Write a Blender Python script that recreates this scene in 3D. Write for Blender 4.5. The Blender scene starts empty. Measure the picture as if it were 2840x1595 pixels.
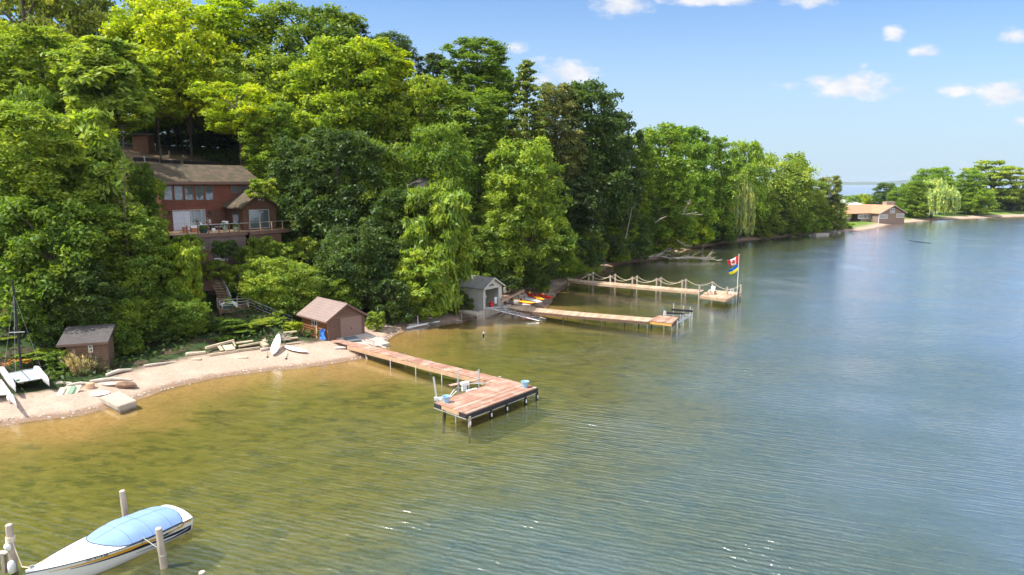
import bpy, math, random
import numpy as np
from mathutils import Vector, Matrix
random.seed(7)
SC = bpy.context.scene
COL = SC.collection
R = math.radians

# ------------------------------------------------------------ camera
CAMH = 17.0
FPX = 1893.33          # 24 mm on 36 mm, for a 2840 px wide frame
PITCH = R(8.695)
cam_d = bpy.data.cameras.new('camera')
cam_d.lens = 24.0; cam_d.sensor_width = 36.0
cam_d.clip_start = 0.5; cam_d.clip_end = 30000
cam = bpy.data.objects.new('camera', cam_d); COL.objects.link(cam)
cam.location = (0, 0, CAMH); cam.rotation_euler = (R(90) - PITCH, 0, 0)
SC.camera = cam
CP, SP = math.cos(PITCH), math.sin(PITCH)

# ------------------------------------------------------------ sun and sky
SUN_EL = R(58)
SUN_V = Vector((-0.96, -0.28, 0)).normalized() * math.cos(SUN_EL) + Vector((0, 0, math.sin(SUN_EL)))
sun_d = bpy.data.lights.new('sun', 'SUN'); sun_d.energy = 4.95; sun_d.angle = R(0.53); sun_d.color = (1.0, 0.955, 0.88)
sun = bpy.data.objects.new('sun', sun_d); COL.objects.link(sun)
sun.rotation_euler = (-SUN_V).to_track_quat('-Z', 'Y').to_euler()
sun.location = (-60, -20, 80)

W = bpy.data.worlds.new('World'); SC.world = W; W.use_nodes = True
nt = W.node_tree; nt.nodes.clear()
def N(t, typ, **kw):
    n = t.nodes.new(typ)
    for k, v in kw.items():
        if k.startswith('i_'):
            n.inputs[int(k[2:]) if k[2:].isdigit() else k[2:]].default_value = v
        else: setattr(n, k, v)
    return n
def L(t, a, b): t.links.new(a, b)
def MATH(t, op, a, b=None, clamp=False):
    n = t.nodes.new('ShaderNodeMath'); n.operation = op; n.use_clamp = clamp
    for i, v in enumerate((a, b)):
        if v is None: continue
        if isinstance(v, (int, float)): n.inputs[i].default_value = v
        else: t.links.new(v, n.inputs[i])
    return n.outputs[0]
def MIXC(t, f, a, b, bt='MIX'):
    n = t.nodes.new('ShaderNodeMix'); n.data_type = 'RGBA'; n.blend_type = bt
    for i, v in ((0, f), (6, a), (7, b)):
        if isinstance(v, (int, float)): n.inputs[i].default_value = v
        elif isinstance(v, (tuple, list)): n.inputs[i].default_value = (*v[:3], 1)
        else: t.links.new(v, n.inputs[i])
    return n.outputs[2]
def RAMP(t, f, lo, hi, a=0.0, b=1.0, smooth=True):
    n = t.nodes.new('ShaderNodeMapRange'); n.interpolation_type = 'SMOOTHSTEP' if smooth else 'LINEAR'
    t.links.new(f, n.inputs[0])
    for i, v in ((1, lo), (2, hi), (3, a), (4, b)): n.inputs[i].default_value = v
    return n.outputs[0]

sky = N(nt, 'ShaderNodeTexSky', sky_type='NISHITA', sun_disc=False)
sky.sun_elevation = SUN_EL
sky.sun_rotation = math.atan2(SUN_V.x, SUN_V.y)
sky.altitude = 100; sky.air_density = 1.0; sky.dust_density = 0.6; sky.ozone_density = 2.2
tcw = N(nt, 'ShaderNodeTexCoord'); sep = N(nt, 'ShaderNodeSeparateXYZ'); L(nt, tcw.outputs['Generated'], sep.inputs[0])
yy = MATH(nt, 'MAXIMUM', sep.outputs[1], 0.02)
ca = MATH(nt, 'DIVIDE', sep.outputs[0], yy); cb = MATH(nt, 'DIVIDE', sep.outputs[2], yy)
comb = N(nt, 'ShaderNodeCombineXYZ'); L(nt, ca, comb.inputs[0]); L(nt, cb, comb.inputs[1])
def sky_ab(dx, dy):      # where a cloud stands in the sky, as tangents of azimuth and height
    xx = (dx * 1.10248 - 1420) / FPX; yv = (797.5 - dy * 1.10248) / FPX
    return xx / (CP + yv * SP), (-SP + yv * CP) / (CP + yv * SP)
CLOUDS = [(1565, 18, 95, 34, 1), (1790, 0, 170, 20, .95), (2045, 2, 90, 22, 1), (2250, 86, 40, 26, 1), (2330, 130, 55, 20, .95), (2550, 88, 50, 26, .95),
          (2065, 205, 60, 24, .8), (2150, 218, 120, 46, 1.05), (2250, 226, 60, 20, .7), (2400, 228, 75, 24, .8), (2525, 236, 95, 42, 1.05), (2570, 306, 40, 18, .7),
          (1430, 182, 90, 40, 1.05), (1300, 122, 60, 26, .6), (2172, 163, 22, 16, .65), (2330, 438, 160, 12, .5), (2445, 415, 120, 22, .35),
          (1370, 200, 80, 30, .7), (2390, 450, 200, 10, .4), (2000, 215, 70, 14, .6), (2330, 215, 60, 10, .55), (1620, 30, 60, 14, .6), (1350, 150, 60, 20, .5), (2210, 240, 90, 12, .5)]
acc = None
for (dx, dy, w, h, s) in CLOUDS:
    a, b = sky_ab(dx, dy)
    sub = N(nt, 'ShaderNodeVectorMath', operation='SUBTRACT'); L(nt, comb.outputs[0], sub.inputs[0]); sub.inputs[1].default_value = (a, b, 0)
    mul = N(nt, 'ShaderNodeVectorMath', operation='MULTIPLY'); L(nt, sub.outputs[0], mul.inputs[0]); mul.inputs[1].default_value = (1717 / w / 1.12, 1717 / h / 1.1, 0)
    ln = N(nt, 'ShaderNodeVectorMath', operation='LENGTH'); L(nt, mul.outputs[0], ln.inputs[0])
    v = MATH(nt, 'MULTIPLY', MATH(nt, 'SUBTRACT', 1.0, MATH(nt, 'POWER', ln.outputs['Value'], 1.3)), s)
    v = MATH(nt, 'MAXIMUM', v, 0.0)
    acc = v if acc is None else MATH(nt, 'MAXIMUM', acc, v)
mp = N(nt, 'ShaderNodeMapping'); mp.inputs['Scale'].default_value = (1, 1.9, 1); L(nt, comb.outputs[0], mp.inputs[0])
cn = N(nt, 'ShaderNodeTexNoise', i_Scale=26.0, i_Detail=8.0, i_Roughness=0.62); L(nt, mp.outputs[0], cn.inputs['Vector'])
cm = MATH(nt, 'ADD', acc, MATH(nt, 'MULTIPLY', MATH(nt, 'SUBTRACT', cn.outputs[0], 0.55), 1.5))
cmask = RAMP(nt, cm, 0.16, 0.85)
cmask = MATH(nt, 'MULTIPLY', cmask, RAMP(nt, acc, 0.0, 0.25))
shade = MIXC(nt, RAMP(nt, cn.outputs[0], .35, .7), (4.0, 4.2, 4.6), (5.0, 4.9, 4.95))
lowhaze = RAMP(nt, cb, 0.0, 0.30, 1.0, 0.0)
skyc = MIXC(nt, 0.0, sky.outputs[0], (0, 0, 0))
tint = MIXC(nt, 1.0, skyc, (.67, .80, .95), 'MULTIPLY')
hz = MIXC(nt, MATH(nt, 'MULTIPLY', lowhaze, 0.9), tint, (2.9, 3.75, 4.5))
# unseen bright cloud added overhead and behind the camera for fill light
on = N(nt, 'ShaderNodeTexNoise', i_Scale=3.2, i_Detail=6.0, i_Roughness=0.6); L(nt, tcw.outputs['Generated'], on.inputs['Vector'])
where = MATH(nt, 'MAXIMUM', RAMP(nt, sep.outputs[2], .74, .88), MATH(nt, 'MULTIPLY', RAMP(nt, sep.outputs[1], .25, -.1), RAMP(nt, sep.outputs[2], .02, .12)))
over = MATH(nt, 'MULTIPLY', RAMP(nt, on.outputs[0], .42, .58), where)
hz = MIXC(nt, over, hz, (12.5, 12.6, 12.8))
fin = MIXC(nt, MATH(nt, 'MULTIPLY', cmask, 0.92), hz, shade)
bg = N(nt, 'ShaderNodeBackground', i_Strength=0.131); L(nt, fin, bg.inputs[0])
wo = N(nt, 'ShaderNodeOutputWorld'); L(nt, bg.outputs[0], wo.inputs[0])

SC.view_settings.view_transform = 'Standard'; SC.view_settings.look = 'None'
SC.view_settings.exposure = 0.64; SC.view_settings.gamma = 1.0
SC.render.engine = 'CYCLES'
SC.cycles.max_bounces = 7; SC.cycles.diffuse_bounces = 3; SC.cycles.glossy_bounces = 3
SC.cycles.transparent_max_bounces = 8; SC.cycles.transmission_bounces = 3
SC.cycles.use_denoising = True
SC.cycles.sample_clamp_direct = 2.5; SC.cycles.sample_clamp_indirect = 4.0
SC.cycles.caustics_reflective = False; SC.cycles.caustics_refractive = False

# ------------------------------------------------------------ measuring helpers (photo pixel + height or distance -> metres)
def ray(sx, sy):
    x = (sx - 1420) / FPX; y = (797.5 - sy) / FPX
    return Vector((x, CP + y * SP, -SP + y * CP))
def P(sx, sy, z):
    d = ray(sx, sy); t = (z - CAMH) / d.z
    return Vector((d.x * t, d.y * t, z))
def PY(sx, sy, Y):
    d = ray(sx, sy); t = Y / d.y
    return Vector((d.x * t, Y, CAMH + d.z * t))
DS = 1.10248
def D(dx, dy): return dx * DS, dy * DS
def PLN(sx, sy, o, n):
    d = ray(sx, sy); c = Vector((0, 0, CAMH)); t = (o - c).dot(n) / d.dot(n)
    return c + d * t
def Z(k, x, y):
    ox, oy, s = {'2': (380, 440, 5.1674), '3': (500, 680, 4.2933), '4': (0, 780, 3.4446), '5': (900, 900, 4.1548), '6': (1240, 750, 3.6282),
                 'b': (0, 1340, 4.2933), 'd': (1540, 680, 4.6), 'f': (2280, 420, 4.6), 's': (1600, 560, 3.22), 'g': (1280, 760, 9.2),
                 'l': (540, 680, 7.2333), 'p': (470, 590, 13.152), 'e': (1780, 840, 16.075), 'c': (0, 700, 3.2167), 'h': (1160, 1000, 7.5765),
                 'i': (820, 860, 8.5133), 'k': (1940, 770, 16.079), 'm': (1100, 860, 8.05)}[k]
    return ox + x / s, oy + y / s

# ------------------------------------------------------------ shoreline and terrain
SHORE_D = [(0, 1072), (100, 1055), (200, 1045), (300, 1018), (370, 995), (440, 972), (540, 950), (640, 936), (740, 926), (830, 915), (905, 903), (950, 880),
           (968, 858), (985, 845), (1015, 832), (1080, 822), (1150, 812), (1195, 801), (1262, 792), (1330, 786), (1378, 770), (1392, 748), (1398, 738), (1425, 722),
           (1440, 708), (1505, 690), (1528, 672), (1574, 663), (1624, 657), (1663, 652), (1700, 641), (1733, 626), (1775, 620), (1831, 612), (1902, 603),
           (1972, 597), (1986, 593), (2082, 588), (2099, 587), (2155, 582), (2178, 579), (2206, 574), (2236, 566), (2275, 561), (2334, 556), (2415, 551.5),
           (2482, 548.5), (2576, 545)]
SH = [(-400, -60), (-200, -20), (-100, 22), (-62, 38)] + [tuple(P(*D(*p), 0.0))[:2] for p in SHORE_D]
BACK = [(330, 362), (430, 380), (640, 400), (640, 520), (420, 495), (270, 465), (222, 450), (165, 520), (100, 640), (-100, 1000), (-400, 1300)]
POLY = np.array(SH + BACK, float)
NS = len(SH)
def sdist(x, y):
    x = np.asarray(x, float); y = np.asarray(y, float)
    a = POLY; b = np.roll(POLY, -1, axis=0)
    best = np.full(x.shape, 1e9); inside = np.zeros(x.shape, bool)
    for (ax, ay), (bx, by) in zip(a, b):
        dx, dy = bx - ax, by - ay
        t = np.clip(((x - ax) * dx + (y - ay) * dy) / (dx * dx + dy * dy), 0, 1)
        best = np.minimum(best, np.hypot(x - ax - t * dx, y - ay - t * dy))
        c = ((ay > y) != (by > y))
        with np.errstate(divide='ignore', invalid='ignore'):
            xi = (bx - ax) * (y - ay) / (by - ay if by != ay else 1e-9) + ax
        inside ^= c & (x < xi)
    return np.where(inside, best, -best)
def wob(x, y, s, ph=0.0):
    return (np.sin(x * s + ph) * np.cos(y * s * 1.13 + ph * 2) + .5 * np.sin(x * s * 2.3 - y * s * 1.7 + ph) + .35 * np.cos(x * s * 3.9 + y * s * 4.3 + ph * 3)) / 1.85
def th(x, y):
    x = np.asarray(x, float); y = np.asarray(y, float)
    d = sdist(x, y)
    b0 = np.interp(x, [-60, -35, -20, -12, -4, 20, 60, 140, 200], [4.2, 4.6, 5.2, 5.5, 3.2, 3, 4.5, 9, 14])
    hb = np.interp(y, [0, 150, 190, 235, 2000], [1, 1, .62, .05, .045])
    hb = np.where(x > 120, np.minimum(hb, .05), hb)
    beach = np.interp(np.minimum(d, b0), [0, 1.5, 5, 20], [0, .30, .85, 2.4])
    s = np.maximum(d - b0, 0)
    bl = np.interp(s, [0, 3, 9.5, 18, 27, 34, 44, 60, 120, 400], [0, .8, 1.9, 5.6, 9.0, 13.5, 19.2, 22.5, 26, 28]) * hb
    bl = bl + np.minimum(s, 8) / 8 * .35 * wob(x, y, .35) * np.minimum(1, hb * 4)
    land = beach + bl + .035 * wob(x, y, 1.3) * np.clip(1.5 - np.abs(d - .5) / 3, 0, 1)
    for cx_, cy_, R_, z_ in ((-19.2, 72.9, 3.9, .85), (-35.5, 60.5, 3.2, 1.15), (-37.5, 55.5, 3.6, .75), (-26, 66.5, 3.0, 1.1)):
        land = np.minimum(land, z_ + .75 * np.maximum(0, np.hypot(x - cx_, y - cy_) - R_))
    lx, ly = x + 33.5, y - 73.5
    land = np.where((np.abs(lx * .74 + ly * .67 - 1.8) < 3.2) & (np.abs(-lx * .67 + ly * .74 - 1.0) < 2.6), np.minimum(land, 2.5), land)
    bed = -np.interp(-d, [0, 3, 12, 25, 38, 60, 110, 600], [0, .22, .8, 1.45, 2.6, 4.6, 8, 12])
    bed = bed * (1 + .12 * wob(x, y, .3, 1.0))
    return np.where(d > 0, land, bed)
def ths(x, y): return float(th(np.array([x]), np.array([y]))[0])
def G(sx, sy):           # where the sight line of a photo point meets the ground
    d = ray(sx, sy); lo = None; t = 20.0
    ts = np.arange(20, 600, .25); xs = d.x * ts; ys = d.y * ts; zs = CAMH + d.z * ts
    h = np.maximum(th(xs, ys), 0)
    k = int(np.argmax(zs < h))
    if k == 0: k = len(ts) - 1
    f0 = zs[k - 1] - h[k - 1]; f1 = zs[k] - h[k]; t = ts[k - 1] + .25 * f0 / (f0 - f1 + 1e-9)
    return Vector((d.x * t, d.y * t, CAMH + d.z * t))

# ------------------------------------------------------------ mesh helpers
ORG = {}
class MB:
    def __init__(s, T=None): s.v = []; s.f = []; s.t = []; s.lc = []; s.m = []; s.T = T; s.mi = 0
    def add(s, pts, faces, tint=.5):
        n = len(s.v)
        for p in pts:
            p = Vector(p); s.lc.append(tuple(p)); s.v.append(tuple(s.T(p)) if s.T else tuple(p)); s.t.append(tint)
        for f in faces: s.f.append(tuple(i + n for i in f)); s.m.append(s.mi)
        return s
    def hexa(s, p, tint=.5):       # 8 corners: 4 bottom, 4 top
        return s.add(p, [(0, 3, 2, 1), (4, 5, 6, 7), (0, 1, 5, 4), (1, 2, 6, 5), (2, 3, 7, 6), (3, 0, 4, 7)], tint)
    def box(s, c, sz, rz=0.0, tint=.5):
        x, y, z = sz[0] / 2, sz[1] / 2, sz[2] / 2; C_, S_ = math.cos(rz), math.sin(rz)
        q = [(-x, -y, -z), (x, -y, -z), (x, y, -z), (-x, y, -z), (-x, -y, z), (x, -y, z), (x, y, z), (-x, y, z)]
        return s.hexa([(c[0] + a * C_ - b * S_, c[1] + a * S_ + b * C_, c[2] + k) for a, b, k in q], tint)
    def bb(s, lo, hi, tint=.5):
        return s.box([(a + b) / 2 for a, b in zip(lo, hi)], [b - a for a, b in zip(lo, hi)], 0, tint)
    def prism(s, poly, h, tint=.5):     # poly: list of points, h: extrusion vector
        n = len(poly); h = Vector(h); a = [Vector(p) for p in poly]; b = [p + h for p in a]
        return s.add(a + b, [tuple(range(n))[::-1], tuple(range(n, 2 * n))] + [(i, (i + 1) % n, n + (i + 1) % n, n + i) for i in range(n)], tint)
    def beam(s, p0, p1, w, h, tint=.5, up=(0, 0, 1)):
        p0 = Vector(p0); p1 = Vector(p1); a = (p1 - p0).normalized(); u = Vector(up)
        if abs(a.dot(u)) > .95: u = Vector((1, 0, 0))
        x = a.cross(u).normalized(); y = x.cross(a)
        q = [(-1, -1), (1, -1), (1, 1), (-1, 1)]
        return s.hexa([p0 + x * (i * w / 2) + y * (j * h / 2) for i, j in q] + [p1 + x * (i * w / 2) + y * (j * h / 2) for i, j in q], tint)
    def tube(s, pts, r, n=8, tint=.5, cap=True):
        pts = [Vector(p) for p in pts]; rs = r if isinstance(r, (list, tuple)) else [r] * len(pts)
        V = []; prev = None
        for i, p in enumerate(pts):
            a = (pts[min(i + 1, len(pts) - 1)] - pts[max(i - 1, 0)]).normalized()
            if prev is None:
                u = Vector((0, 0, 1)) if abs(a.z) < .9 else Vector((1, 0, 0)); x = a.cross(u).normalized()
            else: x = (prev - a * prev.dot(a)).normalized()
            prev = x; y = a.cross(x)
            V += [p + (x * math.cos(2 * math.pi * k / n) + y * math.sin(2 * math.pi * k / n)) * rs[i] for k in range(n)]
        F = [(i * n + k, i * n + (k + 1) % n, (i + 1) * n + (k + 1) % n, (i + 1) * n + k) for i in range(len(pts) - 1) for k in range(n)]
        if cap: F += [tuple(range(n))[::-1], tuple(range((len(pts) - 1) * n, len(pts) * n))]
        return s.add(V, F, tint)
    def lathe(s, c, prof, n=14, tint=.5, closed=True):    # prof: (r, z)
        V = [(c[0] + r * math.cos(2 * math.pi * k / n), c[1] + r * math.sin(2 * math.pi * k / n), c[2] + z) for r, z in prof for k in range(n)]
        F = [(i * n + k, i * n + (k + 1) % n, (i + 1) * n + (k + 1) % n, (i + 1) * n + k) for i in range(len(prof) - 1) for k in range(n)]
        if closed: F += [tuple(range(n))[::-1], tuple(range((len(prof) - 1) * n, len(prof) * n))]
        return s.add(V, F, tint)
    def grid(s, rows, tint=.5, close=False):
        n = len(rows[0]); V = [p for r in rows for p in r]
        F = [(i * n + k, i * n + k + 1, (i + 1) * n + k + 1, (i + 1) * n + k) for i in range(len(rows) - 1) for k in range(n - 1)]
        return s.add(V, F, tint)
    def build(s, name, mat, parent=None, org=None, smooth=False, label=None):
        me = bpy.data.meshes.new(name)
        if parent is not None: o0 = ORG[parent.name]
        elif org is not None: o0 = Vector(org)
        else:
            a = np.array(s.v); o0 = Vector(((a[:, 0].min() + a[:, 0].max()) / 2, (a[:, 1].min() + a[:, 1].max()) / 2, a[:, 2].min()))
        me.from_pydata([tuple(Vector(p) - o0) for p in s.v], [], s.f)
        for m in (mat if isinstance(mat, list) else [mat]): me.materials.append(m)
        if isinstance(mat, list): me.polygons.foreach_set('material_index', s.m)
        at = me.attributes.new('tint', 'FLOAT', 'POINT'); at.data.foreach_set('value', s.t)
        at = me.attributes.new('lc', 'FLOAT_VECTOR', 'POINT'); at.data.foreach_set('vector', np.array(s.lc, float).ravel())
        me.validate(); me.update()
        if smooth:
            me.polygons.foreach_set('use_smooth', [True] * len(me.polygons))
        o = bpy.data.objects.new(name, me); COL.objects.link(o)
        ORG[o.name] = o0
        if parent is not None: o.parent = parent
        else: o.location = o0
        if label: o['label'] = label
        return o
def thing(name, label, cat, loc, group=None):
    o = bpy.data.objects.new(name, None); o.empty_display_size = .3; COL.objects.link(o)
    o.location = loc; ORG[o.name] = Vector(loc); o['label'] = label; o['category'] = cat
    if group: o['group'] = group
    return o
def tag(o, label, cat, group=None):
    o['label'] = label; o['category'] = cat
    if group: o['group'] = group
    return o
def struct(o, kind='structure'): o['kind'] = kind; return o
def frame(o, u):
    o = Vector(o); u = Vector((u[0], u[1], 0)).normalized(); v = Vector((-u.y, u.x, 0))
    return lambda p: o + u * p[0] + v * p[1] + Vector((0, 0, p[2]))

# ------------------------------------------------------------ materials
def mat(name, col, rough=.75, var=.18, scale=2.0, col2=None, bump=0.0, bscale=12.0, metal=0.0, spec=.35, stripes=None, sdark=.55, tints=True, mapscale=(1, 1, 1), thr=(.4, .65)):
    m = bpy.data.materials.new(name); m.use_nodes = True; t = m.node_tree; t.nodes.clear()
    at = N(t, 'ShaderNodeAttribute', attribute_name='lc')
    mpn = N(t, 'ShaderNodeMapping'); mpn.inputs['Scale'].default_value = mapscale; L(t, at.outputs['Vector'], mpn.inputs[0])
    no = N(t, 'ShaderNodeTexNoise', i_Scale=scale, i_Detail=5.0, i_Roughness=.6); L(t, mpn.outputs[0], no.inputs['Vector'])
    if col2: c = MIXC(t, RAMP(t, no.outputs[0], *thr), col, col2)
    else: c = MIXC(t, RAMP(t, no.outputs[0], .3, .7, smooth=False), [x * (1 - var) for x in col], [min(1, x * (1 + var)) for x in col])
    n2 = N(t, 'ShaderNodeTexNoise', i_Scale=scale * 9, i_Detail=3.0); L(t, mpn.outputs[0], n2.inputs['Vector'])
    c = MIXC(t, 1.0, c, MIXC(t, n2.outputs[0], (1 - var, 1 - var, 1 - var), (1 + var * .6, 1 + var * .6, 1 + var * .6)), 'MULTIPLY')
    if tints:
        ta = N(t, 'ShaderNodeAttribute', attribute_name='tint')
        k = RAMP(t, ta.outputs['Fac'], 0, 1, .72, 1.28, smooth=False)
        cc = N(t, 'ShaderNodeCombineXYZ'); [L(t, k, cc.inputs[i]) for i in range(3)]
        c = MIXC(t, 1.0, c, cc.outputs[0], 'MULTIPLY')
    h = None
    if stripes:      # (axis, period, line width): seams of boards or ribs
        ax, per, wd = stripes
        sp_ = N(t, 'ShaderNodeSeparateXYZ'); L(t, at.outputs['Vector'], sp_.inputs[0])
        fr = MATH(t, 'FRACT', MATH(t, 'DIVIDE', sp_.outputs[ax], per))
        ln = MATH(t, 'LESS_THAN', fr, wd / per)
        dk = MIXC(t, 1.0, c, (sdark, sdark, sdark), 'MULTIPLY')
        c = MIXC(t, ln, c, dk); h = MATH(t, 'MULTIPLY', fr, .5)
    bs = N(t, 'ShaderNodeBsdfPrincipled', i_Roughness=rough, i_Metallic=metal); bs.inputs['Specular IOR Level'].default_value = spec
    L(t, c, bs.inputs['Base Color'])
    if bump or stripes:
        n3 = N(t, 'ShaderNodeTexNoise', i_Scale=bscale, i_Detail=4.0); L(t, mpn.outputs[0], n3.inputs['Vector'])
        bp = N(t, 'ShaderNodeBump', i_Strength=.8, i_Distance=max(bump, .03))
        hh = MATH(t, 'MULTIPLY', n3.outputs[0], 1.0 if bump else .2)
        if h is not None: hh = MATH(t, 'ADD', hh, h)
        L(t, hh, bp.inputs['Height']); L(t, bp.outputs[0], bs.inputs['Normal'])
    o = N(t, 'ShaderNodeOutputMaterial'); L(t, bs.outputs[0], o.inputs[0])
    return m
WHITE = mat('white_paint', (.80, .79, .77), .45, .05)
GELCOAT = mat('white_gelcoat', (.82, .81, .80), .18, .02, spec=.6)
PVC = mat('white_plastic', (.74, .74, .72), .45, .06)
WOODG = mat('weathered_grey_wood', (.42, .36, .29), .85, .25, 1.2, mapscale=(1, 1, 1), bump=.01)
DRIFT = mat('driftwood', (.52, .45, .37), .85, .22, 1.6, bump=.02)
LUMB = mat('pale_lumber', (.50, .40, .28), .8, .2, 1.4)
RED = mat('red_brown_decking', (.35, .18, .122), .75, .24, 1.1, col2=(.43, .285, .215), thr=(.42, .62))
CEDAR = mat('orange_decking', (.42, .28, .175), .78, .22, .8, col2=(.50, .38, .27))
TAN = mat('tan_board', (.52, .33, .20), .8, .18, 1.2)
POLEM = mat('weathered_post_wood', (.50, .41, .33), .85, .25, 2.5, col2=(.34, .28, .23), mapscale=(1, 1, .25), bump=.02)
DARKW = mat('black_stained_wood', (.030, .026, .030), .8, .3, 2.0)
ALGAE = mat('wet_dark_wood', (.06, .05, .03), .5, .3, 3.0)
MOSS = mat('mossy_trim', (.10, .085, .06), .9, .3, 3.0)
ROOFL = mat('weathered_grey_roof', (.20, .19, .18), .9, .2, 1.5, bump=.02, stripes=(1, .2, .02), sdark=.8)
ALU = mat('aluminium', (.62, .63, .65), .38, .1, 4.0, metal=.75)
GALV = mat('galvanised_pipe', (.55, .56, .57), .5, .12, 3.0, metal=.5)
BROWN = mat('brown_painted_boards', (.155, .088, .062), .75, .14, 1.2, stripes=(2, .2, .03), sdark=.45)
BROWNP = mat('brown_painted_door', (.245, .155, .125), .7, .06, 1.2)
BROWNT = mat('brown_trim', (.17, .10, .075), .7, .12)
LOGS = mat('brown_log_siding', (.27, .115, .042), .6, .25, 1.2, stripes=(2, .24, .05), sdark=.3)
METALR = mat('brown_metal_roof', (.30, .222, .195), .55, .08, .9, stripes=(0, .32, .035), sdark=.72)
SHING = mat('cedar_shingles', (.18, .062, .040), .85, .25, 1.4, stripes=(2, .19, .025), sdark=.6)
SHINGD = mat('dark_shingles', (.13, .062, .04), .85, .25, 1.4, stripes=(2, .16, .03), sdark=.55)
ROOFB = mat('mossy_brown_roof', (.07, .058, .035), .9, .3, 1.3, col2=(.125, .085, .055), bump=.02, stripes=(1, .2, .02), sdark=.8)
ROOFG = mat('dark_grey_shingle_roof', (.085, .075, .072), .9, .2, 1.5, bump=.02, stripes=(1, .2, .02), sdark=.8)
ROOFO = mat('orange_tan_roof', (.46, .235, .135), .85, .10, .3)
GREYP = mat('grey_green_painted_wood', (.56, .55, .48), .8, .10, 1.2, stripes=(0, .3, .012), sdark=.8)
GREYT = mat('light_grey_trim', (.46, .45, .41), .75, .1)
TAUPE = mat('taupe_siding', (.275, .20, .16), .8, .05, .4, stripes=(2, .25, .03), sdark=.85)
CONC = mat('concrete', (.42, .37, .32), .9, .18, 1.0, bump=.02)
STONE = mat('field_stone', (.42, .36, .31), .9, .3, 2.5, bump=.03)
SLATE = mat('dark_stone', (.16, .15, .145), .9, .3, 2.0, bump=.02)
BARK = mat('bark', (.115, .09, .068), .95, .35, 2.5, mapscale=(1, 1, .2), bump=.05)
DEADW = mat('dead_wood', (.42, .36, .30), .9, .25, 2.0)
GLASS = mat('window_glass', (.035, .045, .055), .06, .1, spec=1.0)
BLUEC = mat('blue_canvas', (.25, .38, .66), .85, .05, 1.5, bump=.006, bscale=90, spec=.1)
TARP = mat('blue_tarp', (.05, .17, .55), .45, .2, 4.0, bump=.04, bscale=6)
GOLD = mat('gold_vinyl', (.70, .36, .03), .35, .04); NAVY = mat('navy_vinyl', (.012, .016, .045), .3, .04)
PAIL = mat('pale_blue_plastic', (.30, .50, .66), .5, .06)
CREAM = mat('cream_rope', (.72, .62, .45), .9, .1)
BLACK = mat('black_rubber', (.02, .02, .022), .6, .1)
NET = mat('pale_mesh_fabric', (.42, .50, .56), .7, .25, 5.0)
TERRA = mat('terracotta', (.45, .17, .09), .8, .1)
KRED = mat('red_kayak_plastic', (.58, .025, .02), .35, .05); KYEL = mat('yellow_kayak_plastic', (.85, .42, .02), .35, .06); KORA = mat('orange_kayak_plastic', (.80, .17, .015), .35, .06)
DGREEN = mat('dark_green_plastic', (.03, .07, .06), .5, .1)
FRED = mat('red_flag_cloth', (.62, .03, .03), .8, .05); FWHT = mat('white_flag_cloth', (.80, .78, .77), .8, .04)
FBLU = mat('blue_flag_cloth', (.01, .13, .55), .8, .05); FYEL = mat('yellow_flag_cloth', (.82, .68, .01), .8, .05)
SKINM = mat('skin', (.42, .25, .17), .6, .05); HAIRM = mat('dark_hair', (.02, .014, .01), .7, .2)
GREYC = mat('grey_cushion', (.50, .49, .46), .9, .06)
# ------------------------------------------------------------ ground and water sheets
def axis(knots):
    out = []
    for (a, b, st) in knots: out += list(np.arange(a, b - 1e-6, st))
    return np.array(out + [knots[-1][1]])
xs = axis([(-8000, -1000, 1000), (-1000, -400, 60), (-400, -120, 10), (-120, -75, 3), (-75, 45, 1), (45, 320, 2.5), (320, 700, 20), (700, 1500, 100), (1500, 9000, 1000)])
ys = axis([(-600, -100, 50), (-100, 20, 10), (20, 135, 1), (135, 260, 2), (260, 480, 3.0), (480, 700, 20), (700, 1500, 100), (1500, 7900, 640)])
GX, GY = np.meshgrid(xs, ys); nx, ny = len(xs), len(ys)
GH = th(GX, GY)
SD = sdist(GX, GY)
def sheet(name, zz, attrs, keep=None):
    me = bpy.data.meshes.new(name)
    co = np.stack([GX.ravel(), GY.ravel(), zz.ravel()], 1)
    me.vertices.add(len(co)); me.vertices.foreach_set('co', co.ravel())
    i, j = np.meshgrid(np.arange(nx - 1), np.arange(ny - 1)); b = (j * nx + i).ravel()
    F = np.stack([b, b + 1, b + nx + 1, b + nx], 1)
    if keep is not None:
        k = keep.ravel(); F = F[k[F].any(1)]
    me.loops.add(F.size); me.loops.foreach_set('vertex_index', F.ravel())
    me.polygons.add(len(F)); me.polygons.foreach_set('loop_start', np.arange(len(F)) * 4)
    me.update(calc_edges=True); me.polygons.foreach_set('use_smooth', np.ones(len(F), bool))
    for k, v in attrs.items():
        at = me.attributes.new(k, 'FLOAT', 'POINT'); at.data.foreach_set('value', v.ravel().astype(float))
    o = bpy.data.objects.new(name, me); COL.objects.link(o); return o
def lawn_mask(x, y):
    d = sdist(x, y)
    b0 = np.interp(x, [60, 110, 150, 200], [4, 3, 3, 5])
    a = np.clip((d - b0) / 2, 0, 1) * ((x > 60) & (y > 190))
    return a
ground = struct(sheet('ground', GH, {'inland': SD, 'lawn': lawn_mask(GX, GY), 'dirt': np.clip(1.4 - np.minimum(np.hypot(GX + 58, (GY - 109)) / 7.5, np.hypot(GX + 49, (GY - 104)) / 6), 0, 1)}))
water = struct(sheet('water', np.zeros_like(GH), {'depth': np.maximum(-GH, 0), 'off': np.maximum(-SD, 0)}, keep=(GH < .6)))

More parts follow.
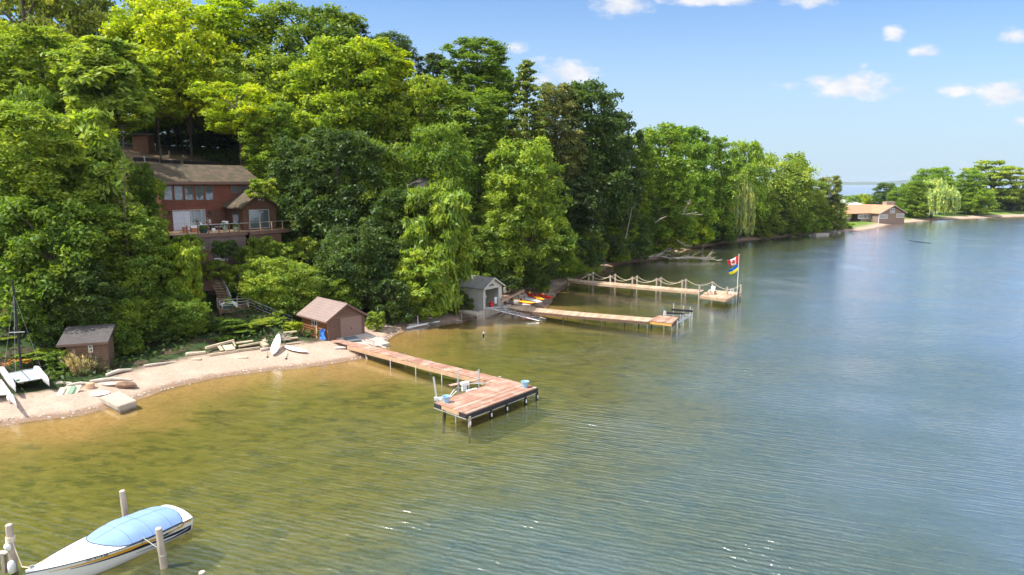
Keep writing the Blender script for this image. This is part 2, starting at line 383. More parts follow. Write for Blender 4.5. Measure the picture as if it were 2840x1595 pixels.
m = bpy.data.materials.new('ground_mix'); m.use_nodes = True; t = m.node_tree; t.nodes.clear()
geo = N(t, 'ShaderNodeNewGeometry'); POSN = geo.outputs['Position']
def NO(t, sc, det=5.0, ro=.6, vec=None, mp=None):
    n = N(t, 'ShaderNodeTexNoise', i_Scale=sc, i_Detail=det, i_Roughness=ro)
    v = vec
    if mp:
        q = N(t, 'ShaderNodeMapping'); q.inputs['Scale'].default_value = mp[0]; q.inputs['Rotation'].default_value = (0, 0, mp[1]); L(t, vec, q.inputs[0]); v = q.outputs[0]
    L(t, v, n.inputs['Vector']); return n.outputs[0]
inl = N(t, 'ShaderNodeAttribute', attribute_name='inland').outputs['Fac']
lawn = N(t, 'ShaderNodeAttribute', attribute_name='lawn').outputs['Fac']
vor = N(t, 'ShaderNodeTexVoronoi', i_Scale=5.5); L(t, POSN, vor.inputs['Vector'])
peb = MIXC(t, RAMP(t, NO(t, 26, 2, .5, POSN), .3, .7), (.32, .222, .165), (.50, .375, .29))
peb = MIXC(t, MATH(t, 'MULTIPLY', RAMP(t, NO(t, 5, 5, .75, POSN), .5, .66), .75), peb, (.22, .15, .11))
peb = MIXC(t, RAMP(t, NO(t, .5, 3, .6, POSN), .45, .7), peb, (.45, .34, .265))
peb = MIXC(t, MATH(t, 'LESS_THAN', vor.outputs['Distance'], .10), peb, (.70, .60, .52))
wet = RAMP(t, MATH(t, 'ADD', inl, MATH(t, 'MULTIPLY', NO(t, .8, 4, .7, POSN), 1.2)), .9, 1.8, 1.0, 0.0)
peb = MIXC(t, wet, peb, (.22, .145, .095))
soil = MIXC(t, RAMP(t, NO(t, 1.2, 5, .7, POSN), .35, .65), (.05, .038, .022), (.10, .075, .045))
soil = MIXC(t, RAMP(t, NO(t, .6, 4, .6, POSN), .42, .55), soil, (.03, .055, .016))
sepp = N(t, 'ShaderNodeSeparateXYZ'); L(t, POSN, sepp.inputs[0])
bl_ = N(t, 'ShaderNodeMapRange'); L(t, sepp.outputs[0], bl_.inputs[0]); bl_.inputs[1].default_value = -60; bl_.inputs[2].default_value = 160
fl = N(t, 'ShaderNodeFloatCurve'); L(t, bl_.outputs[0], fl.inputs[1])
cv = fl.mapping.curves[0]; cv.points[0].location = (0, .24); cv.points[1].location = (1, .60)
for (xx, vv) in ((25 / 220, .26), (40 / 220, .30), (48 / 220, .30), (56 / 220, .24), (80 / 220, .2), (120 / 220, .3)): cv.points.new(xx, vv)
fl.mapping.update()
bw = MATH(t, 'MULTIPLY', fl.outputs[0], 20.0)
be = RAMP(t, MATH(t, 'SUBTRACT', MATH(t, 'ADD', inl, MATH(t, 'MULTIPLY', NO(t, .5, 4, .6, POSN), 2.5)), bw), .2, 1.6)
dirt = N(t, 'ShaderNodeAttribute', attribute_name='dirt').outputs['Fac']
soil = MIXC(t, dirt, soil, MIXC(t, NO(t, 1.5, 4, .6, POSN), (.30, .20, .13), (.42, .31, .22)))
c = MIXC(t, be, peb, soil)
grass = MIXC(t, RAMP(t, NO(t, .12, 5, .7, POSN), .35, .65), (.11, .19, .025), (.22, .27, .05))
grass = MIXC(t, RAMP(t, NO(t, 2.5, 3, .6, POSN), .3, .8), grass, (.07, .13, .02))
c = MIXC(t, lawn, c, grass)
# lake bed
sand = MIXC(t, RAMP(t, NO(t, 3, 5, .65, POSN), .35, .65), (.38, .235, .085), (.50, .33, .14))
weed = MIXC(t, RAMP(t, NO(t, 1.1, 6, .7, POSN, ((.7, 1.5, 1), .6)), .35, .65), (.145, .14, .022), (.265, .24, .055))
off_ = MATH(t, 'MULTIPLY', inl, -1.0)
wm = RAMP(t, MATH(t, 'ADD', off_, MATH(t, 'MULTIPLY', NO(t, .12, 5, .65, POSN), 16)), 8, 19)
bedc = MIXC(t, wm, sand, weed)
bedc = MIXC(t, MATH(t, 'MULTIPLY', RAMP(t, NO(t, .7, 7, .78, POSN, ((.6, 1.3, 1), .6)), .50, .60), MATH(t, 'MULTIPLY', wm, .95)), bedc, (.065, .075, .016))
c = MIXC(t, RAMP(t, inl, -.9, .15, 1.0, 0.0), c, bedc)
bs = N(t, 'ShaderNodeBsdfPrincipled', i_Roughness=.92); bs.inputs['Specular IOR Level'].default_value = .2; L(t, c, bs.inputs['Base Color'])
bp = N(t, 'ShaderNodeBump', i_Strength=.9, i_Distance=.05)
L(t, MATH(t, 'ADD', MATH(t, 'MULTIPLY', NO(t, 9, 4, .7, POSN), 1.0), MATH(t, 'MULTIPLY', NO(t, 1.2, 4, .6, POSN), 2.0)), bp.inputs['Height']); L(t, bp.outputs[0], bs.inputs['Normal'])
o = N(t, 'ShaderNodeOutputMaterial'); L(t, bs.outputs[0], o.inputs[0])
ground.data.materials.append(m)

m = bpy.data.materials.new('lake_water'); m.use_nodes = True; t = m.node_tree; t.nodes.clear()
geo = N(t, 'ShaderNodeNewGeometry'); POSN = geo.outputs['Position']
dep = N(t, 'ShaderNodeAttribute', attribute_name='depth').outputs['Fac']
off = N(t, 'ShaderNodeAttribute', attribute_name='off').outputs['Fac']
dn = MATH(t, 'MULTIPLY', dep, RAMP(t, NO(t, .06, 4, .6, POSN), .3, .7, .8, 1.25))
turb = MATH(t, 'SUBTRACT', 1.0, MATH(t, 'POWER', 2.718, MATH(t, 'MULTIPLY', dn, -.36)))
shal = MIXC(t, NO(t, .25, 4, .6, POSN), (.10, .106, .017), (.14, .142, .028))
body = MIXC(t, RAMP(t, dn, 1.0, 2.6), shal, (.072, .115, .10))
body = MIXC(t, RAMP(t, dn, 2.2, 5.5), body, (.10, .155, .215))
dif = N(t, 'ShaderNodeBsdfDiffuse'); L(t, body, dif.inputs[0])
tr = N(t, 'ShaderNodeBsdfTransparent'); tr.inputs[0].default_value = (.95, .93, .80, 1)
mx = N(t, 'ShaderNodeMixShader'); L(t, turb, mx.inputs[0]); L(t, tr.outputs[0], mx.inputs[1]); L(t, dif.outputs[0], mx.inputs[2])
# ripples
A1 = MATH(t, 'SUBTRACT', 1.0, MATH(t, 'ABSOLUTE', MATH(t, 'SUBTRACT', MATH(t, 'MULTIPLY', NO(t, 1.0, 2, .5, POSN, ((.26, .80, 1), R(19))), 2.0), 1.0)))
wm_ = N(t, 'ShaderNodeMapping'); wm_.inputs['Rotation'].default_value = (0, 0, R(21)); L(t, POSN, wm_.inputs[0])
def WAVE(sc, dist, ds):
    w_ = N(t, 'ShaderNodeTexWave', i_Scale=sc, i_Distortion=dist, i_Detail=3.0); w_.bands_direction = 'Y'; w_.inputs['Detail Scale'].default_value = ds; L(t, wm_.outputs[0], w_.inputs['Vector']); return w_.outputs['Fac']
WV = MATH(t, 'ADD', WAVE(.88, 5.0, 1.3), MATH(t, 'MULTIPLY', WAVE(.45, 6.0, 1.1), 1.1))
WV = MATH(t, 'MULTIPLY', WV, RAMP(t, NO(t, .12, 3, .6, POSN), .3, .7, .35, 1.1))
A2 = NO(t, 1.0, 4, .6, POSN, ((1.2, 3.3, 1), R(27)))
A3 = NO(t, 1.0, 2, .5, POSN, ((.16, .48, 1), R(14)))
calm = RAMP(t, NO(t, .03, 4, .6, POSN, ((1, 2, 1), R(15))), .35, .65, .6, 1.1)
near = RAMP(t, off, 4.0, 42.0, .14, 1.0)
H = MATH(t, 'ADD', MATH(t, 'MULTIPLY', A1, .9), MATH(t, 'ADD', MATH(t, 'MULTIPLY', A2, .45), MATH(t, 'ADD', MATH(t, 'MULTIPLY', A3, 1.0), MATH(t, 'MULTIPLY', WV, .72))))
H = MATH(t, 'MULTIPLY', H, MATH(t, 'MULTIPLY', calm, near))
bp = N(t, 'ShaderNodeBump', i_Strength=1.0, i_Distance=.095); L(t, H, bp.inputs['Height'])
L(t, bp.outputs[0], dif.inputs['Normal'])
gl = N(t, 'ShaderNodeBsdfGlossy', i_Roughness=.20); gl.inputs[0].default_value = (1, 1, 1, 1); L(t, bp.outputs[0], gl.inputs['Normal'])
bp2 = N(t, 'ShaderNodeBump', i_Strength=.4, i_Distance=.03); L(t, H, bp2.inputs['Height'])
fr = N(t, 'ShaderNodeFresnel', i_IOR=1.38); L(t, bp2.outputs[0], fr.inputs['Normal'])
mx2 = N(t, 'ShaderNodeMixShader'); L(t, MATH(t, 'MINIMUM', MATH(t, 'MULTIPLY', MATH(t, 'POWER', fr.outputs[0], 1.1), 2.0), .95), mx2.inputs[0]); L(t, mx.outputs[0], mx2.inputs[1]); gs_ = N(t, 'ShaderNodeBsdfGlossy', i_Roughness=.16); gs_.inputs[0].default_value = (1, 1, 1, 1); L(t, bp2.outputs[0], gs_.inputs['Normal'])
gm_ = N(t, 'ShaderNodeMixShader'); gm_.inputs[0].default_value = .42; L(t, gl.outputs[0], gm_.inputs[1]); L(t, gs_.outputs[0], gm_.inputs[2]); L(t, gm_.outputs[0], mx2.inputs[2])
o = N(t, 'ShaderNodeOutputMaterial'); L(t, mx2.outputs[0], o.inputs[0])
water.data.materials.append(m)

# far shore hills
hm = mat('far_hill_green', (.10, .14, .11), .95, .2, .004)
b = MB(); rows = []
for k in range(5):
    row = []
    for i in range(61):
        x = 500 + i * 130; y = 6300 + k * 260
        h = 1.7 * (16 + 16 * math.sin(i * .11 + 1.0) ** 2 + 5 * math.sin(i * .7) + 3 * math.sin(i * 1.9)) * (1 if i > 0 else .4)
        row.append((x, y, [-3, .55, .9, 1, .8][k] * h if k else -1))
    rows.append(row)
b.grid(rows)
struct(b.build('hills', hm, smooth=True))
# ------------------------------------------------------------ foliage
def leaf_mat(name, trans=.35, gloss=.04):
    m = bpy.data.materials.new(name); m.use_nodes = True; t = m.node_tree; t.nodes.clear()
    oi = N(t, 'ShaderNodeObjectInfo'); ta = N(t, 'ShaderNodeAttribute', attribute_name='tint').outputs['Fac']
    k = RAMP(t, ta, 0, 1, .45, 1.5, smooth=False); cc = N(t, 'ShaderNodeCombineXYZ')
    L(t, MATH(t, 'MULTIPLY', k, RAMP(t, ta, .3, 1, .9, 1.12)), cc.inputs[0]); L(t, k, cc.inputs[1]); L(t, MATH(t, 'MULTIPLY', k, .9), cc.inputs[2])
    c = MIXC(t, 1.0, oi.outputs['Color'], cc.outputs[0], 'MULTIPLY')
    gp = N(t, 'ShaderNodeNewGeometry'); vn = N(t, 'ShaderNodeTexNoise', i_Scale=.55, i_Detail=3.0); L(t, gp.outputs['Position'], vn.inputs['Vector'])
    c = MIXC(t, 1.0, c, MIXC(t, RAMP(t, vn.outputs[0], .32, .68), (.78, .88, 1.15), (1.18, 1.08, .95)), 'MULTIPLY')
    d = N(t, 'ShaderNodeBsdfDiffuse'); L(t, c, d.inputs[0])
    tl = N(t, 'ShaderNodeBsdfTranslucent'); L(t, MIXC(t, 1.0, c, (1.15, 1.25, .5), 'MULTIPLY'), tl.inputs[0])
    g = N(t, 'ShaderNodeBsdfGlossy', i_Roughness=.5); g.inputs[0].default_value = (.9, .95, 1, 1)
    a = N(t, 'ShaderNodeMixShader'); a.inputs[0].default_value = trans; L(t, d.outputs[0], a.inputs[1]); L(t, tl.outputs[0], a.inputs[2])
    b = N(t, 'ShaderNodeMixShader'); b.inputs[0].default_value = gloss; L(t, a.outputs[0], b.inputs[1]); L(t, g.outputs[0], b.inputs[2])
    o = N(t, 'ShaderNodeOutputMaterial'); L(t, b.outputs[0], o.inputs[0]); return m
LEAF = leaf_mat('leaves', .48, .018); NEEDLE = leaf_mat('needles', .15, .03)
def quads_mesh(name, C0, A, B, tint, material, fold=None):
    """one pointed leaf spray per row: centre, long axis, short axis"""
    n = len(C0)
    nrm = np.cross(A, B); nrm /= (np.linalg.norm(nrm, axis=1, keepdims=True) + 1e-9)
    wl = np.linalg.norm(B, axis=1, keepdims=True)
    V = np.stack([C0 - A, C0 + B - nrm * wl * .35 - A * .1, C0 + A, C0 - B - nrm * wl * .35 - A * .1], 1).reshape(-1, 3)
    me = bpy.data.meshes.new(name); me.vertices.add(4 * n); me.vertices.foreach_set('co', V.ravel())
    me.loops.add(4 * n); me.loops.foreach_set('vertex_index', np.arange(4 * n))
    me.polygons.add(n); me.polygons.foreach_set('loop_start', np.arange(n) * 4)
    me.update(calc_edges=True)
    at = me.attributes.new('tint', 'FLOAT', 'POINT'); at.data.foreach_set('value', np.repeat(tint, 4).astype(float))
    me.materials.append(material); return me
def unit(v): return v / (np.linalg.norm(v, axis=1, keepdims=True) + 1e-9)
def leaves_on(rng, cen, rad, per, size, flat=.8, droop=.25, spike=1.0):
    """clumps (centre, radius) covered by leaves, denser above"""
    n = len(cen); ci = np.repeat(np.arange(n), per)
    d = unit(rng.normal(size=(n * per, 3))); d[:, 2] = np.where((d[:, 2] < -.15) & (rng.random(n * per) < .7), -d[:, 2], d[:, 2])
    r = rad[ci][:, None] * (rng.uniform(.35, 1.12, (n * per, 1)) ** .55)
    r = np.where(rng.random((n * per, 1)) < .12, r * 1.4, r)
    # lumpy edge
    lump = 1 + .3 * np.sin(d[:, :1] * 5 + ci[:, None]) * np.cos(d[:, 1:2] * 6 + 2 * ci[:, None])
    p = cen[ci] + d * r * lump * np.array([1, 1, flat])
    nr = unit(d * .7 + np.array([0, 0, .55]) + rng.normal(size=d.shape) * .75)
    a = unit(np.cross(nr, rng.normal(size=d.shape)) + d * .4 - np.array([0, 0, droop])); b = unit(np.cross(nr, a))
    s = size * rng.uniform(.6, 1.35, (n * per, 1))
    ct = rng.random(n)
    ti = np.clip(.5 + (ct[ci] - .5) * .45 + rng.normal(size=n * per) * .16, 0, 1)
    return p, a * s * .8 * spike, b * s * .42, ti
def crown_arrays(seed, R0, H0, nclump, per, size, kind='round'):
    rng = np.random.default_rng(seed)
    t = rng.random(nclump); 
    if kind == 'tall': prof = lambda h: np.clip(1 - np.abs((h - .42) / .6) ** 2.7, .02, 1) ** .42 * (1 - .10 * h)
    elif kind == 'spread': prof = lambda h: np.sqrt(np.clip(1 - ((h - .55) / .58) ** 2, .02, 1))
    elif kind == 'cone': prof = lambda h: np.clip(1.05 - h, .06, 1) ** .8
    else: prof = lambda h: np.clip(1 - np.abs((h - .45) / .58) ** 2.5, .02, 1) ** .45
    # pick heights by area
    hs = np.linspace(.04, .96, 60); w = prof(hs) + .15; w /= w.sum()
    h = rng.choice(hs, nclump, p=w) + rng.uniform(-.01, .01, nclump)
    ang = rng.uniform(0, 2 * np.pi, nclump)
    ph = rng.uniform(0, 6, 4)
    lob = 1 + .20 * np.sin(2 * ang + ph[0] + 4 * h) + .14 * np.sin(3 * ang + ph[1] - 7 * h) + .10 * np.sin(5 * ang + ph[2])
    rr = np.where(rng.random(nclump) < .8, rng.uniform(.72, .95, nclump), rng.uniform(.15, .7, nclump))
    rad = R0 * rng.uniform(.11, .27, nclump) * (1.0 - .25 * np.abs(h - .45))
    rho = np.maximum(prof(h) * lob * R0 * rr - rad * .3, 0)
    cen = np.stack([rho * np.cos(ang), rho * np.sin(ang), h * H0], 1)
    return rng, cen, rad, per, size
def limbs_mesh(name, cen, H0, R0, rng, n=12):
    b = MB()
    b.tube([(0, 0, -.12 * H0), (.02 * R0, 0, .25 * H0), (0, .03 * R0, .6 * H0), (.02 * R0, 0, .9 * H0)], [.06 * R0, .05 * R0, .03 * R0, .01 * R0], 7)
    for i in rng.choice(len(cen), min(n, len(cen)), replace=False):
        c = cen[i]; z0 = max(.02, c[2] / H0 - .3) * H0
        mid = Vector((c[0] * .5, c[1] * .5, z0 + (c[2] - z0) * .6))
        b.tube([(0, 0, z0), mid, (c[0], c[1], c[2])], [.028 * R0, .018 * R0, .006 * R0], 5)
    me_o = b.build(name, BARK, org=(0, 0, 0)); me = me_o.data; COL.objects.unlink(me_o); bpy.data.objects.remove(me_o); ORG.pop(name, None)
    return me
PROTO = {}
def make_proto(key, seed, R0, H0, nclump, per, size, kind='round', flat=.8, material=None, droop=.25, spike=1.0):
    rng, cen, rad, per, size = crown_arrays(seed, R0, H0, nclump, per, size, kind)
    me = quads_mesh(key, *leaves_on(rng, cen, rad, per, size, flat, droop, spike), material or LEAF)
    PROTO[key] = (me, limbs_mesh(key + '_limbs', cen, H0, R0, rng), R0, H0)
for i in range(3):
    make_proto('tall%d' % i, 11 + i, 5.0, 18.0, 240, 125, .27, 'tall')
    make_proto('round%d' % i, 31 + i, 5.6, 12.0, 210, 125, .27, 'round')
make_proto('spread0', 51, 6.0, 8.5, 95, 190, .27, 'spread', flat=.6)
make_proto('spread1', 52, 6.0, 8.5, 95, 190, .27, 'spread', flat=.6)
make_proto('bush0', 61, 2.6, 4.0, 60, 130, .24, 'round'); make_proto('bush1', 62, 2.6, 4.4, 60, 130, .26, 'tall')
make_proto('shrub0', 71, 1.2, 1.7, 30, 75, .17, 'round'); make_proto('shrub1', 72, 1.2, 1.9, 30, 75, .17, 'round')
# compound-leaved tree: long drooping sprays
make_proto('spray0', 81, 4.4, 15.0, 210, 110, .36, 'tall', flat=.75, droop=.75, spike=1.5)
make_proto('spray1', 82, 4.4, 13.0, 210, 110, .36, 'round', flat=.75, droop=.75, spike=1.5)
# layered pine
def pine_proto(key, seed, R0, H0):
    rng = np.random.default_rng(seed); cen = []; rad = []
    for k in range(15):
        h = .06 + .9 * k / 14; r = R0 * (1.08 - h) ** .75 * rng.uniform(.75, 1.05)
        nb = max(4, int(9 * (1.1 - h)))
        for j in range(nb):
            a = 2 * np.pi * (j + rng.random() * .6) / nb
            for q in (.45, .72, .95):
                if rng.random() < .3: continue
                rr = r * q * rng.uniform(.85, 1.1); cen.append((rr * np.cos(a), rr * np.sin(a), H0 * h + .02 * H0 * q + rng.normal() * .42)); rad.append(R0 * rng.uniform(.12, .22) * (1.25 - h * .6))
    cen = np.array(cen); rad = np.array(rad)
    me = quads_mesh(key, *leaves_on(rng, cen, rad, 95, .28, .45, -.15, 1.1), NEEDLE)
    PROTO[key] = (me, limbs_mesh(key + '_limbs', cen, H0, R0, rng, 26), R0, H0)
pine_proto('pine0', 91, 4.5, 18.0); pine_proto('pine1', 92, 4.5, 18.0)
# weeping willow: strands hanging from domed clumps
def willow_proto(key, seed, R0, H0):
    rng = np.random.default_rng(seed); n = 420
    a = rng.uniform(0, 2 * np.pi, n); u = np.sqrt(rng.random(n)); u = np.where(rng.random(n) < .5, .75 + .25 * rng.random(n), u)
    lob = 1 + .18 * np.sin(3 * a + 1) + .1 * np.sin(5 * a)
    rho = R0 * u * lob; top = H0 * (1 - .42 * u ** 2.2) * rng.uniform(.9, 1.02, n)
    ln = top * rng.uniform(.25, .85, n)
    K = 85; i = np.repeat(np.arange(n), K); s = rng.random(n * K)
    p = np.stack([rho[i] * np.cos(a[i]) * (1 + .05 * s), rho[i] * np.sin(a[i]) * (1 + .05 * s), top[i] - s * ln[i]], 1) + rng.normal(size=(n * K, 3)) * .12
    A = unit(np.array([0, 0, -1.0]) + rng.normal(size=p.shape) * .35); B = unit(np.cross(A, rng.normal(size=p.shape)))
    sz = .30 * rng.uniform(.6, 1.3, (n * K, 1)); ct = rng.random(n)
    me = quads_mesh(key, p, A * sz * 1.2, B * sz * .42, np.clip(.5 + (ct[i] - .5) * .7 + rng.normal(size=n * K) * .12, 0, 1), LEAF)
    cen = np.stack([rho * np.cos(a), rho * np.sin(a), top], 1)
    PROTO[key] = (me, limbs_mesh(key + '_limbs', cen, H0, R0, rng, 14), R0, H0)
willow_proto('willow0', 95, 6.0, 11.0)
# parasol tree: flat storeys with sky between
def storey_proto(key, seed, R0, H0):
    rng = np.random.default_rng(seed); cen = []; rad = []
    for (h, r0, r1, k) in ((.98, .05, .45, 9), (.86, .35, .95, 16), (.72, .1, .9, 18), (.55, .2, 1.0, 24), (.40, .2, 1.0, 24), (.26, .2, .9, 20)):
        for j in range(k):
            a = rng.uniform(0, 6.28); r = R0 * rng.uniform(r0, r1); cen.append((r * np.cos(a), r * np.sin(a), H0 * h + rng.normal() * .25)); rad.append(R0 * rng.uniform(.12, .2))
    cen = np.array(cen); rad = np.array(rad)
    PROTO[key] = (quads_mesh(key, *leaves_on(rng, cen, rad, 140, .34, .34), LEAF), limbs_mesh(key + '_limbs', cen, H0, R0, rng, 40), R0, H0)
storey_proto('storey0', 97, 6.0, 12.0)
tb = MB(); tb.tube([(0, 0, -.06), (.02, 0, .3), (-.015, .02, .65), (.01, 0, 1.0)], [.5, .36, .30, .22], 9)
_o = tb.build('trunk', BARK, org=(0, 0, 0)); TRUNK = _o.data; bpy.data.objects.remove(_o); ORG.pop('trunk', None)

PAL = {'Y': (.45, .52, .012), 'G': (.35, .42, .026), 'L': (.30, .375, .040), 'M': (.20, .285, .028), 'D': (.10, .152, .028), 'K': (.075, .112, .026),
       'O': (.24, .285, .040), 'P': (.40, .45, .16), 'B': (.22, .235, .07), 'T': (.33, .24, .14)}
def child(name, me, parent, loc, scale, rz, col=None):
    o = bpy.data.objects.new(name, me); COL.objects.link(o); o.parent = parent; o.location = loc; o.scale = scale; o.rotation_euler = (0, 0, rz)
    if col is not None: o.color = (*col, 1)
    return o
NT = 0
def tree(cx, top, bot, w, Y, col, key, label, group=None, name='broadleaf_tree', cat='tree', z0=None, disp=True):
    """a tree of measured width, top and crown bottom standing Y metres out"""
    global NT; NT += 1; rg = random.Random(NT * 13 + int(cx))
    while True:      # step back until the foot is on dry land
        X = PY(*D(cx, top), Y).x
        if float(sdist(np.array([X]), np.array([Y]))[0]) > (2.2 if Y < 250 else 4): break
        Y += .5
    cx_, ty = D(cx, top); by = D(cx, bot)[1]
    pt = PY(cx_, ty, Y); pb = PY(cx_, by, Y); X = pt.x
    g = ths(X, Y) if z0 is None else z0
    g = max(g, 0)
    zt = pt.z; zb = max(pb.z, g + .05)
    wm = w * Y / 1717.3
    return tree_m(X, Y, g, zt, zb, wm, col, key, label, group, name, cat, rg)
def tree_m(X, Y, g, zt, zb, wm, col, key, label, group, name, cat, rg):
    me, lm, R0, H0 = PROTO[key]
    e = thing(name, label, cat, (X, Y, g), group)
    sx = wm / 2 / (R0 * 1.08); sz = (zt - zb) / (H0 * 1.04); rz = rg.uniform(0, 6.28)
    c = PAL[col] if isinstance(col, str) else col
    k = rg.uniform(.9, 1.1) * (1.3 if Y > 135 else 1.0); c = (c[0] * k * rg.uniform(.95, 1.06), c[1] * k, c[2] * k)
    child('crown', me, e, (0, 0, zb - g), (sx, sx * rg.uniform(.92, 1.08), sz), rz, c)
    br = child('branches', lm, e, (0, 0, zb - g), (sx, sx, sz), rz)
    hh = (zb - g) + .5 * (zt - zb)
    tr = max(.06, min(.42, wm * .028))
    if name != 'shrub': child('trunk', TRUNK, e, (0, 0, 0), (tr, tr, hh), rz)
    return e
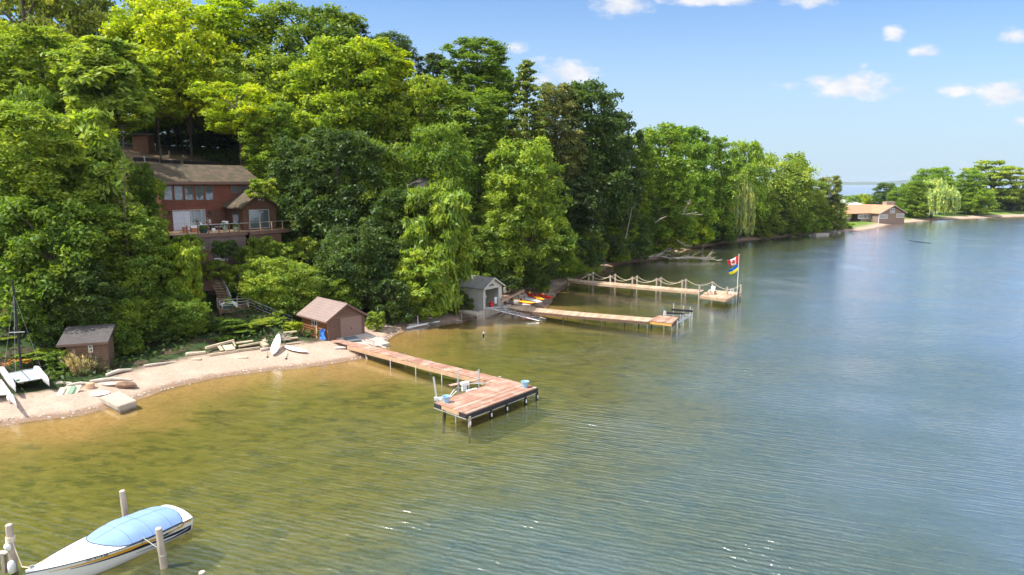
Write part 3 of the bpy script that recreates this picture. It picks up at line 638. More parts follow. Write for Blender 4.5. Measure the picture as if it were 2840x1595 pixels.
# ------------------------------------------------------------ the trees, each where it stands (photo x of its axis, top, lowest leaves, width, metres out)
GL = 'trees of the wooded bluff'
HERO = [
 # left foreground column
 (60, 236, 600, 290, 66, 'L', 'tall0', 'tall light green tree at the left edge above the catamaran'),
 (215, 262, 640, 200, 70, 'L', 'spray0', 'drooping light green tree left of the upper shed on the hill'),
 (110, 480, 800, 300, 63, 'M', 'round0', 'mid green tree over the catamaran mast at the left'),
 (300, 500, 770, 200, 68, 'L', 'tall1', 'leafy tree whose branches reach the left corner of the brown house'),
 (200, 640, 880, 190, 62, 'D', 'tall2', 'dark tree standing behind the small brown shed at left'),
 (352, 640, 890, 190, 66.5, 'M', 'round1', 'mid green tree right of the small shed, over the shaded beach'),
 (450, 596, 800, 100, 70, 'G', 'spray1', 'yellow green tree left of the long upper stairs'),
 (345, 400, 620, 110, 77, 'M', 'tall2', 'mid green tree against the left wall of the house'),
 (455, 740, 905, 130, 66.5, 'M', 'round2', 'dark leafy tree at the beach edge below the stair landing'),
 (290, 740, 890, 150, 63.5, 'M', 'round0', 'leafy tree right of the small shed at the foot of the bluff'),
 (555, 812, 900, 120, 69.5, 'M', 'bush1', 'mid green bushy tree under the stair landing'),
 # behind, left
 (90, 60, 420, 330, 84, 'L', 'tall2', 'light green tree with feathery top near the upper left corner'),
 (255, 90, 325, 240, 77, 'L', 'spray0', 'feathery light green tree left above the upper brown shed'),
 (385, 150, 300, 160, 106, 'G', 'tall1', 'yellow green tree whose leaves hang just above the upper shed'),
 (520, 330, 430, 200, 135, 'K', 'round1', 'very dark low tree in the gap behind the house roof'),
 (420, 300, 400, 200, 138, 'D', 'round0', 'dark tree in the gap behind the upper shed'),
 (620, 300, 430, 200, 132, 'K', 'round2', 'very dark tree in the gap right of the upper terrace'),
 (330, 290, 400, 160, 136, 'D', 'round1', 'dark tree behind the left side of the upper shed'),
 (50, -70, 220, 300, 108, 'O', 'spread0', 'olive tree in the top left corner of the wood'),
 (215, -80, 200, 260, 118, 'O', 'spread1', 'olive tree against the sky at the top left, second from the corner'),
 (370, 0, 260, 250, 116, 'Y', 'round1', 'yellow green tree crown at the top left above the house'),
 (455, -5, 300, 280, 112, 'Y', 'round0', 'bright yellow green tree at the top of the bluff above the house'),
 (590, -20, 200, 210, 118, 'Y', 'tall1', 'bright yellow tree just left of where the sky opens'),
 (430, 150, 318, 220, 122, 'G', 'tall0', 'yellow green tree behind the upper shed'),
 (640, 130, 330, 250, 112, 'L', 'round2', 'fresh green rounded tree behind the bright yellow branch'),
 (775, 2, 260, 280, 122, 'M', 'round0', 'tall mid green tree at the skyline beside the yellow crown'),
 (868, 28, 170, 110, 126, 'D', 'tall0', 'small dark treetop at the skyline right of the tallest green crown'),
 (595, 206, 335, 225, 99, 'Y', 'spread0', 'bright yellow spreading tree right above the house roof'),
 (690, 250, 460, 190, 100, 'L', 'tall2', 'light green tree behind the right end of the house roof'),
 (860, 95, 360, 280, 110, 'G', 'round1', 'yellow green domed tree in the middle of the upper wood'),
 (960, 92, 300, 210, 116, 'Y', 'tall0', 'yellow topped tree left of the tall dark round crown'),
 (980, 78, 200, 120, 126, 'D', 'round2', 'dark treetop peeping above the yellow topped tree'),
 (1060, 190, 420, 200, 112, 'G', 'round0', 'yellow green tree between the domed tree and the round dark crown'),
 (1088, 128, 260, 100, 128, 'D', 'tall1', 'small dark treetop left of the tall round crown on the skyline'),
 (1200, 86, 260, 195, 124, 'M', 'tall2', 'tall round crowned tree rising above the skyline in the middle'),
 (1180, 205, 470, 230, 112, 'M', 'tall0', 'leafy tree under the tall round crown'),
 (1255, 160, 380, 120, 122, 'M', 'tall1', 'narrow green tree between the round crown and the pine'),
 (1325, 148, 420, 150, 119, 'O', 'pine0', 'layered pine with an open pointed top against the cloud'),
 (1400, 196, 460, 160, 126, 'B', 'tall1', 'brownish olive tree right of the layered pine'),
 (1490, 182, 560, 210, 118, 'D', 'tall0', 'tall dark green tree with pointed top on the skyline'),
 (1545, 270, 640, 180, 120, 'K', 'tall2', 'very dark tree on the right side of the tall pointed one'),
 (1440, 430, 690, 170, 112, 'K', 'tall1', 'dark tree behind the light green middle tree'),
 (1320, 324, 695, 200, 98, 'L', 'tall0', 'tall light green tree leading the middle of the shore'),
 (1255, 470, 690, 160, 98, 'L', 'tall1', 'light green tree left of the tallest light green one'),
 (1380, 520, 695, 150, 98, 'M', 'spray0', 'green tree on the right flank of the tall light green tree'),
 # house flanks
 (740, 330, 640, 180, 92, 'D', 'tall1', 'dark tree at the right side of the brown house'),
 (845, 300, 720, 230, 89, 'D', 'tall0', 'large dark green tree right of the house'),
 (950, 330, 720, 210, 92, 'M', 'tall2', 'mid green tall tree right of the large dark tree'),
 (1010, 460, 780, 190, 86, 'D', 'tall1', 'dark tree behind the bright feathery one at the shore'),
 (900, 560, 800, 200, 82, 'D', 'round2', 'dark tree behind the brown boathouse roof'),
 (1100, 300, 560, 200, 100, 'M', 'round0', 'mid green tree above the small gabled roof in the wood'),
 (1098, 438, 785, 170, 84, 'L', 'spray1', 'bright feathery green tree hanging over the dark bank'),
 (1215, 560, 740, 130, 94, 'M', 'tall2', 'green tree behind the grey boathouse'),
 (1050, 620, 790, 150, 79, 'L', 'spray0', 'bright drooping tree at the left of the shaded bank'),
 (985, 690, 800, 110, 77.5, 'D', 'bush1', 'dark bush tree right of the brown boathouse'),
 (670, 645, 785, 165, 77.5, 'L', 'round1', 'bright green leafy tree right of the long stairs'),
 (735, 655, 800, 150, 76.5, 'L', 'round2', 'light green round tree above the boathouse roof'),
 (830, 690, 800, 150, 79.5, 'M', 'round0', 'mid green tree touching the boathouse roof ridge'),
 (860, 560, 730, 130, 84, 'D', 'tall2', 'dark tree beneath the large dark tree right of the house'),
 (1455, 575, 705, 165, 103, 'L', 'round1', 'bright light green bush tree overhanging the root of the rope dock'),
 (1545, 545, 690, 130, 118, 'M', 'tall1', 'leafy tree right of the bush over the rope dock'),
 (1345, 630, 720, 120, 98, 'D', 'round2', 'dark leafy tree behind the kayaks'),
 (1250, 660, 740, 120, 95, 'D', 'bush0', 'dark bush just behind the grey boathouse roof'),
 (1410, 600, 720, 130, 97, 'M', 'round0', 'mid green tree at the dark bank beyond the kayaks'),
 # receding shore
 (1600, 470, 690, 130, 130, 'D', 'tall0', 'dark tree at the bank left of the fallen grey branches'),
 (1590, 330, 560, 150, 150, 'M', 'tall2', 'tree on the step of the skyline right of the pointed one'),
 (1660, 296, 600, 190, 152, 'M', 'tall0', 'mid green tree with a flat topped crown past the skyline step'),
 (1730, 305, 560, 150, 166, 'M', 'tall1', 'dark olive topped tree right of the flat topped crown'),
 (1665, 480, 670, 140, 140, 'O', 'tall1', 'olive leafy tree beside the white dead branches'),
 (1740, 470, 655, 130, 146, 'G', 'spray0', 'yellow green tree behind the tangle of bare branches'),
 (1800, 335, 600, 150, 182, 'M', 'tall2', 'green tree on the falling skyline above the willow'),
 (1800, 560, 640, 110, 158, 'D', 'tall1', 'dark tree left of the pale willow by the bank'),
 (1845, 412, 640, 130, 168, 'P', 'willow0', 'pale grey green willow on the shore'),
 (1875, 350, 560, 130, 205, 'M', 'round1', 'rounded green tree on the falling skyline'),
 (1915, 470, 600, 110, 190, 'O', 'tall0', 'olive tree right of the pale willow'),
 (1975, 376, 560, 170, 218, 'O', 'round2', 'broad olive tree above the grass clearing'),
 (1950, 480, 590, 110, 205, 'D', 'tall2', 'dark tree behind the grass clearing'),
 (2030, 440, 588, 110, 226, 'O', 'tall1', 'olive tree near the end of the wood'),
 (2085, 436, 588, 100, 236, 'B', 'tall2', 'brownish olive last tree at the end of the wood'),
 (1990, 505, 592, 100, 212, 'M', 'round0', 'low green tree at the shore below the broad olive one'),
 (2052, 512, 590, 110, 228, 'M', 'bush1', 'low green tree at the shore near the end of the wood'),
 (2108, 500, 585, 60, 243, 'M', 'tall0', 'small dark tree left of the taupe building'),
 # peninsula
 (2140, 490, 522, 50, 335, 'M', 'round0', 'small round tree behind the grey roof'),
 (2175, 487, 525, 46, 345, 'G', 'round1', 'small pale round tree left of the tree group'),
 (2232, 455, 535, 70, 340, 'D', 'tall0', 'dark narrow tree at the left of the point'),
 (2275, 460, 540, 70, 330, 'M', 'round2', 'green tree right of the dark narrow tree on the point'),
 (2310, 450, 545, 80, 318, 'M', 'tall1', 'green tree just left of the weeping willow'),
 (2352, 418, 500, 110, 345, 'M', 'round0', 'tall green tree rising behind the weeping willow'),
 (2352, 444, 546, 120, 318, 'P', 'willow0', 'large yellow green weeping willow on the lawn'),
 (2440, 422, 528, 90, 350, 'M', 'tall2', 'green tree left of the tall storeyed tree'),
 (2505, 402, 528, 150, 372, 'O', 'storey0', 'tall tree with flat storeys of leaves and bare limbs'),
 (2440, 470, 535, 80, 355, 'D', 'round1', 'dark tree in the shade left of the small lawn tree'),
 (2560, 430, 530, 110, 375, 'O', 'storey0', 'olive spreading tree at the right edge of the photo'),
 (2570, 470, 532, 90, 385, 'D', 'round2', 'dark tree low at the right edge of the point'),
 (2465, 474, 536, 74, 345, 'M', 'round0', 'small green tree alone on the lawn edge'),
 (2525, 480, 530, 70, 395, 'D', 'round1', 'dark tree seen through the storeyed tree'),
]
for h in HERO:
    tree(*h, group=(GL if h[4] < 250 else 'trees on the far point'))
# storeyed and pine trees take their own names
def sky_y(dx):
    return float(np.interp(dx, [0, 400, 600, 690, 720, 860, 915, 1000, 1060, 1110, 1120, 1200, 1270, 1290, 1360, 1430, 1490, 1560, 1600, 1730, 1790, 1900, 1990, 2060, 2115, 2150],
                           [-60, -40, -15, 5, 10, 35, 80, 105, 150, 155, 110, 95, 110, 165, 205, 200, 190, 260, 310, 310, 340, 365, 385, 425, 450, 520]))
rg = random.Random(5)
FILL_L = {'Y': 'yellow green tree filling the upper left of the wood', 'G': 'yellow green tree filling in the wood on the bluff', 'L': 'light green tree filling in the wood on the bluff',
          'M': 'mid green tree among the dense wood on the bluff', 'D': 'dark green tree deep in the dense wood on the bluff', 'O': 'olive tree among the wood along the bluff', 'K': 'very dark tree deep in the wood on the bluff'}
def proj(v):
    d = Vector(v) - Vector((0, 0, CAMH)); dep = d.y * CP - d.z * SP
    return (1288 + FPX / DS * d.x / dep, 723.5 - FPX / DS * (d.y * SP + d.z * CP) / dep)
nf = 0
for gy in range(0, 24):
    for gx in range(0, 40):
        X = -120 + gx * 7.5 + rg.uniform(-2.6, 2.6); Y = 66 + gy * 7.5 + rg.uniform(-2.6, 2.6)
        d = float(sdist(np.array([X]), np.array([Y]))[0])
        u1, u2, u3, u4 = rg.random(), rg.random(), rg.random(), rg.random()
        if d < 8 or d > 78 or Y > 232: continue
        g = ths(X, Y); px, py = proj((X, Y, g))
        if px < -220 or px > 2100: continue
        w = 6.5 + 4.5 * u1; H = 12 + 9 * u2
        if d < 22: H *= .75
        # not in front of the house, the shed terrace, the stairs or the lawn
        half = w / 2 * 1717 / Y; top = proj((X, Y, g + H))[1]
        def hits(x0, y0, x1, y1, yb): return Y < yb and px + half > x0 and px - half < x1 and top < y1 and py + 10 > y0
        if hits(375, 400, 735, 640, 106): continue
        if hits(325, 330, 500, 430, 116): continue
        if hits(505, 620, 620, 790, 84): continue
        if px + half > 320 and px - half < 660 and 84 < Y < 122 : continue
        if 180 < px < 420 and 96 < Y < 122: continue
        if hits(755, 740, 1000, 860, 76): continue
        if 1150 - half < px < 1285 + half and Y < 94: continue
        ylim = max(sky_y(px), sky_y(px - half * .7), sky_y(px + half * .7)) + 6
        zmax = PY(*D(px, ylim), Y).z
        if g + H > zmax: H = zmax - g
        if H < 7: continue
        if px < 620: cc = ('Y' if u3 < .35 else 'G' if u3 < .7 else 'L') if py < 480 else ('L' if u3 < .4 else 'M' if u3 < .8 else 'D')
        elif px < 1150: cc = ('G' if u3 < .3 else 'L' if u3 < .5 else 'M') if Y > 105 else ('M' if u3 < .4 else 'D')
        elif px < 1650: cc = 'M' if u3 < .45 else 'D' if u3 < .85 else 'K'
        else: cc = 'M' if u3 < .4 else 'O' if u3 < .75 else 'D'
        key = ['tall0', 'tall1', 'tall2', 'round0', 'round1', 'round2', 'spray0'][int(u4 * 6.99)]
        NT += 1
        HUE = {'Y': 'yellow green', 'G': 'fresh yellow green', 'L': 'light green', 'M': 'mid green', 'D': 'dark green', 'O': 'olive', 'K': 'very dark'}[cc]
        ROW = 'at the foot of the bluff' if d < 24 else 'half way up the bluff' if d < 44 else 'high on the bluff'
        MK = [(150, 'at the far left'), (380, 'left of the house'), (620, 'behind the house'), (800, 'right of the house'), (960, 'above the brown boathouse'), (1130, 'above the shaded bank'), (1290, 'above the grey boathouse'), (1450, 'above the kayaks'), (1600, 'above the rope dock'), (1750, 'above the fallen tree'), (1880, 'near the pale willow'), (9999, 'toward the end of the wood')]
        lab_ = HUE + (' drooping' if key == 'spray0' else ' tall' if H > 17 else ' slim' if w < 8 else ' rounded' if 'round' in key else ' spreading') + ' tree ' + ROW + ', ' + [m_ for x_, m_ in MK if px < x_][0]
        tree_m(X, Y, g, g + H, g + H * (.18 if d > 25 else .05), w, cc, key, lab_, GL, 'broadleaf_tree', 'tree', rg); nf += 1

# bushes along the foot of the bluff and on the slope
BUSH = [
 (672, 803, 880, 105, 71.5, 'L', 'bush0', 'light green bush below the lower stairs'),
 (735, 808, 868, 56, 70.5, 'G', 'bush1', 'small bright bush at the left corner of the brown boathouse'),
 (615, 825, 905, 90, 70, 'M', 'bush0', 'dark green bush behind the lumber pile'),
 (540, 860, 905, 90, 67.5, 'M', 'bush1', 'mid green bush left of the lumber pile'),
 (455, 850, 915, 80, 66, 'D', 'bush0', 'dark bush at the top of the shaded beach'),
 (380, 840, 925, 80, 64.5, 'M', 'bush1', 'green bush on the shaded beach edge right of the small shed'),
 (310, 870, 925, 70, 62.5, 'D', 'bush0', 'dark bush beside the right wall of the small shed'),
 (165, 880, 965, 90, 57.5, 'M', 'bush0', 'low green bush in front of the small shed'),
 (240, 905, 945, 40, 58, 'M', 'shrub0', 'small green plant at the right front of the small shed'),
 (100, 880, 960, 110, 58.5, 'L', 'bush1', 'light green bush behind the catamaran'),
 (60, 790, 880, 110, 61.5, 'G', 'bush0', 'yellow green bush behind the catamaran mast'),
 (20, 850, 930, 80, 60, 'L', 'bush1', 'bush with orange flowers near the left edge'),
 (130, 780, 880, 110, 61, 'M', 'bush1', 'green bush left of the small shed roof'),
 (60, 930, 975, 90, 56.5, 'L', 'shrub0', 'low green growth around the catamaran'),
 (120, 935, 985, 60, 55.5, 'M', 'shrub1', 'weedy green growth at the foot of the catamaran'),
 (945, 780, 830, 60, 75.5, 'L', 'bush1', 'bright drooping bush at the right corner of the brown boathouse'),
 (1000, 740, 812, 90, 78, 'D', 'bush0', 'dark bush above the shaded bank'),
 (1075, 740, 800, 110, 79, 'M', 'bush1', 'green bush above the middle of the shaded bank'),
 (1150, 730, 785, 80, 81, 'D', 'bush0', 'dark bush left of the grey boathouse'),
 (1360, 705, 740, 60, 97, 'M', 'bush0', 'green bush behind the red kayak'),
 (1290, 690, 730, 60, 92, 'D', 'bush1', 'dark bush above the brown side deck'),
 (700, 610, 665, 110, 82, 'M', 'bush0', 'green bush below the deck wall of the house'),
 (620, 615, 660, 70, 80, 'M', 'bush1', 'round topped bush right of the white covered tub'),
 (640, 640, 690, 90, 79.5, 'L', 'bush0', 'light green bush on the slope below the house'),
 (770, 590, 660, 70, 83, 'L', 'bush1', 'pale bush at the right end of the house deck'),
 (480, 600, 660, 70, 74, 'L', 'bush1', 'young yellow green sumac left of the tub'),
 (420, 640, 700, 110, 72, 'M', 'bush0', 'green bush below the left corner of the house'),
 (660, 445, 500, 90, 82.5, 'L', 'bush1', 'leafy branch spray at the right end of the house roof'),
 (1545, 640, 672, 60, 138, 'M', 'bush0', 'bush at the bank beside the wooden crib'),
 (1650, 610, 655, 90, 152, 'M', 'bush1', 'green bush over the fallen tree'),
 (1720, 590, 640, 90, 160, 'D', 'bush0', 'dark bush on the bank past the fallen tree'),
 (1775, 585, 622, 70, 176, 'D', 'bush1', 'dark bush before the grass clearing'),
 (1900, 572, 592, 80, 224, 'G', 'bush0', 'low bright shrub on the grass clearing'),
 (1835, 590, 612, 50, 188, 'M', 'bush0', 'bush under the pale willow'),
 (1965, 560, 590, 60, 216, 'M', 'bush1', 'green bush at the end of the grass clearing'),
 (2125, 560, 580, 50, 250, 'M', 'bush0', 'green bush left of the paved patch'),
 (2475, 538, 544, 30, 352, 'M', 'shrub0', 'low clipped bush on the far lawn'),
 (262, 800, 925, 90, 61.5, 'D', 'bush1', 'dark green leafy bush at the right wall of the small shed'),
 (318, 820, 925, 90, 62.5, 'M', 'bush0', 'mid green bush at the sand edge above the long pale log'),
 (410, 830, 918, 90, 64.5, 'D', 'bush1', 'dark green bush at the sand edge left of the lumber pile'),
 (470, 800, 905, 100, 66.5, 'M', 'bush0', 'mid green bush directly above the left end of the lumber pile'),
 (510, 790, 895, 90, 68, 'D', 'bush1', 'dark leafy bush behind the old wooden frame'),
 (570, 800, 892, 90, 69.5, 'M', 'bush1', 'leafy bush above the middle of the lumber pile'),
 (640, 815, 880, 90, 71, 'L', 'bush1', 'bright green bush behind the brushwood heap'),
 (468, 660, 760, 80, 76, 'M', 'bush1', 'green bush left of the upper stair flight'),
 (590, 660, 730, 90, 78, 'L', 'bush1', 'bright leafy bush right of the upper stair flight'),
 (770, 700, 770, 90, 78, 'M', 'bush1', 'green bush above the boathouse roof left end'),
 (470, 590, 655, 80, 76, 'M', 'bush0', 'leafy bush at the left foot of the mauve deck wall'),
 (565, 600, 650, 80, 77.5, 'D', 'bush1', 'dark bush at the middle of the mauve deck wall'),
 (540, 655, 700, 70, 76.5, 'M', 'bush0', 'small leafy bush just below the white covered tub'),
 (655, 590, 650, 90, 81, 'M', 'bush1', 'green bush under the gabled wing of the house'),
 (378, 440, 505, 62, 78, 'L', 'bush1', 'light leafy branch spray at the left end of the house roof'),
 (395, 545, 610, 60, 76, 'L', 'bush0', 'bright leafy branches in front of the left end of the deck'),
]
for h in BUSH: tree(*h, group='bushes along the shore and slope', name='shrub', cat='bush')

# undergrowth covering the slope: nobody could count it
rng = np.random.default_rng(3); n = 330000
px_ = rng.uniform(-90, 160, n); py_ = rng.uniform(48, 245, n); d = sdist(px_, py_)
b0 = np.interp(px_, [-60, -35, -20, -12, -4, 20, 60, 140, 200], [5.0, 5.6, 6.4, 6.5, 4.0, 4, 4.5, 9, 14])
pat = wob(px_, py_, .5, 2.0) + .6 * wob(px_, py_, 1.4, 1.0)
k = (d > b0 + .4 * pat) & (d < 62) & (np.hypot(px_ + 58, py_ - 109) > 9) & (np.hypot(px_ + 49, py_ - 104) > 7) & (px_ > -.80 * py_ - 5) & (px_ < .55 * py_ + 10) & ((d > b0 + 2) | (rng.random(n) < .8))
hx, hy = px_ + 42.4, py_ - 82.0
hu = hx * math.cos(R(48)) + hy * math.sin(R(48)); hv = -hx * math.sin(R(48)) + hy * math.cos(R(48))
k &= ~((hu > -1) & (hu < 18) & (hv > -9) & (hv < 12))
k &= ~((hu > -10) & (hu < 4) & (hv > 14) & (hv < 30))
lx, ly = px_ + 33.5, py_ - 73.5
k &= ~((np.abs(lx * .74 + ly * .67 - 1.8) < 3.2) & (np.abs(-lx * .67 + ly * .74 - 1.0) < 2.4))
px_, py_ = px_[k][:150000], py_[k][:150000]; z = th(px_, py_)
hgt = (.25 + .75 * np.clip(wob(px_, py_, .9, 4.0) + .4, 0, 1)) * 1.1
C0 = np.stack([px_, py_, z + hgt * rng.random(len(px_)) ** .6], 1)
A = unit(rng.normal(size=C0.shape) + np.array([0, 0, .1])); B = unit(np.cross(A, rng.normal(size=C0.shape) * .5 + np.array([0, 0, 1.0])))
s = .26 * rng.uniform(.6, 1.4, (len(C0), 1))
me = quads_mesh('ground_cover', C0, A * s * .8, B * s * .45, np.clip(.45 + .35 * wob(px_, py_, .7) + rng.normal(size=len(px_)) * .15, 0, 1), LEAF)
o = bpy.data.objects.new('ground_cover', me); COL.objects.link(o); o.color = (.075, .12, .022, 1); o['kind'] = 'stuff'; o['label'] = 'low leafy undergrowth covering the bluff'; o['category'] = 'undergrowth'
# ------------------------------------------------------------ the brown house on the bluff
MIRG = mat('reflecting_window_glass', (.10, .12, .14), .04, .05, .6, metal=.25, spec=1.0, bump=.02, bscale=.8)
CURT = mat('pale_curtain', (.50, .52, .60), .8, .08, 3.0)
c0 = PY(*Z('2', 320, 340), 82.0); ZD = 11.2
HF = frame((c0.x, 82.0, ZD), (math.cos(R(48)), math.sin(R(48))))
HO = HF((0, 0, 0)); HU = HF((1, 0, 0)) - HO; HV = HF((0, 1, 0)) - HO
def hl(zx, zy, v=0.0):
    q = PLN(*Z('2', zx, zy), HF((0, v, 0)), HV) - HO
    return q.dot(HU), q.z
house = thing('brown_house', 'two storey brown shingled house with a long deck, high among the trees', 'house', HO)
u1 = hl(1700, 345)[0]; zs_ = hl(800, 750)[1]; ze_ = 5.75
b = MB(HF); b.bb((0, .0, zs_), (u1, 8.7, ze_)); b.build('upper_wall', SHING, house)
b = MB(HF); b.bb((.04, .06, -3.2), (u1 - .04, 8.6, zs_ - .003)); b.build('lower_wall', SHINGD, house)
# roof
ur0, zr = hl(105, 95, 4.4); ur1 = hl(1390, 125, 4.4)[0]
b = MB(HF); e0, e1 = -.7, u1 + .5; zf = ze_ + .02
for (v0, z0_, v1, z1_) in ((-.55, zf, 4.4, zr), (4.4, zr, 9.3, zf + .1)):
    b.hexa([(e0, v0, z0_), (e1, v0, z0_), (e1, v1, z1_), (e0, v1, z1_), (e0, v0, z0_ + .2), (e1, v0, z0_ + .2), (e1, v1, z1_ + .2), (e0, v1, z1_ + .2)])
rf = b.build('roof', ROOFB, house)
b = MB(HF); b.prism([(0.02, 0, ze_), (0.02, 8.7, ze_), (0.02, 4.4, zr - .02)], (.1, 0, 0)); b.prism([(u1 - .12, 0, ze_), (u1 - .12, 8.7, ze_), (u1 - .12, 4.4, zr - .02)], (.1, 0, 0)); b.build('gable_wall', SHING, house)
b = MB(HF); b.bb((e0, -.60, zf - .12), (e1, -.552, zf + .22)); b.build('gutter', BROWNT, rf)
def window(par, x0, y0, x1, y1, v, nm='window', bars=(), glass=None, trim=BROWNT, fr_=.09, hbar=None, M=hl, F=HF):
    a0, zt = M(x0, y0, v); a1, zb = M(x1, y1, v)
    zt2 = zt; b = MB(F)
    for lo, hi in (((a0 - fr_, v - .07, zb - fr_), (a1 + fr_, v - .005, zb)), ((a0 - fr_, v - .07, zt2), (a1 + fr_, v - .005, zt2 + fr_)), ((a0 - fr_, v - .07, zb), (a0, v - .005, zt2)), ((a1, v - .07, zb), (a1 + fr_, v - .005, zt2))): b.bb(lo, hi)
    for q in bars: aa = a0 + (a1 - a0) * q; b.bb((aa - .04, v - .06, zb), (aa + .04, v - .005, zt2))
    if hbar: b.bb((a0, v - .055, zb + (zt2 - zb) * hbar - .03), (a1, v - .005, zb + (zt2 - zb) * hbar + .03))
    w = b.build(nm, trim, par); b = MB(F); b.bb((a0, v - .03, zb), (a1, v - .004, zt2)); b.build('pane', glass or MIRG, w); return w
for (a, c) in ((378, 505), (530, 655), (682, 805), (837, 952), (978, 1090)): window(house, a, 398, c, 588, -.002)
window(house, 1350, 398, 1450, 485, -.002); window(house, 1483, 398, 1580, 485, -.002)
sl = window(house, 512, 748, 985, 1030, .055, 'sliding_door', (.33, .555, .66, .89), None, GREYT, .07, .38)
a0, zt = hl(516, 750, .0); a1, zb = hl(775, 1026, .0)
b = MB(HF); b.bb((a0, .012, zb + .02), (a1, .019, zt)); b.build('curtain', CURT, sl)
for zx in (460, 1040):
    a, z_ = hl(zx, 775, 0); b = MB(HF); b.box((a, -.03, z_), (.16, .18, .06)); b.box((a, -.10, z_ - .02), (.10, .10, .34)); b.prism([(a - .09, -.19, z_ + .15), (a + .09, -.19, z_ + .15), (a + .09, -.01, z_ + .15), (a - .09, -.01, z_ + .15)], (0, 0, .06)); b.build('wall_lamp', BLACK, house)
# gabled wing
ug, zg = hl(1490, 500, 0)
lo, hi = 1.0, 14.0
for _ in range(40):
    mid = (lo + hi) / 2
    if proj(HF((ug, -mid, zg)))[0] < Z('2', 1750, 495)[0] / DS: lo = mid
    else: hi = mid
LW = min(lo, 6.4); vw = -LW
wl = hl(1510, 690, vw)[0]; wr = hl(1985, 690, vw)[0]; zw = hl(1510, 685, vw)[1]; half = (wr - wl) / 2; ug = (wl + wr) / 2; zg2 = hl(1750, 500, vw)[1]
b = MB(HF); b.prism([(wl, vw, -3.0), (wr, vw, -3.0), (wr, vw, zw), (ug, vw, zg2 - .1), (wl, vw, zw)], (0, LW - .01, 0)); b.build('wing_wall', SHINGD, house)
b = MB(HF); zo = (zg2 - zw) / half
for s_ in (-1, 1):
    ue = ug + s_ * (half + .45); zl = zw - .45 * zo
    q = [(ug, vw - .5, zg2), (ue, vw - .5, zl), (ue, -.01, zl), (ug, -.01, zg2)]
    if s_ < 0: q = q[::-1]
    b.hexa([(x, y, z) for x, y, z in q[::-1]] + [(x, y, z + .16) for x, y, z in q[::-1]])
b.build('wing_roof', ROOFB, house)
window(house, 1608, 742, 1893, 985, vw - .002, 'sliding_door', (.5,), MIRG, GREYT, .07)
b = MB(HF); a, z_ = hl(1748, 590, vw)
for s_ in (-.12, .12): b.lathe((a + s_, vw - .1, z_), [(.05, -.06), (.07, .02), (.04, .08)], 8)
b.build('flood_lamp', PVC, house)
b = MB(HF); b.bb((wl - .05, vw + 1.0, 0.1), (wl - .004, vw + 2.6, 2.3)); b.build('side_window', MIRG, house)
# stove pipe
p0 = PY(*Z('2', 150, 280), 81.6); p1 = PY(*Z('2', 103, -10), 81.0)
b = MB(); b.tube([p0, p1], .07, 8); b.tube([p1, p1 + Vector((0, 0, .14))], .12, 8); b.build('stove_pipe', GALV, house)
# deck
dz = ZD
F0 = P(*Z('2', 700, 1088), dz); F1 = P(*Z('2', 1612, 1047), dz); F2 = P(*Z('2', 2240, 1000), dz)
def toL(q): q = q - HO; return q.dot(HU), q.dot(HV)
A0, V0 = toL(F0); A1, V1 = toL(F1); A2, V2 = toL(F2)
# all deck points in house coordinates
b = MB(HF)
n = 34
for i in range(n):
    s0, s1 = i / n, (i + .93) / n
    q = []
    for s_ in (s0, s1):
        q.append((A0 - 1.6 + (A1 - A0 + 1.6) * s_))
    ti = random.random()
    b.bb((q[0], (V0 + V1) / 2, -.06), (q[1], -.02, 0), ti)
deck = b.build('deck', TAN, house, label='long wooden deck running along the front')
b = MB(HF)
b.prism([(A1, V1, -.07), (A2, V2, -.07), (A2, -.02, -.07), (A1, -.02, -.07)], (0, 0, .065)); b.build('side_deck', TAN, house)
Vd = (V0 + V1) / 2
b = MB(HF); b.bb((A0 - 1.6, Vd - .06, -.42), (A1, Vd - .002, .03)); b.beam((A1, V1, -.2), (A2, V2, -.2), .06, .44); b.build('fascia', BROWNT, house)
b = MB(HF); b.bb((A0 + .3, Vd + .12, -7), (A1 - .2, Vd + .3, -.43)); b.build('retaining_wall', mat('mauve_brown_render', (.155, .112, .10), .9, .12, 1.0, stripes=(0, 2.4, .08), sdark=.6), house)
b = MB(HF); q0 = Vector((A1 + .1, V1 + .25, -3.5)); q1 = Vector((A1 + (A2 - A1) * .72, V1 + (V2 - V1) * .72 + .25, -3.5)); b.beam(q0, q1, .16, 6.1); b.build('skirt_wall', BROWN, house)
def rails(name, P0, P1, n, h=1.0, posts_m=BROWNT, par=None, F=None, rows=(1.0, .52), rr=.03, ps=.1, first=True, pm=ALU):
    P0, P1 = Vector(P0), Vector(P1)
    for i in range(n + 1):
        if i == 0 and not first: continue
        q = P0.lerp(P1, i / n); b = MB(F); b.box((q.x, q.y, q.z + h / 2 - .02), (ps, ps, h + .1)); b.build('post', posts_m, par)
    b = MB(F)
    for k in rows: b.tube([P0 + Vector((0, 0, h * k)), P1 + Vector((0, 0, h * k))], rr, 6)
    b.build('rail', pm, par)
rails('deck', (A0, Vd + .08, 0), (A1, V1 + .08, 0), 6, 1.05, BROWNT, house, HF, (1.0,), .035)
rails('deck', (A1, V1 + .08, 0), (A2, V2 + .08, 0), 4, 1.05, TAN, house, HF, (1.0,), .035, first=False)
# stair at the left end of the deck
t0 = PY(*Z('2', 275, 925), 80.5); t1 = PY(*Z('2', 410, 1150), 77.5)
b = MB(); b.tube([t0, t1], .035, 6); b.build('stair_rail', WHITE, house)
b = MB()
for i in range(12):
    q = t0.lerp(t1, i / 12) + Vector((.1, .4, -1.0)); b.box(q, (1.1, .34, .07), .6, random.random())
b.build('side_stair', TAN, house)

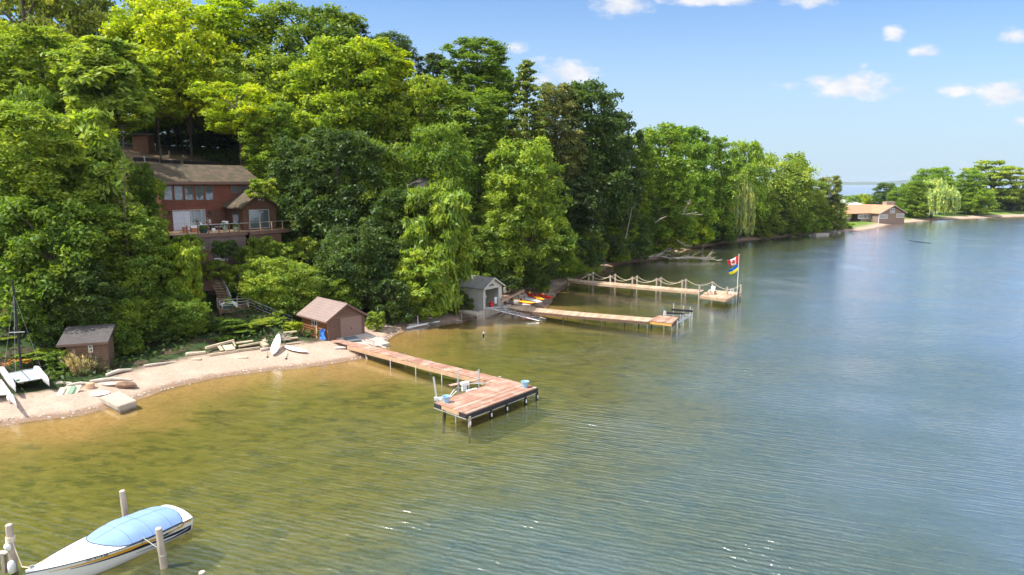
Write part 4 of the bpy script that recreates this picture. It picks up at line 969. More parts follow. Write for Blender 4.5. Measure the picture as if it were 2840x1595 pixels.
# furniture and people on the deck
def on_deck(zx, zy, k='p'):     # zx, zy: where the thing's foot is seen
    return P(*Z(k, zx, zy), dz)
def pot(loc, r, h, m, lab, plant=True, col='M'):
    e = thing('plant_pot', lab, 'plant pot', loc, 'pots on the house deck')
    b = MB(); b.lathe(loc, [(r * .7, 0), (r, h), (r * 1.08, h), (r * 1.08, h * 1.08), (r * .9, h * 1.05), (r * .9, h * .9)], 12); b.build('pot', m, e)
    if plant: child('foliage', PROTO['shrub0'][0], e, (0, 0, h * .85), (r, r, .35), 1.0, PAL[col])
GRP = mat('pale_green_glaze', (.28, .36, .24), .5, .1)
pot(on_deck(570, 735), .30, .62, TERRA, 'terracotta pot by the left end post of the deck rail', False)
pot(on_deck(735, 690) + Vector((0, .6, 0)), .22, .4, TERRA, 'small terracotta pot second from the left on the deck', False)
pot(on_deck(1250, 745), .5, .42, DGREEN, 'wide dark green pot of herbs in front of the person in white')
pot(on_deck(2035, 665), .34, .55, GRP, 'pale green pot with a plant at the middle of the deck rail')
pot(HF((A1 - .9, Vd + 1.2, 0)), .30, .5, GRP, 'pale pot near the corner of the gabled wing')
def chair(loc, rz, lab, s=1.0):
    e = thing('lounge_chair', lab, 'lounge chair', loc, 'lounge chairs on the house deck'); c_, s_ = math.cos(rz), math.sin(rz)
    T = lambda p: Vector(loc) + Vector((p[0] * c_ - p[1] * s_, p[0] * s_ + p[1] * c_, p[2])) * s
    b = MB(T)
    for x in (-.36, .36):
        b.beam((x, -.4, 0), (x, -.36, .5), .05, .05); b.beam((x, .45, 0), (x, .3, .5), .05, .05); b.beam((x, -.45, .52), (x, .5, .52), .06, .04)
    b.build('frame', BLACK, e)
    b = MB(T); b.hexa([(-.33, -.45, .28), (.33, -.45, .28), (.33, .35, .22), (-.33, .35, .22), (-.33, -.45, .42), (.33, -.45, .42), (.33, .35, .36), (-.33, .35, .36)]); b.build('seat_cushion', GREYC, e)
    b = MB(T); b.hexa([(-.33, .28, .36), (.33, .28, .36), (.33, .44, .34), (-.33, .44, .34), (-.31, .55, .98), (.31, .55, .98), (.31, .68, .95), (-.31, .68, .95)]); b.build('back_cushion', PVC, e)
chair(on_deck(1200, 640) + Vector((0, .9, 0)), 2.2, 'grey cushioned chair left of the person in white', 1.1)
chair(on_deck(1640, 640) + Vector((.2, 1.2, 0)), -.6, 'white lounge chair right of the person in white', 1.1)
chair(on_deck(1840, 640) + Vector((.3, .9, 0)), .3, 'white chair nearest the middle rail post', 1.1)
q = on_deck(890, 705); e = thing('side_table', 'low table with a white top and terracotta base by the deck rail', 'table', q)
b = MB(); b.box(q + Vector((0, .4, .25)), (.9, .6, .45), .6); b.build('base', TERRA, e); b = MB(); b.box(q + Vector((0, .4, .60)), (1.05, .75, .26), .6); b.build('top', PVC, e)
q = on_deck(1610, 700); b = MB(); b.lathe(q, [(.17, 0), (.22, .1), (.24, .25), (.2, .42), (.12, .46)], 12); tag(b.build('lantern', PVC, smooth=True), 'round white lantern standing on the deck edge', 'lantern')

def skin_mesh(name, chains, mat_, parent, T, sub=1):
    """one continuous surface grown round a skeleton; chains share joint keys"""
    keys = {}; V = []; Rr = []; E = []
    for ch in chains:
        for i, (k, p, r) in enumerate(ch):
            if k not in keys: keys[k] = len(V); V.append(tuple(T(p) - ORG[parent.name])); Rr.append(r)
            if i: E.append((keys[ch[i - 1][0]], keys[k]))
    me = bpy.data.meshes.new(name); me.from_pydata(V, E, []); o = bpy.data.objects.new(name, me); COL.objects.link(o)
    md = o.modifiers.new('s', 'SKIN'); md.use_smooth_shade = True
    for i, r in enumerate(Rr): me.skin_vertices[0].data[i].radius = (r, r)
    me.skin_vertices[0].data[0].use_root = True
    s2 = o.modifiers.new('u', 'SUBSURF'); s2.levels = sub; s2.render_levels = sub
    bpy.context.view_layer.update(); dg = bpy.context.evaluated_depsgraph_get(); m2 = bpy.data.meshes.new_from_object(o.evaluated_get(dg)); COL.objects.unlink(o); bpy.data.objects.remove(o)
    m2.materials.clear(); m2.materials.append(mat_); m2.name = name
    o = bpy.data.objects.new(name, m2); COL.objects.link(o); o.parent = parent; ORG[o.name] = ORG[parent.name]
    return o
def person(loc, rz, bend, lab, shirt, trous):
    e = thing('person', lab, 'person', loc); c_, s_ = math.cos(rz), math.sin(rz)
    T = lambda p: Vector(loc) + Vector((p[0] * c_ - p[1] * s_, p[0] * s_ + p[1] * c_, p[2]))
    hb = math.sin(bend); vb = math.cos(bend)
    pel = (0, 0, .92); ch_ = (0, .46 * hb, .92 + .46 * vb); nk = (0, .60 * hb + .02, .92 + .58 * vb); hd = (0, .72 * hb + .08, .93 + .72 * vb); ht = (0, .80 * hb + .12, .95 + .84 * vb)
    body = [[('p', pel, .14), ('w', (0, .2 * hb, .92 + .22 * vb), .13), ('c', ch_, .16), ('n', nk, .06), ('h', hd, .095), ('t', ht, .085)]]
    for s in (-1, 1):
        k = str(s)
        body.append([('p', pel, .14), ('hi' + k, (s * .10, 0, .86), .10), ('kn' + k, (s * .12, .05, .48), .065), ('an' + k, (s * .13, -.02, .09), .042), ('to' + k, (s * .14, .17, .035), .035)])
        sh = (s * .20, ch_[1], ch_[2] + .06); el = (s * .26, ch_[1] + .14, ch_[2] - .22); wr_ = (s * .22, ch_[1] + .34, ch_[2] - .36)
        body.append([('c', ch_, .16), ('s' + k, sh, .065), ('e' + k, el, .045), ('wr' + k, wr_, .03), ('pa' + k, (wr_[0], wr_[1] + .08, wr_[2] - .04), .035)])
        for f, (dx, ln) in enumerate(((-.032, .075), (-.011, .085), (.011, .08), (.032, .065), (-.06, .03))):
            body.append([('pa' + k, (0, 0, 0), .035), ('f%d%s' % (f, k), (wr_[0] + dx, wr_[1] + .09 + ln, wr_[2] - .06), .009)])
    skin_mesh('body', body, SKINM, e, T)
    sh = [[('c', ch_, .215), ('w', (0, .2 * hb, .92 + .22 * vb), .19), ('p', (0, .03 * hb, .95), .165)]]
    for s in (-1, 1):
        k = str(s); sh.append([('c', ch_, .185), ('s' + k, (s * .21, ch_[1], ch_[2] + .06), .085), ('e' + k, (s * .25, ch_[1] + .09, ch_[2] - .12), .07)])
    skin_mesh('shirt', sh, shirt, e, T)
    tr_ = [[('p', (0, 0, .93), .155), ('m', (0, 0, .85), .15)]]
    for s in (-1, 1):
        k = str(s); tr_.append([('m', (0, 0, .85), .15), ('hi' + k, (s * .105, 0, .78), .115), ('kn' + k, (s * .12, .05, .48), .08), ('an' + k, (s * .13, -.02, .12), .06)])
    skin_mesh('trousers', tr_, trous, e, T)
    skin_mesh('hair', [[('h', (0, hd[1] - .035, hd[2] + .03), .095), ('t', (0, ht[1] - .01, ht[2] + .02), .09)]], HAIRM, e, T)
SHW = mat('white_shirt', (.72, .76, .84), .8, .04); SHO = mat('olive_shirt', (.22, .22, .17), .85, .08); NAVYT = mat('dark_navy_cloth', (.02, .025, .045), .85, .1)
person(on_deck(1385, 700) + Vector((0, .9, 0)), R(150), R(22), 'person in a white t shirt and dark trousers bending over on the deck', SHW, NAVYT)
person(HF(tuple(toL(on_deck(320, 640) + Vector((0, 1.2, 0)))) + (0,)), R(-35), R(24), 'person in an olive shirt stooping before the pale curtained door', SHO, NAVYT)

# ------------------------------------------------------------ shed, posts and timbers above the house
g0 = G(369.5, 421); g1 = G(409, 420)
SF = frame((g0.x, g0.y, g0.z - .1), (1, .12))
Wd = (g1 - g0).length * .98
e = thing('garden_shed', 'small brown clapboard shed on the terrace above the house', 'shed', SF((0, 0, 0)))
b = MB(SF); b.bb((0, 0, -.3), (Wd, 2.6, 2.75)); b.build('wall', mat('brown_clapboard', (.33, .17, .115), .8, .12, 1.5, stripes=(2, .22, .04), sdark=.55), e)
b = MB(SF); b.hexa([(-.4, -.45, 2.72), (Wd + .7, -.45, 2.72), (Wd + .7, 3, 3.15), (-.4, 3, 3.15), (-.4, -.45, 2.86), (Wd + .7, -.45, 2.86), (Wd + .7, 3, 3.3), (-.4, 3, 3.3)]); b.build('roof', ROOFG, e)
for k, (x, y, h) in enumerate(((418, 419, 1.1), (432, 421, 1.0), (447, 436, 1.3), (470, 440, 1.2))):
    q = G(x, y); b = MB(); b.box(q + Vector((0, 0, h / 2)), (.16, .16, h), .3); tag(b.build('fence_post', POLEM), ['short post nearest the upper shed', 'short post second from the upper shed', 'leaning post on the terrace edge', 'post at the right end of the terrace'][k], 'post', 'posts on the terrace above the house')
for k, (x0, y0, x1, y1) in enumerate(((372, 446, 440, 450), (446, 452, 500, 455), (510, 455, 610, 459))):
    p0, p1 = G(x0, y0), G(x1, y1); b = MB(); b.beam(p0 + Vector((0, 0, .25)), p1 + Vector((0, 0, .25)), .35, .55); tag(b.build('retaining_timber', DARKW), ['dark retaining timber left above the house roof', 'middle retaining timber above the house roof', 'right retaining timber above the house roof'][k], 'timber', 'retaining timbers above the house')

# ------------------------------------------------------------ long stairs, landing and covered tub
ST = thing('hillside_stairs', 'two flights of wooden stairs with a railed landing between house and beach', 'stairs', P(650, 857, 3.3))
zl = 3.35
L0 = P(*Z('l', 500, 1300), zl); L1 = P(*Z('l', 1090, 1250), zl); ld = (L1 - L0).normalized(); lv = Vector((-ld.y, ld.x, 0)); LD = 2.0
LF = frame(L0, ld); LW_ = (L1 - L0).length
b = MB(LF); n = 18
for i in range(n): b.bb((LW_ * i / n, 0, -.05), (LW_ * (i + .92) / n, LD, 0), random.random())
b.build('landing', RED, ST)
b = MB(LF); b.bb((-.03, -.06, -.42), (LW_ + .03, -.003, .03)); b.bb((-.06, -.03, -.42), (-.003, LD, .03)); b.bb((LW_ + .003, -.03, -.42), (LW_ + .06, LD, .03)); b.build('landing_fascia', BROWNT, ST)
for (u, v) in ((.1, .15), (LW_ - .1, .15), (.1, LD - .2), (LW_ - .1, LD - .2)):
    b = MB(LF); b.bb((u - .08, v - .08, -3), (u + .08, v + .08, -.06)); b.build('support_post', BROWNT, ST)
def stair(p0, p1, wdir, wid, n, par, both=True, railm=ALU):
    p0, p1 = Vector(p0), Vector(p1); w = Vector(wdir).normalized() * wid; ang = math.atan2(w.y, w.x)
    b = MB()
    for i in range(n):
        q = p0.lerp(p1, (i + .5) / n); b.box(q + w / 2, (wid, .30, .05), ang, random.random())
    b.build('treads', CEDAR, par)
    b = MB()
    for k in (0, 1): b.beam(p0 + w * k - Vector((0, 0, .18)), p1 + w * k - Vector((0, 0, .18)), .06, .30)
    b.build('stringers', BROWNT, par)
    for k in ((0, 1) if both else (1,)):
        b = MB()
        for h in (1.0, .68, .36): b.tube([p0 + w * k + Vector((0, 0, h)), p1 + w * k + Vector((0, 0, h))], .028 if h == 1.0 else .018, 6)
        b.build('handrail', railm, par)
        for i in range(4):
            q = p0.lerp(p1, i / 3) + w * k; b = MB(); b.box(q + Vector((0, 0, .48)), (.1, .1, 1.2), ang); b.build('post', BROWNT, par)
tp = PY(*Z('l', 200, 440), 78.0); bt = LF((.5, LD, .1))
stair(tp, bt, (1, .1, 0), 1.05, 24, ST, False, ALU)
tl = LF((LW_, .25, -.08)); bl2 = P(812, 905, 1.25)
wv = (bl2 - tl); wv = Vector((-wv.y, wv.x, 0)); stair(tl, bl2 + Vector((0, 0, .05)), wv, 1.1, 13, ST)
rails('l', LF((.05, .05, 0)), LF((LW_ - .05, .05, 0)), 1, 1.05, POLEM, ST, None, (1.0, .7, .4), .022)
rails('l', LF((.05, .05, 0)), LF((.05, LD, 0)), 1, 1.05, POLEM, ST, None, (1.0, .7, .4), .018, first=False)
rails('l', LF((LW_ - .9, LD, 0)), LF((LW_ - .05, LD - .9, 0)), 1, 1.05, POLEM, ST, None, (1.0, .7, .4), .018)
# upturned white dinghy and planter on the landing
q = LF((1.05, 1.9, 0)); e0_ = q + Vector((0, 0, 0))
b = MB(LF); rows = []
for i in range(13):
    s = i / 12; x = -.85 + 1.7 * s; wv_ = .48 * math.sin(math.pi * min(1, max(0, .06 + .9 * s))) ** .6; h = .62 * math.sin(math.pi * (.08 + .84 * s)) ** .5
    rows.append([(1.15 + x, 1.3 + wv_ * math.cos(a), .12 + h * math.sin(a)) for a in np.linspace(0, math.pi, 9)])
b.grid(rows); b.prism([(.3, .9, .0), (2.0, .9, .0), (2.0, 1.7, .0), (.3, 1.7, .0)], (0, 0, .12))
tag(b.build('upturned_dinghy', WHITE, smooth=True), 'white upturned hull resting on the stair landing', 'dinghy')
q = LF((.95, .45, 0)); e = thing('planter', 'dark green box planter with yellow green plant on the stair landing', 'planter', q)
b = MB(LF); b.bb((.45, .25, .0), (1.5, .75, .45)); b.build('box', DGREEN, e); child('foliage', PROTO['shrub1'][0], e, (0, 0, .35), (.35, .35, .45), 0, PAL['Y'])
# tub with white cover, box and white panel
T0 = P(*Z('l', 210, 305), 8.3); T1 = P(*Z('l', 600, 300), 8.3); td = (T1 - T0).normalized(); TF = frame(T0, td); tw = (T1 - T0).length
e = thing('covered_tub', 'square brown tub under a white flat cover beside the upper stairs', 'hot tub', TF((tw / 2, 1, -1.6)))
b = MB(TF); b.bb((0, 0, -4.0), (tw, 1.7, -.1)); b.build('tub_wall', BROWNT, e)
b = MB(TF); b.prism([(-.1, -.1, -.1), (tw * .85, -.1, -.1), (tw + .15, .7, -.1), (tw - .3, 1.9, -.1), (.1, 1.9, -.1)], (0, 0, .16)); b.build('cover', WHITE, e)
q0 = P(*Z('l', 60, 215), 8.95); b = MB(frame(q0, (1, .3))); b.bb((0, 0, -4), (1.6, .7, .65)); tag(b.build('brown_box', BROWN), 'brown boarded box behind the white covered tub', 'box')
q0 = P(*Z('p', 910, 1360), 9.5); b = MB(frame(q0, (1, .3))); b.bb((0, 0, -.6), (1.15, .08, .45)); b.bb((0, .08, -.6), (.06, .6, .4)); tag(b.build('white_screen', WHITE), 'small white panel below the deck wall', 'screen')
# ------------------------------------------------------------ brown boathouse
C0 = P(*Z('3', 1762, 1130), .95); C1 = P(*Z('3', 2190, 1052), .95)
BF = frame(C0, (C1 - C0)); BW = (C1 - C0).length; BU = BF((1, 0, 0)) - C0; BV = BF((0, 1, 0)) - C0; BL = 5.4
def bl_(zx, zy, plane='g', k='3'):
    if plane == 'g': q = PLN(*Z(k, zx, zy), C0, BV) - C0; return q.dot(BU), q.z
    q = PLN(*Z(k, zx, zy), C0, BU) - C0; return q.dot(BV), q.z
ew = 2.15; zr = bl_(1985, 690)[1] - .1
e = thing('brown_boathouse', 'brown boathouse with metal roof and closed garage door on the beach', 'boathouse', C0)
b = MB(BF); b.prism([(0, 0, -.4), (BW, 0, -.4), (BW, 0, ew), (BW / 2, 0, zr), (0, 0, ew)], (0, .1, 0)); b.build('gable_wall', BROWN, e)
b = MB(BF); b.prism([(0, BL - .1, -.4), (BW, BL - .1, -.4), (BW, BL - .1, ew), (BW / 2, BL - .1, zr), (0, BL - .1, ew)], (0, .1, 0)); b.bb((BW - .1, .101, -.4), (BW, BL - .101, ew)); b.build('back_wall', BROWN, e)
b = MB(BF); b.bb((0, .101, .0 - .4), (.1, BL - .101, ew))
for k in range(5): b.tube([(-.01, .3, -.02 + .24 * k), (-.01, BL - .4, -.02 + .24 * k)], .115, 8, random.random())
b.build('log_wall', LOGS, e)
b = MB(BF)
for u_ in (0, BW): b.bb((u_ - .05, -.03, -.3), (u_ + .05, -.002, ew))
b.bb((0, -.025, ew - .02), (BW, -.003, ew + .08)); b.build('corner_trim', BROWNT, e)
b = MB(BF); b.bb((-.16, 1.9, -.2), (-.125, 2.15, 1.25)); b.build('batten', CEDAR, e)
sl_ = (zr - ew) / (BW / 2)
for s_, nm in ((-1, 'roof'), (1, 'roof')):
    b = MB(BF); ue = BW / 2 + s_ * (BW / 2 + .42); zl_ = ew - .42 * sl_ + .05; zt_ = zr + .05
    q = [(BW / 2, -.38, zt_), (ue, -.38, zl_), (ue, BL + .3, zl_), (BW / 2, BL + .3, zt_)]
    if s_ > 0: q = q[::-1]
    b.hexa(q + [(x, y, z + .05) for x, y, z in q])
    # standing ribs
    for i in range(18):
        v = -.36 + (BL + .62) * i / 17
        b.beam((BW / 2, v, zt_ + .065), (ue, v, zl_ + .065), .035, .035, .7)
    rr_ = b.build('roof', METALR, e)
    b = MB(BF); b.beam((BW / 2, -.40, zt_ - .04), (ue, -.40, zl_ - .04), .035, .17); b.beam((ue + s_ * .02, -.38, zl_ - .03), (ue + s_ * .02, BL + .3, zl_ - .03), .03, .14); b.build('bargeboard', BROWNT, rr_)
b = MB(BF); b.tube([(BW / 2, -.38, zr + .11), (BW / 2, BL + .3, zr + .11)], .05, 6); b.build('ridge_cap', METALR, e)
a0, zt = bl_(1905, 872); a1, _ = bl_(2152, 830); zb = -.02
b = MB(BF); b.bb((a0, -.03, zb), (a1, -.003, zt)); dr = b.build('garage_door', BROWNP, e)
b = MB(BF); b.bb((a0 - .07, -.045, zb), (a0 - .003, -.003, zt + .07)); b.bb((a1 + .003, -.045, zb), (a1 + .07, -.003, zt + .07)); b.bb((a0, -.045, zt + .003), (a1, -.003, zt + .07)); b.build('door_frame', BROWNT, dr)
am, zm = bl_(2035, 990); b = MB(BF); b.bb((am - .02, -.07, zm - .12), (am + .02, -.03, zm + .12)); b.build('handle', BLACK, dr)
w0, wt = bl_(1570, 888, 'l'); w1, wb = bl_(1632, 965, 'l'); lo_, hi_ = min(w0, w1), max(w0, w1); zt, zb = max(wt, wb), min(wt, wb)
b = MB(BF); f = .05
for q0, q1 in (((lo_, zb), (hi_, zb + f)), ((lo_, zt - f), (hi_, zt)), ((lo_, zb + f), (lo_ + f, zt - f)), ((hi_ - f, zb + f), (hi_, zt - f)), (((lo_ + hi_) / 2 - .03, zb + f), ((lo_ + hi_) / 2 + .03, zt - f))): b.bb((-.06, q0[0], q0[1]), (-.003, q1[0], q1[1]))
wn = b.build('window', PVC, e); b = MB(BF); b.bb((-.03, lo_ + f, zb + f), (-.002, hi_ - f, zt - f)); b.build('pane', GLASS, wn)
# blue tarp hanging at the corner
b = MB(BF); rows = []
for i in range(11):
    s = i / 10; row = []
    for j in range(9):
        a = j / 8; off_ = .16 + .10 * math.sin(a * 9 + s * 5) + .08 * math.sin(a * 17 + s * 3)
        wdt = .30 + .35 * abs(math.sin(2.2 * s + .6)); cx = .55 + .28 * math.sin(s * 3.3) - .1 * s
        row.append((-off_ - .12 * s, cx + (a - .5) * wdt * 2 * (.9 if i else .3), 1.12 - 1.15 * s + .05 * math.sin(a * 7)))
    rows.append(row)
b.grid(rows); o = b.build('blue_tarp', TARP, smooth=True); md = o.modifiers.new('t', 'SOLIDIFY'); md.thickness = .012
tag(o, 'crumpled blue tarp hanging at the corner of the brown boathouse', 'tarp')
# concrete apron in front, with a painted shadow on it
AP = thing('concrete_ramp', 'cracked concrete ramp in front of the brown boathouse door', 'ramp', BF((BW * .6, -1.2, 0)))
b = MB(BF); b.prism([(.9, -.06, .02), (.7, -1.5, -.25), (3.0, -3.6, -.62), (BW + .9, -3.4, -.62), (BW + .5, -.06, .02)][::-1], (0, 0, -.4)); b.build('slab', CONC, AP)
b = MB(BF); b.prism([(1.6, -.3, .06), (1.3, -1.5, -.12), (2.8, -1.9, -.15), (3.0, -.4, .05)][::-1], (0, 0, -.05)); b.build('shadow_sheet', mat('painted_gable_shadow', (.13, .15, .16), .5, .2), AP)  # the gable's shadow on the concrete, laid in as a dark sheet
q = P(1046, 944, .25); b = MB(); rg2 = random.Random(3)
def rock(b, c, sx, sy, sz, rgx, n=9):
    rows = []
    for i in range(6):
        a = math.pi * i / 5; rows.append([(c[0] + sx * math.sin(a) * math.cos(2 * math.pi * j / n) * rgx.uniform(.85, 1.1), c[1] + sy * math.sin(a) * math.sin(2 * math.pi * j / n) * rgx.uniform(.85, 1.1), c[2] + sz * math.cos(a) * rgx.uniform(.9, 1.05)) for j in range(n)])
        rows[-1].append(rows[-1][0])
    b.grid(rows)
rock(b, q, 1.0, .6, .38, rg2); tag(b.build('boulder', STONE), 'pale flat boulder at the water edge right of the brown boathouse', 'rock')
# folded steel frame beside the dock
e = thing('steel_frame', 'rusty tubular frame lying beside the start of the near dock', 'frame', P(1020, 950, .5))
b = MB(); a_, b_, c_, d_ = P(1008, 936, .9), P(1037, 948, .8), P(1037, 960, .45), P(1012, 950, .5)
for x, y in ((a_, b_), (b_, c_), (c_, d_), (d_, a_)): b.tube([x, y], .03, 6)
b.build('bars', mat('rusty_steel', (.24, .10, .07), .7, .3), e)
b = MB(); b.beam(P(1048, 956, .5), P(1072, 966, .4), .14, .10); b.build('beam', DRIFT, e)

# ------------------------------------------------------------ deck builder
def lerp(a, b_, t): return a + (b_ - a) * t
def plank_deck(near, far, step, th_=.05, gap=.012, mt=None, par=None, name='decking', along=False):
    """boards laid across between two edge lines (lists of points)"""
    b = MB()
    if along:
        A, B = near; Dp, C = far; n = max(2, round((Dp - A).length / step))
        for i in range(n):
            t0, t1 = i / n, (i + 1) / n - gap / step / n
            q = [lerp(A, Dp, t0), lerp(B, C, t0), lerp(B, C, t1), lerp(A, Dp, t1)]
            # two boards end to end, joints staggered
            k = .35 + .3 * random.random(); m1, m2 = lerp(q[0], q[1], k), lerp(q[3], q[2], k)
            for qq in ((q[0], m1, m2, q[3]), (lerp(m1, q[1], .003), q[1], q[2], lerp(m2, q[2], .003))):
                b.hexa([Vector(p) - Vector((0, 0, th_)) for p in qq] + list(qq), random.random())
    else:
        for k in range(len(near) - 1):
            n = max(1, round((near[k + 1] - near[k]).length / step))
            for i in range(n):
                t0, t1 = i / n, (i + 1) / n - gap / step / n
                jz = Vector((0, 0, random.uniform(-.004, .004))); ex = random.uniform(-.012, .012)
                q = [lerp(near[k], near[k + 1], t0), lerp(near[k], near[k + 1], t1), lerp(far[k], far[k + 1], t1), lerp(far[k], far[k + 1], t0)]
                dd = (q[3] - q[0]).normalized() * ex; q = [p + jz + dd for p in q]
                b.hexa([p - Vector((0, 0, th_)) for p in q] + q, random.random())
    return b.build(name, mt, par)
def post(par, x, y, z0, z1, r=.05, m=GALV, name='post', lean=(0, 0)):
    b = MB(); b.tube([(x + lean[0] * (z0 - z1), y + lean[1] * (z0 - z1), z0), (x, y, z1)], r, 8); return b.build(name, m, par)
ZU = Vector((0, 0, 1))
# ------------------------------------------------------------ near dock (red brown, L shaped)
zk = .95
D1 = thing('near_dock', 'red brown wooden dock in an L shape, nearest the camera', 'dock', P(1300, 1100, 0))
nr = [P(918, 944, 1.02), P(1012.6, 969.8, .97), P(1160, 1008.6, zk), P(1367.2, 1061.4, zk)]
fr_ = [P(944, 941.5, 1.02), P(1051.4, 964.5, .97), P(1188, 1000, zk), P(1404.8, 1052, zk)]
plank_deck(nr, fr_, .15, mt=RED, par=D1, name='walkway')
A, B, C, Dq = P(1205.7, 1116.6, zk), P(1294.7, 1147.9, zk), P(1489.7, 1074.5, zk), P(1403, 1050.4, zk)
plank_deck((A, B), (Dq, C), .145, mt=RED, par=D1, name='platform')
# long boards on the platform run across; lighter repair strips on the walkway
for (x0, y0, x1, y1) in (((1735, 950, 2080, 892)), ):
    b = MB(); b.beam(P(*Z('i', x0, y0), 1.0), P(*Z('i', x1, y1), 1.0), .22, .03); b.build('splice_board', TAN, D1)
b = MB(); b.beam(P(*Z('5', 890, 405), .975), P(*Z('5', 1015, 376), .975), .2, .03); b.build('splice_board', TAN, D1)
off = Vector((.0, -.03, 0))
b = MB()
for k in range(3):
    p0, p1 = nr[k] - ZU * .24, nr[k + 1] - ZU * .24
    if k == 0: p0 = lerp(p0, p1, .5)
    sd = (p1 - p0).cross(ZU).normalized() * .04
    b.beam(p0 + sd, p1 + sd, .06, .34)
    q0, q1 = fr_[k] - ZU * .24, fr_[k + 1] - ZU * .24; b.beam(q0 - sd, q1 - sd, .06, .3)
b.build('side_beams', TAN, D1)
def face(p0, p1, z0, z1, w, m, name, o_=.05):
    sd = (p1 - p0).cross(ZU).normalized() * o_; b = MB(); b.beam(p0 + sd + ZU * ((z0 + z1) / 2), p1 + sd + ZU * ((z0 + z1) / 2), w, z1 - z0); return b.build(name, m, D1)
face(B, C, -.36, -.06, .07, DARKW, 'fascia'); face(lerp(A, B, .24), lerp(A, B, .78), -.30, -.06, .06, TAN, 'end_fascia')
face(A, lerp(A, B, .22), -.33, -.05, .08, BLACK, 'bumper'); face(lerp(A, B, .8), B, -.33, -.05, .08, BLACK, 'bumper')
sd = (C - B).cross(ZU).normalized() * .10
b = MB(); b.tube([B + sd - ZU * .40, C + sd - ZU * .40], .022, 6); b.build('pipe_rail', GALV, D1)
sd0 = (B - A).cross(ZU).normalized() * .1; b = MB(); b.tube([A + sd0 - ZU * .38, B + sd0 - ZU * .38], .02, 6); b.build('pipe_rail', GALV, D1)
for k, t_ in enumerate((0.02, .30, .52, .80, .98)):
    q = lerp(B, C, t_) + sd
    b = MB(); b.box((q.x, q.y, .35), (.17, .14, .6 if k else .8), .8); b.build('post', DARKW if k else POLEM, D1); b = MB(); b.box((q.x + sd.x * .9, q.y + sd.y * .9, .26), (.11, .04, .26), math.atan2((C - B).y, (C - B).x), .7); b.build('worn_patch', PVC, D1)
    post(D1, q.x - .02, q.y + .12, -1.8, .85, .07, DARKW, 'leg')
q = lerp(A, B, .3); post(D1, q.x + .05, q.y - .05, -1.5, .7, .11, DARKW, 'post', (.06, 0))
q = lerp(A, B, .66); post(D1, q.x, q.y, -1.5, .7, .035, GALV, 'leg')
for t_ in (.25, .55, .9):
    q = lerp(A, Dq, t_); post(D1, q.x, q.y + .1, -1.6, .8, .04, GALV, 'leg')
for zx, y0 in ((760, 490), (1052, 580), (1352, 665), (1665, 735)):
    q = P(*Z('5', zx, y0), 0); post(D1, q.x, q.y, -1.2, .8, .035, PVC, 'leg')
    q2 = P(*Z('5', zx + 170, y0 - 75), 0); post(D1, q2.x, q2.y, -1.2, .8, .035, GALV, 'leg')
q = P(*Z('5', 500, 400), 0); b = MB(); b.tube([q + Vector((-.35, .3, .75)), q + Vector((.05, 0, -.5))], .10, 8); b.build('brace', DRIFT, D1)
for zx, zy in ((2020, 608), (1755, 548), (2425, 735)):
    q = P(*Z('5', zx, zy), zk + .01); b = MB(); b.box(q, (.09, .05, .06), .5); b.tube([q + Vector((-.12, -.06, .05)), q + Vector((.12, .06, .05))], .02, 6); b.build('cleat', PVC, D1)
# bird droppings on the platform: pale stains that stay put
def tub(q, lab, sticks):
    e = thing('bucket', lab, 'bucket', q, 'pale blue buckets on the near dock')
    b = MB(); b.lathe(q, [(.20, 0), (.29, .44), (.33, .44), (.335, .49), (.30, .49), (.27, .44), (.19, .08), (.0, .06)], 20); b.build('tub', PAIL, e, smooth=False)
    b = MB(); b.tube([q + Vector((.32 * math.cos(a), .32 * math.sin(a), .43 + .0)) for a in np.linspace(.4, 3.0, 9)], .012, 5); b.build('handle', PVC, e)
tub(P(1456, 1074, zk + .005), 'pale blue bucket at the far right corner of the near dock', False)
q = P(1237.9, 1116.0, zk + .005); tub(q, 'pale blue bucket with white sticks at the left corner of the near dock', True)
b = MB(); b.tube([q + Vector((.05, .05, .1)), q + Vector((.75, .35, .78))], .025, 6); tag(b.build('paddle_stick', PVC, org=q + Vector((0, 0, .1))), 'longer white stick leaning out of the left bucket', 'stick')
b = MB(); b.tube([q + Vector((.0, .0, .1)), q + Vector((.55, .45, .85))], .025, 6); tag(b.build('paddle_stick', PVC, org=q + Vector((0, 0, .1))), 'shorter white stick leaning out of the left bucket', 'stick')
# lift and fittings in the corner of the L
e = thing('small_boat_lift', 'small boat lift with brown plank and motor box in the corner of the near dock', 'boat lift', P(1290, 1095, 0))
b = MB(); q0, q1 = P(*Z('h', 665, 525), 1.0), P(*Z('h', 1240, 400), 1.0); b.beam(q0, q1, .45, .05); b.build('plank', RED, e)
for (zx, zy, top) in ((842, 470, 1.9), (1275, 585, 1.75)):
    q = P(*Z('h', zx, 700 if zx < 1000 else 620), .2); b = MB(); b.tube([q - ZU * 1.4, q + ZU * top], .06, 8); b.build('upright', ALU, e)
b = MB(); b.tube([P(*Z('h', 930, 500), 1.15), P(*Z('h', 1480, 470), 1.15)], .035, 6); b.tube([P(*Z('h', 720, 650), .8), P(*Z('h', 850, 540), 1.0)], .02, 6); b.tube([P(*Z('h', 850, 560), 1.0), P(*Z('h', 1100, 640), .7)], .02, 6); b.build('crossbar', ALU, e)
q = P(*Z('h', 965, 640), .7); b = MB(); b.box(q + ZU * .25, (.36, .26, .5), .5); b.box(q + Vector((.05, 0, .62)), (.62, .4, .22), .5); b.build('motor_box', PVC, e)
b = MB(); b.beam(P(*Z('h', 1015, 645), .85), P(*Z('h', 1225, 590), .85), .2, .1); b.build('bracket', PVC, e)
q0 = P(*Z('h', 405, 800), zk); d1 = PY(*Z('h', 320, 345), q0.y)
